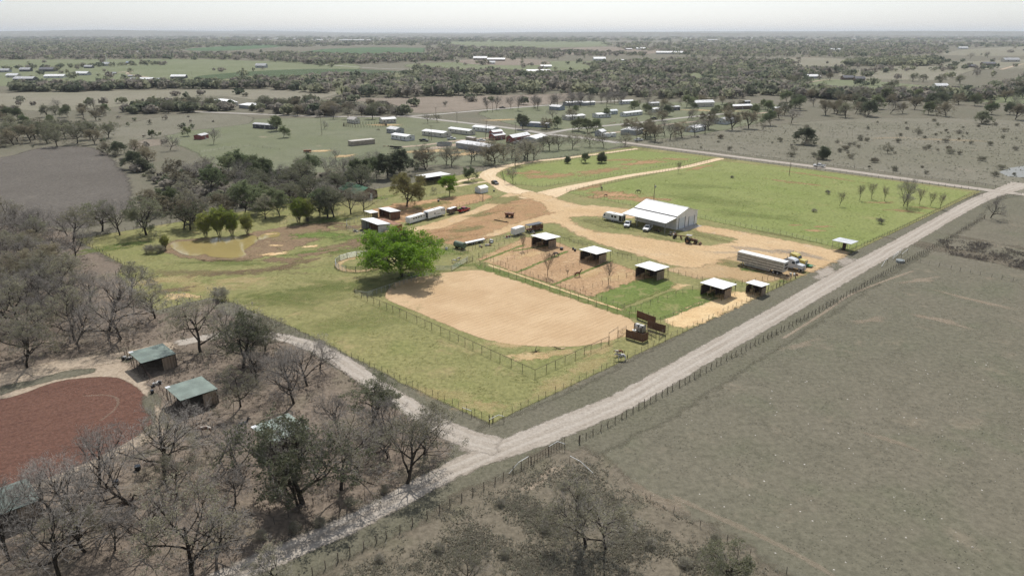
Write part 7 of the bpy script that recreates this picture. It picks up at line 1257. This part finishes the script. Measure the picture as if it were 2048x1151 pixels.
def semi(label, u, v, rz, pm):
    t = thing('semi_truck', label, 'truck', G(u, v), rz, 'semi trucks'); m = MB(); m.span(-3.4, 3.3, -0.45, 0.45, 0.7, 0.95); m.build('chassis', P_black, t)
    m = MB(); m.prism_y([(1.2, 0.9), (3.3, 0.9), (3.4, 1.5), (3.2, 1.95), (1.2, 2.1)], -0.95, 0.95); m.build('hood', pm, t); m = MB(); m.prism_y([(-1.4, 0.9), (1.35, 0.9), (1.35, 2.1), (0.95, 2.9), (0.4, 3.25), (-1.4, 3.4)], -1.15, 1.15); m.build('cab', pm, t)
    m = MB(); m.add([(1.36, -0.95, 2.15), (1.36, 0.95, 2.15), (1.0, 0.9, 2.82), (1.0, -0.9, 2.82), (1.40, -0.95, 2.15), (1.40, 0.95, 2.15), (1.04, 0.9, 2.82), (1.04, -0.9, 2.82)], [(0, 1, 2, 3), (4, 5, 6, 7), (0, 1, 5, 4), (1, 2, 6, 5), (2, 3, 7, 6), (3, 0, 4, 7)]); m.build('windscreen', W_glass, t)
    for s in (-1, 1):
        MB().span(0.1, 0.95, s * 1.15, s * 1.17, 2.05, 2.7).build('side_window', W_glass, t); MB().tube((-1.55, s * 0.95, 0.9), (-1.55, s * 0.95, 3.9), 0.09, 8).build('exhaust_stack', P_rim, t); MB().tube((-1.0, s * 1.05, 0.75), (0.6, s * 1.05, 0.75), 0.32, 10).build('fuel_tank', P_rim, t); MB().span(3.32, 3.42, s * 0.75 - 0.15, s * 0.75 + 0.15, 1.25, 1.5).build('headlight', P_lamp, t); MB().span(2.0, 3.1, s * 0.8, s * 1.15, 1.0, 1.1).build('fender', pm, t)
        wheel(t, 2.5, s * 1.0, 0.5, 0.3); wheel(t, -1.9, s * 0.95, 0.5, 0.55); wheel(t, -3.1, s * 0.95, 0.5, 0.55)
    MB().span(3.36, 3.41, -0.5, 0.5, 1.0, 1.8).build('grille', P_rim, t); MB().span(3.3, 3.5, -1.1, 1.1, 0.45, 0.8).build('bumper', P_rim, t); return t
semi('silver-white semi truck parked behind the livestock trailer', 1585, 538, R(-49), P_silver); semi('pale yellow semi truck behind the silver one', 1590, 528, R(-49), P_yellow)
# green mower, scrap, tractor and other iron
t = thing('rotary_mower', 'green mower deck on the grass beside the trucks', 'mower', G(1616, 533), R(-40)); MB().span(-1.2, 1.2, -1.0, 1.0, 0.35, 0.55).build('deck', P_green, t); MB().box(0, 0, 0.7, 0.5, 0.5, 0.3).build('gearbox', P_green, t); MB().pipe([(1.2, 0.6, 0.5), (2.2, 0, 0.7), (1.2, -0.6, 0.5)], 0.06, 5).build('hitch', P_green, t); [wheel(t, -1.3, s * 0.7, 0.28, 0.18) for s in (-1, 1)]
def scrap(label, u, v, n, cols, size, seed, name='scrap_heap'):
    rng = random.Random(seed); t = thing(name, label, 'scrap', G(u, v), rng.uniform(0, 3))
    for i in range(n):
        m = MB(); x, y = rng.uniform(-size, size), rng.uniform(-size, size) * 0.6
        if i % 3 == 0: m.tube((x, y, 0.1), (x + rng.uniform(-1, 1), y + rng.uniform(-1, 1), rng.uniform(0.1, 0.8)), 0.06, 6)
        elif i % 3 == 1: m.box(x, y, 0.25, rng.uniform(0.5, 1.2), rng.uniform(0.3, 0.8), rng.uniform(0.2, 0.5), rng.uniform(0, 3))
        else: m.tube((x, y, 0), (x, y, rng.uniform(0.3, 0.8)), rng.uniform(0.2, 0.4), 9)
        m.build(['pipe', 'crate', 'drum'][i % 3], cols[i % len(cols)], t)
    return t
scrap('heap of dark scrap behind the livestock trailer\'s right end', 1584, 551, 9, [P_black, P_rust, P_steel], 1.6, 3); scrap('clutter of drums and boxes at the lean-to\'s right corner', 1342, 468, 12, [P_rust, P_steel, W_lumber, P_black], 2.2, 5); scrap('tools and boxes along the lean-to\'s back wall', 1318, 462, 9, [W_lumber, P_black, P_rust], 2.0, 6); scrap('pale sheet scrap in front of the barn\'s right corner', 1352, 465, 5, [P_steel, W_conc], 1.2, 7); scrap('junk drums along the fence by the green tank', 968, 492, 9, [P_black, P_rust, W_conc], 1.8, 8); scrap('junk row of tubs near the white box trailer', 1012, 476, 10, [P_steel, P_black, P_red], 1.8, 9); scrap('scrap between the box trailer and the rusty wagon', 1062, 466, 7, [P_steel, P_rust], 1.6, 10); scrap('dark posts and rods standing in the junk row', 985, 484, 8, [P_black, F_grey], 1.6, 11); scrap('odds and ends in the wire pens', 716, 462, 8, [P_red, P_black, W_conc], 1.6, 12); scrap('tubs on the sandy lane by the green-roofed sheds', 313, 770, 6, [P_steel, P_black], 0.9, 13); scrap('junk beside the uppermost green-roofed shed', 255, 718, 6, [P_black, P_steel], 1.0, 14); scrap('lumber pile on the homes\' lane', 775, 293, 8, [W_lumber, P_rust], 2.5, 15); scrap('yard clutter among the right-hand homes', 1225, 247, 12, [P_steel, P_red, W_lumber], 5, 16); scrap('yard clutter left of the grey gabled house', 1250, 252, 10, [P_black, W_conc], 4, 17)
def tractor(label, u, v, rz, pm):
    t = thing('tractor', label, 'tractor', G(u, v), rz); m = MB(); m.prism_y([(-0.6, 0.9), (2.3, 0.8), (2.4, 1.5), (0.5, 1.7), (-0.6, 1.5)], -0.4, 0.4); m.build('hood', pm, t); m = MB(); m.span(-1.2, 0.2, -0.6, 0.6, 0.8, 1.3); m.build('platform', pm, t)
    for x in (-1.1, 0.15):
        for y in (-0.6, 0.6): MB().tube((x, y, 1.3), (x, y, 2.6), 0.05, 5).build('canopy_post', pm, t)
    MB().span(-1.35, 0.4, -0.8, 0.8, 2.6, 2.7).build('canopy', W_conc, t); MB().box(-0.8, 0, 1.5, 0.5, 0.5, 0.5).build('seat', P_black, t); MB().tube((1.4, 0.2, 1.6), (1.4, 0.2, 2.4), 0.05, 6).build('exhaust', P_black, t)
    for s in (-1, 1): wheel(t, -0.7, s * 0.85, 0.8, 0.45, pm); wheel(t, 1.8, s * 0.75, 0.5, 0.3, pm); MB().pipe([(-0.2, s * 0.55, 1.4), (2.2, s * 0.55, 1.1), (3.1, s * 0.55, 0.5)], 0.08, 5).build('loader_arm', pm, t)
    m = MB(); m.prism_y([(3.0, 0.15), (3.8, 0.1), (3.3, 0.8), (3.0, 0.8)], -0.9, 0.9); m.build('bucket', pm, t); return t
tractor('rusty loader tractor with canopy in front of the barn', 1380, 486, R(-30), P_rust)
t = thing('road_grader', 'rusty towed grader left of the loader tractor', 'grader', G(1362, 478), R(-30)); MB().beam((-2.6, 0, 1.1), (2.2, 0, 1.2), 0.25, 0.3).build('frame', P_rust, t); MB().box(0, 0, 0.6, 0.25, 2.6, 0.6, 0.5).build('blade', P_rust, t); MB().tube((-1.5, 0, 1.2), (-1.5, 0, 2.0), 0.06, 6).build('steering_post', P_rust, t); MB().box(-2.0, 0, 1.5, 0.6, 0.5, 0.5).build('seat', P_rust, t); [wheel(t, x, s * 0.8, 0.5, 0.25, P_rust) for x in (-2.2, 1.9) for s in (-1, 1)]
t = thing('dump_wagon', 'rusty red wagon standing alone by the upper drive', 'wagon', G(1019, 434), R(-20)); m = MB(); m.add([(-1.5, -0.7, 0.8), (1.5, -0.7, 0.8), (1.5, 0.7, 0.8), (-1.5, 0.7, 0.8), (-1.7, -0.95, 1.7), (1.7, -0.95, 1.7), (1.7, 0.95, 1.7), (-1.7, 0.95, 1.7)], [(3, 2, 1, 0), (0, 1, 5, 4), (1, 2, 6, 5), (2, 3, 7, 6), (3, 0, 4, 7), (4, 5, 6, 7)]); m.build('box', W_rust, t); [wheel(t, x, s * 0.7, 0.42, 0.2, P_rust) for x in (-1, 1) for s in (-1, 1)]; MB().tube((1.5, 0, 0.7), (3.0, 0, 0.4), 0.05, 5).build('tongue', W_rust, t)
t = thing('fuel_tank', 'dull green cylindrical tank lying on a stand by the fence', 'tank', (*G(920, 497),), R(-40)); MB().tube((-2.0, 0, 1.35), (2.0, 0, 1.35), 1.0, 18).build('shell', solid('green_tank', (0.13, 0.17, 0.12, 1), 0.5, 0.1, 0.15), t); [MB().span(x - 0.1, x + 0.1, -0.8, 0.8, 0, 0.6).build('saddle', P_rust, t) for x in (-1.3, 1.3)]
t = thing('feed_wagon', 'long white-topped feed wagon beside the green tank', 'wagon', G(950, 487), R(38)); m = MB(); m.prism_x([(-0.7, 0.8), (0.7, 0.8), (0.7, 1.05), (0, 1.3), (-0.7, 1.05)], -4, 3.6); m.build('body', W_wht, t); m = MB(); m.span(-4.2, 3.8, -0.8, 0.8, 0.6, 0.8); m.build('frame', P_black, t); [wheel(t, x, s * 0.8, 0.4, 0.22) for x in (-1.8, -0.8, 2.2) for s in (-1, 1)]; MB().tube((3.8, 0, 0.7), (5.2, 0, 0.9), 0.07, 6).build('tongue', P_black, t)
t = thing('flatbed_wagon', 'dark-roofed hay wagon behind the white box trailer', 'wagon', G(1068, 461), R(38)); MB().span(-3.2, 3.2, -1.2, 1.2, 2.4, 2.5).build('roof', P_black, t); MB().span(-3.2, 3.2, -1.2, 1.2, 0.8, 1.0).build('bed', W_rust, t); [MB().span(x - 0.06, x + 0.06, y - 0.06, y + 0.06, 1.0, 2.4).build('stake', W_rust, t) for x in (-3, 0, 3) for y in (-1.1, 1.1)]; [wheel(t, x, s * 1.0, 0.42, 0.25) for x in (-2.2, 2.2) for s in (-1, 1)]
t = thing('dump_bin', 'rusty red iron bin right of the dark-roofed wagon', 'bin', G(1075, 459), R(38)); [MB().span(*q).build('side', W_rust, t) for q in ((-1.8, 1.8, -1.0, -0.92, 0.3, 1.7), (-1.8, 1.8, 0.92, 1.0, 0.3, 1.7), (-1.8, -1.72, -0.92, 0.92, 0.3, 1.7), (1.72, 1.8, -0.92, 0.92, 0.3, 1.7))]; MB().span(-1.8, 1.8, -0.9, 0.9, 0.2, 0.3).build('floor', W_rust, t); MB().box(0, 0, 1.2, 2.4, 1.2, 0.8, 0.2, (0.6, 0.6)).build('load', W_lumber, t)
t = thing('log', 'long dark pole lying on the dirt by the wagon', 'log', G(1003, 443), R(-35)); MB().tube((-3.2, 0, 0.18), (3.2, 0, 0.16), 0.2, 8, 0.15).build('trunk', W_plankdark, t); MB().tube((1.5, 0, 0.2), (2.1, 0.6, 0.25), 0.08, 6).build('stub', W_plankdark, t)
t = thing('sand_drag', 'fallen dead branch on the arena\'s near end, left', 'branch', G(1070, 704), 0.4); [MB().tube((0, 0, 0.15), (x, y, z), 0.09, 5, 0.04).build('limb', W_plankdark, t) for x, y, z in ((1.4, 0.3, 0.4), (-1.3, 0.1, 0.3), (0.8, 1.0, 1.0), (-0.9, -0.5, 0.6), (1.2, -0.4, 0.2))]
t = thing('sand_drag', 'broken plank and dead branch on the arena\'s near end, right', 'branch', G(1115, 697), 0.1); MB().box(0.8, 0, 0.1, 1.8, 0.4, 0.08, 0.1).build('plank', W_lumber, t); [MB().tube((0, 0, 0.15), (x, y, z), 0.08, 5, 0.04).build('limb', W_plankdark, t) for x, y, z in ((-1.2, 0.3, 0.5), (0.7, -0.4, 0.3), (-0.8, -0.3, 0.8))]
def tub(label, u, v, r, h_, mt, name='water_tub'):
    t = thing(name, label, 'tub', G(u, v)); MB().tube((0, 0, 0), (0, 0, h_), r, 12, r * 1.08).build('wall', mt, t); MB().tube((0, 0, h_ - 0.01), (0, 0, h_ + 0.004), r * 0.98, 12).build('water', W_glass, t); return t
for u, v, lb, r, m_ in [(1123, 499, 'black water tub behind the first loafing shed', 0.55, P_black), (1150, 502, 'black drum beside the second loafing shed', 0.35, P_black), (1146, 499, 'dark tub at the fence of the second run', 0.3, P_black), (893, 499, 'blue-grey tub at the fence bend', 0.4, P_silver), (875, 488, 'pale drum right of the big green tree', 0.4, W_conc), (877, 403, 'black drum in the red paddock', 0.45, P_black), (988, 383, 'black drum on the grass below the buggy', 0.35, P_black), (742, 401, 'white tub on the house lawn', 0.5, W_wht), (232, 968, 'black bucket beside the lower left oaks', 0.45, P_black), (276, 938, 'black bucket below the riding ring', 0.45, P_black), (305, 786, 'black bucket on the grass strip', 0.3, P_black)]: tub(lb, u, v, r, 0.7, m_)
t = thing('stock_tank', 'pale round stock tank below the white gate', 'tank', G(1800, 524)); MB().tube((0, 0, 0), (0, 0, 0.7), 1.2, 16).build('wall', F_grey, t); MB().tube((0, 0, 0.6), (0, 0, 0.705), 1.12, 16).build('water', water_mat('tank_water', (0.2, 0.22, 0.2, 1), 0.05), t)
t = thing('small_trailer', 'small rusty trailer on the far left grass', 'trailer', G(615, 305), 0.3); MB().span(-2.2, 2.2, -0.9, 0.9, 0.5, 1.5).build('body', W_rust, t); [wheel(t, x, s * 0.9, 0.35, 0.2) for x in (-0.5, 0.5) for s in (-1, 1)]
t = thing('tractor_wagon', 'dark flat trailer before the stock ring', 'trailer', G(793, 297), -0.3); MB().span(-4, 4, -1.1, 1.1, 0.7, 1.0).build('bed', P_black, t); MB().span(-4, 4, -1.1, -1.0, 1.0, 1.6).build('side', P_black, t); [wheel(t, x, s * 1.0, 0.4, 0.25) for x in (-1, 0, 1) for s in (-1, 1)]
# ------------------------------------------------------------------ horses, cattle, goats: one skinned body each
def skin_body(name, pts, edges, mat, sub=1):
    me = bpy.data.meshes.new(name); me.from_pydata([p[:3] for p in pts], edges, []); o = bpy.data.objects.new(name, me); COL.objects.link(o)
    m = o.modifiers.new('skin', 'SKIN'); sv = me.skin_vertices[0].data
    for i, p in enumerate(pts): sv[i].radius = (p[3], p[3] * (p[4] if len(p) > 4 else 1)); sv[i].use_root = (i == 0)
    m.use_smooth_shade = True; s = o.modifiers.new('sub', 'SUBSURF'); s.levels = sub; s.render_levels = sub
    dg = bpy.context.evaluated_depsgraph_get(); nm = bpy.data.meshes.new_from_object(o.evaluated_get(dg)); bpy.data.objects.remove(o); nm.materials.clear(); nm.materials.append(mat); nm.name = name; return nm
def quad(neck, k=1.0, barrel=0.3, legs=0.0):
    P = [(0.0, 0, 1.2, barrel), (0.42, 0, 1.2, barrel * 0.93), (0.72, 0, 1.28, barrel * 0.72), (-0.4, 0, 1.2, barrel * 0.95), (-0.75, 0, 1.22, barrel * 0.86)]; E = [(0, 1), (1, 2), (0, 3), (3, 4)]
    last = 2
    for q in neck: P.append(q); E.append((last, len(P) - 1)); last = len(P) - 1
    for s in (-1, 1):
        b = len(P); P += [(0.55, s * 0.17, 0.95, 0.13), (0.56 + legs, s * 0.17, 0.52, 0.062), (0.53 + legs, s * 0.17, 0.15, 0.048), (0.57 + legs, s * 0.17, 0.03, 0.06)]; E += [(1, b), (b, b + 1), (b + 1, b + 2), (b + 2, b + 3)]
        b = len(P); P += [(-0.72, s * 0.18, 0.98, 0.17), (-0.6, s * 0.18, 0.72, 0.11), (-0.82 - legs, s * 0.18, 0.48, 0.062), (-0.76 - legs, s * 0.18, 0.14, 0.048), (-0.72 - legs, s * 0.18, 0.03, 0.06)]; E += [(4, b), (b, b + 1), (b + 1, b + 2), (b + 2, b + 3), (b + 3, b + 4)]
    return P, E
UP = [(0.95, 0, 1.55, 0.16), (1.12, 0, 1.8, 0.12), (1.2, 0, 1.95, 0.1), (1.42, 0, 1.78, 0.085), (1.58, 0, 1.64, 0.06)]; DOWN = [(1.02, 0, 1.1, 0.16), (1.22, 0, 0.75, 0.12), (1.32, 0, 0.5, 0.1), (1.42, 0, 0.28, 0.085), (1.5, 0, 0.1, 0.06)]
COW = [(0.98, 0, 1.3, 0.17), (1.12, 0, 1.38, 0.13), (1.3, 0, 1.3, 0.12), (1.5, 0, 1.12, 0.085)]; COWD = [(1.0, 0, 1.05, 0.17), (1.15, 0, 0.75, 0.13), (1.3, 0, 0.5, 0.12), (1.42, 0, 0.22, 0.085)]
def coat(name, a, b=None, sc=1.4):
    t = NT(name); c = a
    if b: c = t.mix(t.step(t.noise(t.objc(), sc, 2, 0.5), 0.48, 0.54), a, b)
    return t.done(t.bsdf(c, 0.6, 0, None, 0.3))
BODY = {}
def animal(name, label, cat, u, v, rz, pose, mt, hair, size=1.0, horns=0.0, group=None, key=None):
    k = (pose, key or mt.name)
    if k not in BODY: P, E = quad({'up': UP, 'down': DOWN, 'cow': COW, 'cowd': COWD}[pose], 1, 0.31 if pose in ('up', 'down') else 0.34, 0.05 if pose in ('up', 'cow') else 0.0); BODY[k] = skin_body('body', P, E, mt)
    t = thing(name, label, cat, G(u, v), rz, group, size); obj('body', BODY[k], t)
    m = MB(); m.tube((-1.0, 0, 1.25), (-1.12, 0, 0.9), 0.05, 6, 0.08); m.tube((-1.12, 0, 0.9), (-1.08, 0, 0.5), 0.08, 6, 0.03); m.build('tail', hair, t)
    nk = {'up': UP, 'down': DOWN, 'cow': COW, 'cowd': COWD}[pose]
    if pose in ('up', 'down'):
        m = MB()
        for a, b in zip(nk[:2], nk[1:3]): m.beam((a[0] - 0.1, 0, a[2] + a[3] * 0.8), (b[0] - 0.08, 0, b[2] + b[3] * 0.8), 0.06, 0.14)
        m.build('mane', hair, t); hd = nk[2]
    else: hd = nk[1]
    for s in (-1, 1):
        m = MB(); m.tube((hd[0], s * 0.07, hd[2] + 0.05), (hd[0] - 0.03, s * (0.1 if pose in ('up', 'down') else 0.25), hd[2] + 0.2), 0.045, 5, 0.01); m.build('ear', mt, t)
        if horns: m = MB(); m.tube((hd[0] + 0.03, s * 0.08, hd[2] + 0.08), (hd[0] + 0.05, s * horns * 0.7, hd[2] + 0.15), 0.045, 6, 0.035); m.tube((hd[0] + 0.05, s * horns * 0.7, hd[2] + 0.15), (hd[0] + 0.15, s * horns, hd[2] + 0.4), 0.035, 6, 0.01); m.build('horn', W_conc, t)
    return t
A_ch = coat('chestnut_coat', (0.13, 0.05, 0.022, 1)); A_bay = coat('dark_bay_coat', (0.035, 0.02, 0.014, 1)); A_grey = coat('grey_roan_coat', (0.10, 0.10, 0.105, 1), (0.05, 0.05, 0.055, 1), 3); A_paint = coat('brown_white_coat', (0.12, 0.055, 0.03, 1), (0.5, 0.47, 0.42, 1)); A_spot = coat('white_black_coat', (0.62, 0.6, 0.56, 1), (0.03, 0.025, 0.022, 1), 1.7); A_red = coat('red_white_coat', (0.22, 0.09, 0.035, 1), (0.55, 0.5, 0.42, 1), 0.9); A_white = coat('white_coat', (0.6, 0.57, 0.52, 1)); A_hair = coat('dark_mane', (0.02, 0.015, 0.012, 1))
animal('horse', 'chestnut horse standing in the third horse run', 'horse', 1155, 553, R(20), 'up', A_ch, A_hair); animal('horse', 'grey horse standing behind the tall bare tree', 'horse', 1112, 513, R(200), 'down', A_grey, A_hair)
animal('horse', 'dark horse by the paddock\'s left end', 'horse', 1203, 380, R(100), 'up', A_bay, A_hair); animal('horse', 'dark horse grazing right of the other paddock horses', 'horse', 1277, 386, R(180), 'down', A_bay, A_hair); animal('foal', 'small dark foal lying low near the paddock fence', 'horse', 1211, 393, R(10), 'down', A_bay, A_hair, 0.7)
animal('horse', 'dark brown horse in the shade of the lower left oaks', 'horse', 256, 1018, R(40), 'up', A_bay, A_hair); animal('horse', 'brown and white horse beside the middle green-roofed shed', 'horse', 412, 868, R(200), 'down', A_paint, A_hair, 1.1); animal('horse', 'pale-backed horse at the clearing edge right of the brown and white one', 'horse', 486, 858, R(30), 'up', A_grey, A_hair)
animal('longhorn_cow', 'red-brown longhorn cow lying back from the fence, upper of two', 'cow', 1239, 711, R(190), 'cow', A_red, A_hair, 0.95, 0.75); animal('longhorn_cow', 'white and black spotted longhorn cow, lower of two', 'cow', 1243, 720, R(175), 'cow', A_spot, A_hair, 1.05, 0.8)
animal('calf', 'white-sided calf beside the bright pipe panels', 'calf', 908, 525, R(-15), 'cowd', A_white, A_hair, 0.72); animal('calf', 'dark brown calf right of the white one', 'calf', 917, 521, R(20), 'cow', A_paint, A_hair, 0.68)
for i, (u, v) in enumerate([(756, 262), (1462, 195), (1458, 196), (1454, 196), (1466, 195)]): animal('cow', 'dark cow grazing by the %s' % ('log corral' if i == 0 else 'wood behind the right-hand homes, %s from left' % {1454: 'first', 1458: 'second', 1462: 'third', 1466: 'fourth'}[u]), 'cow', u, v, R(10 + 40 * i), 'cowd', A_bay, A_hair, 1.0, group='far cattle')
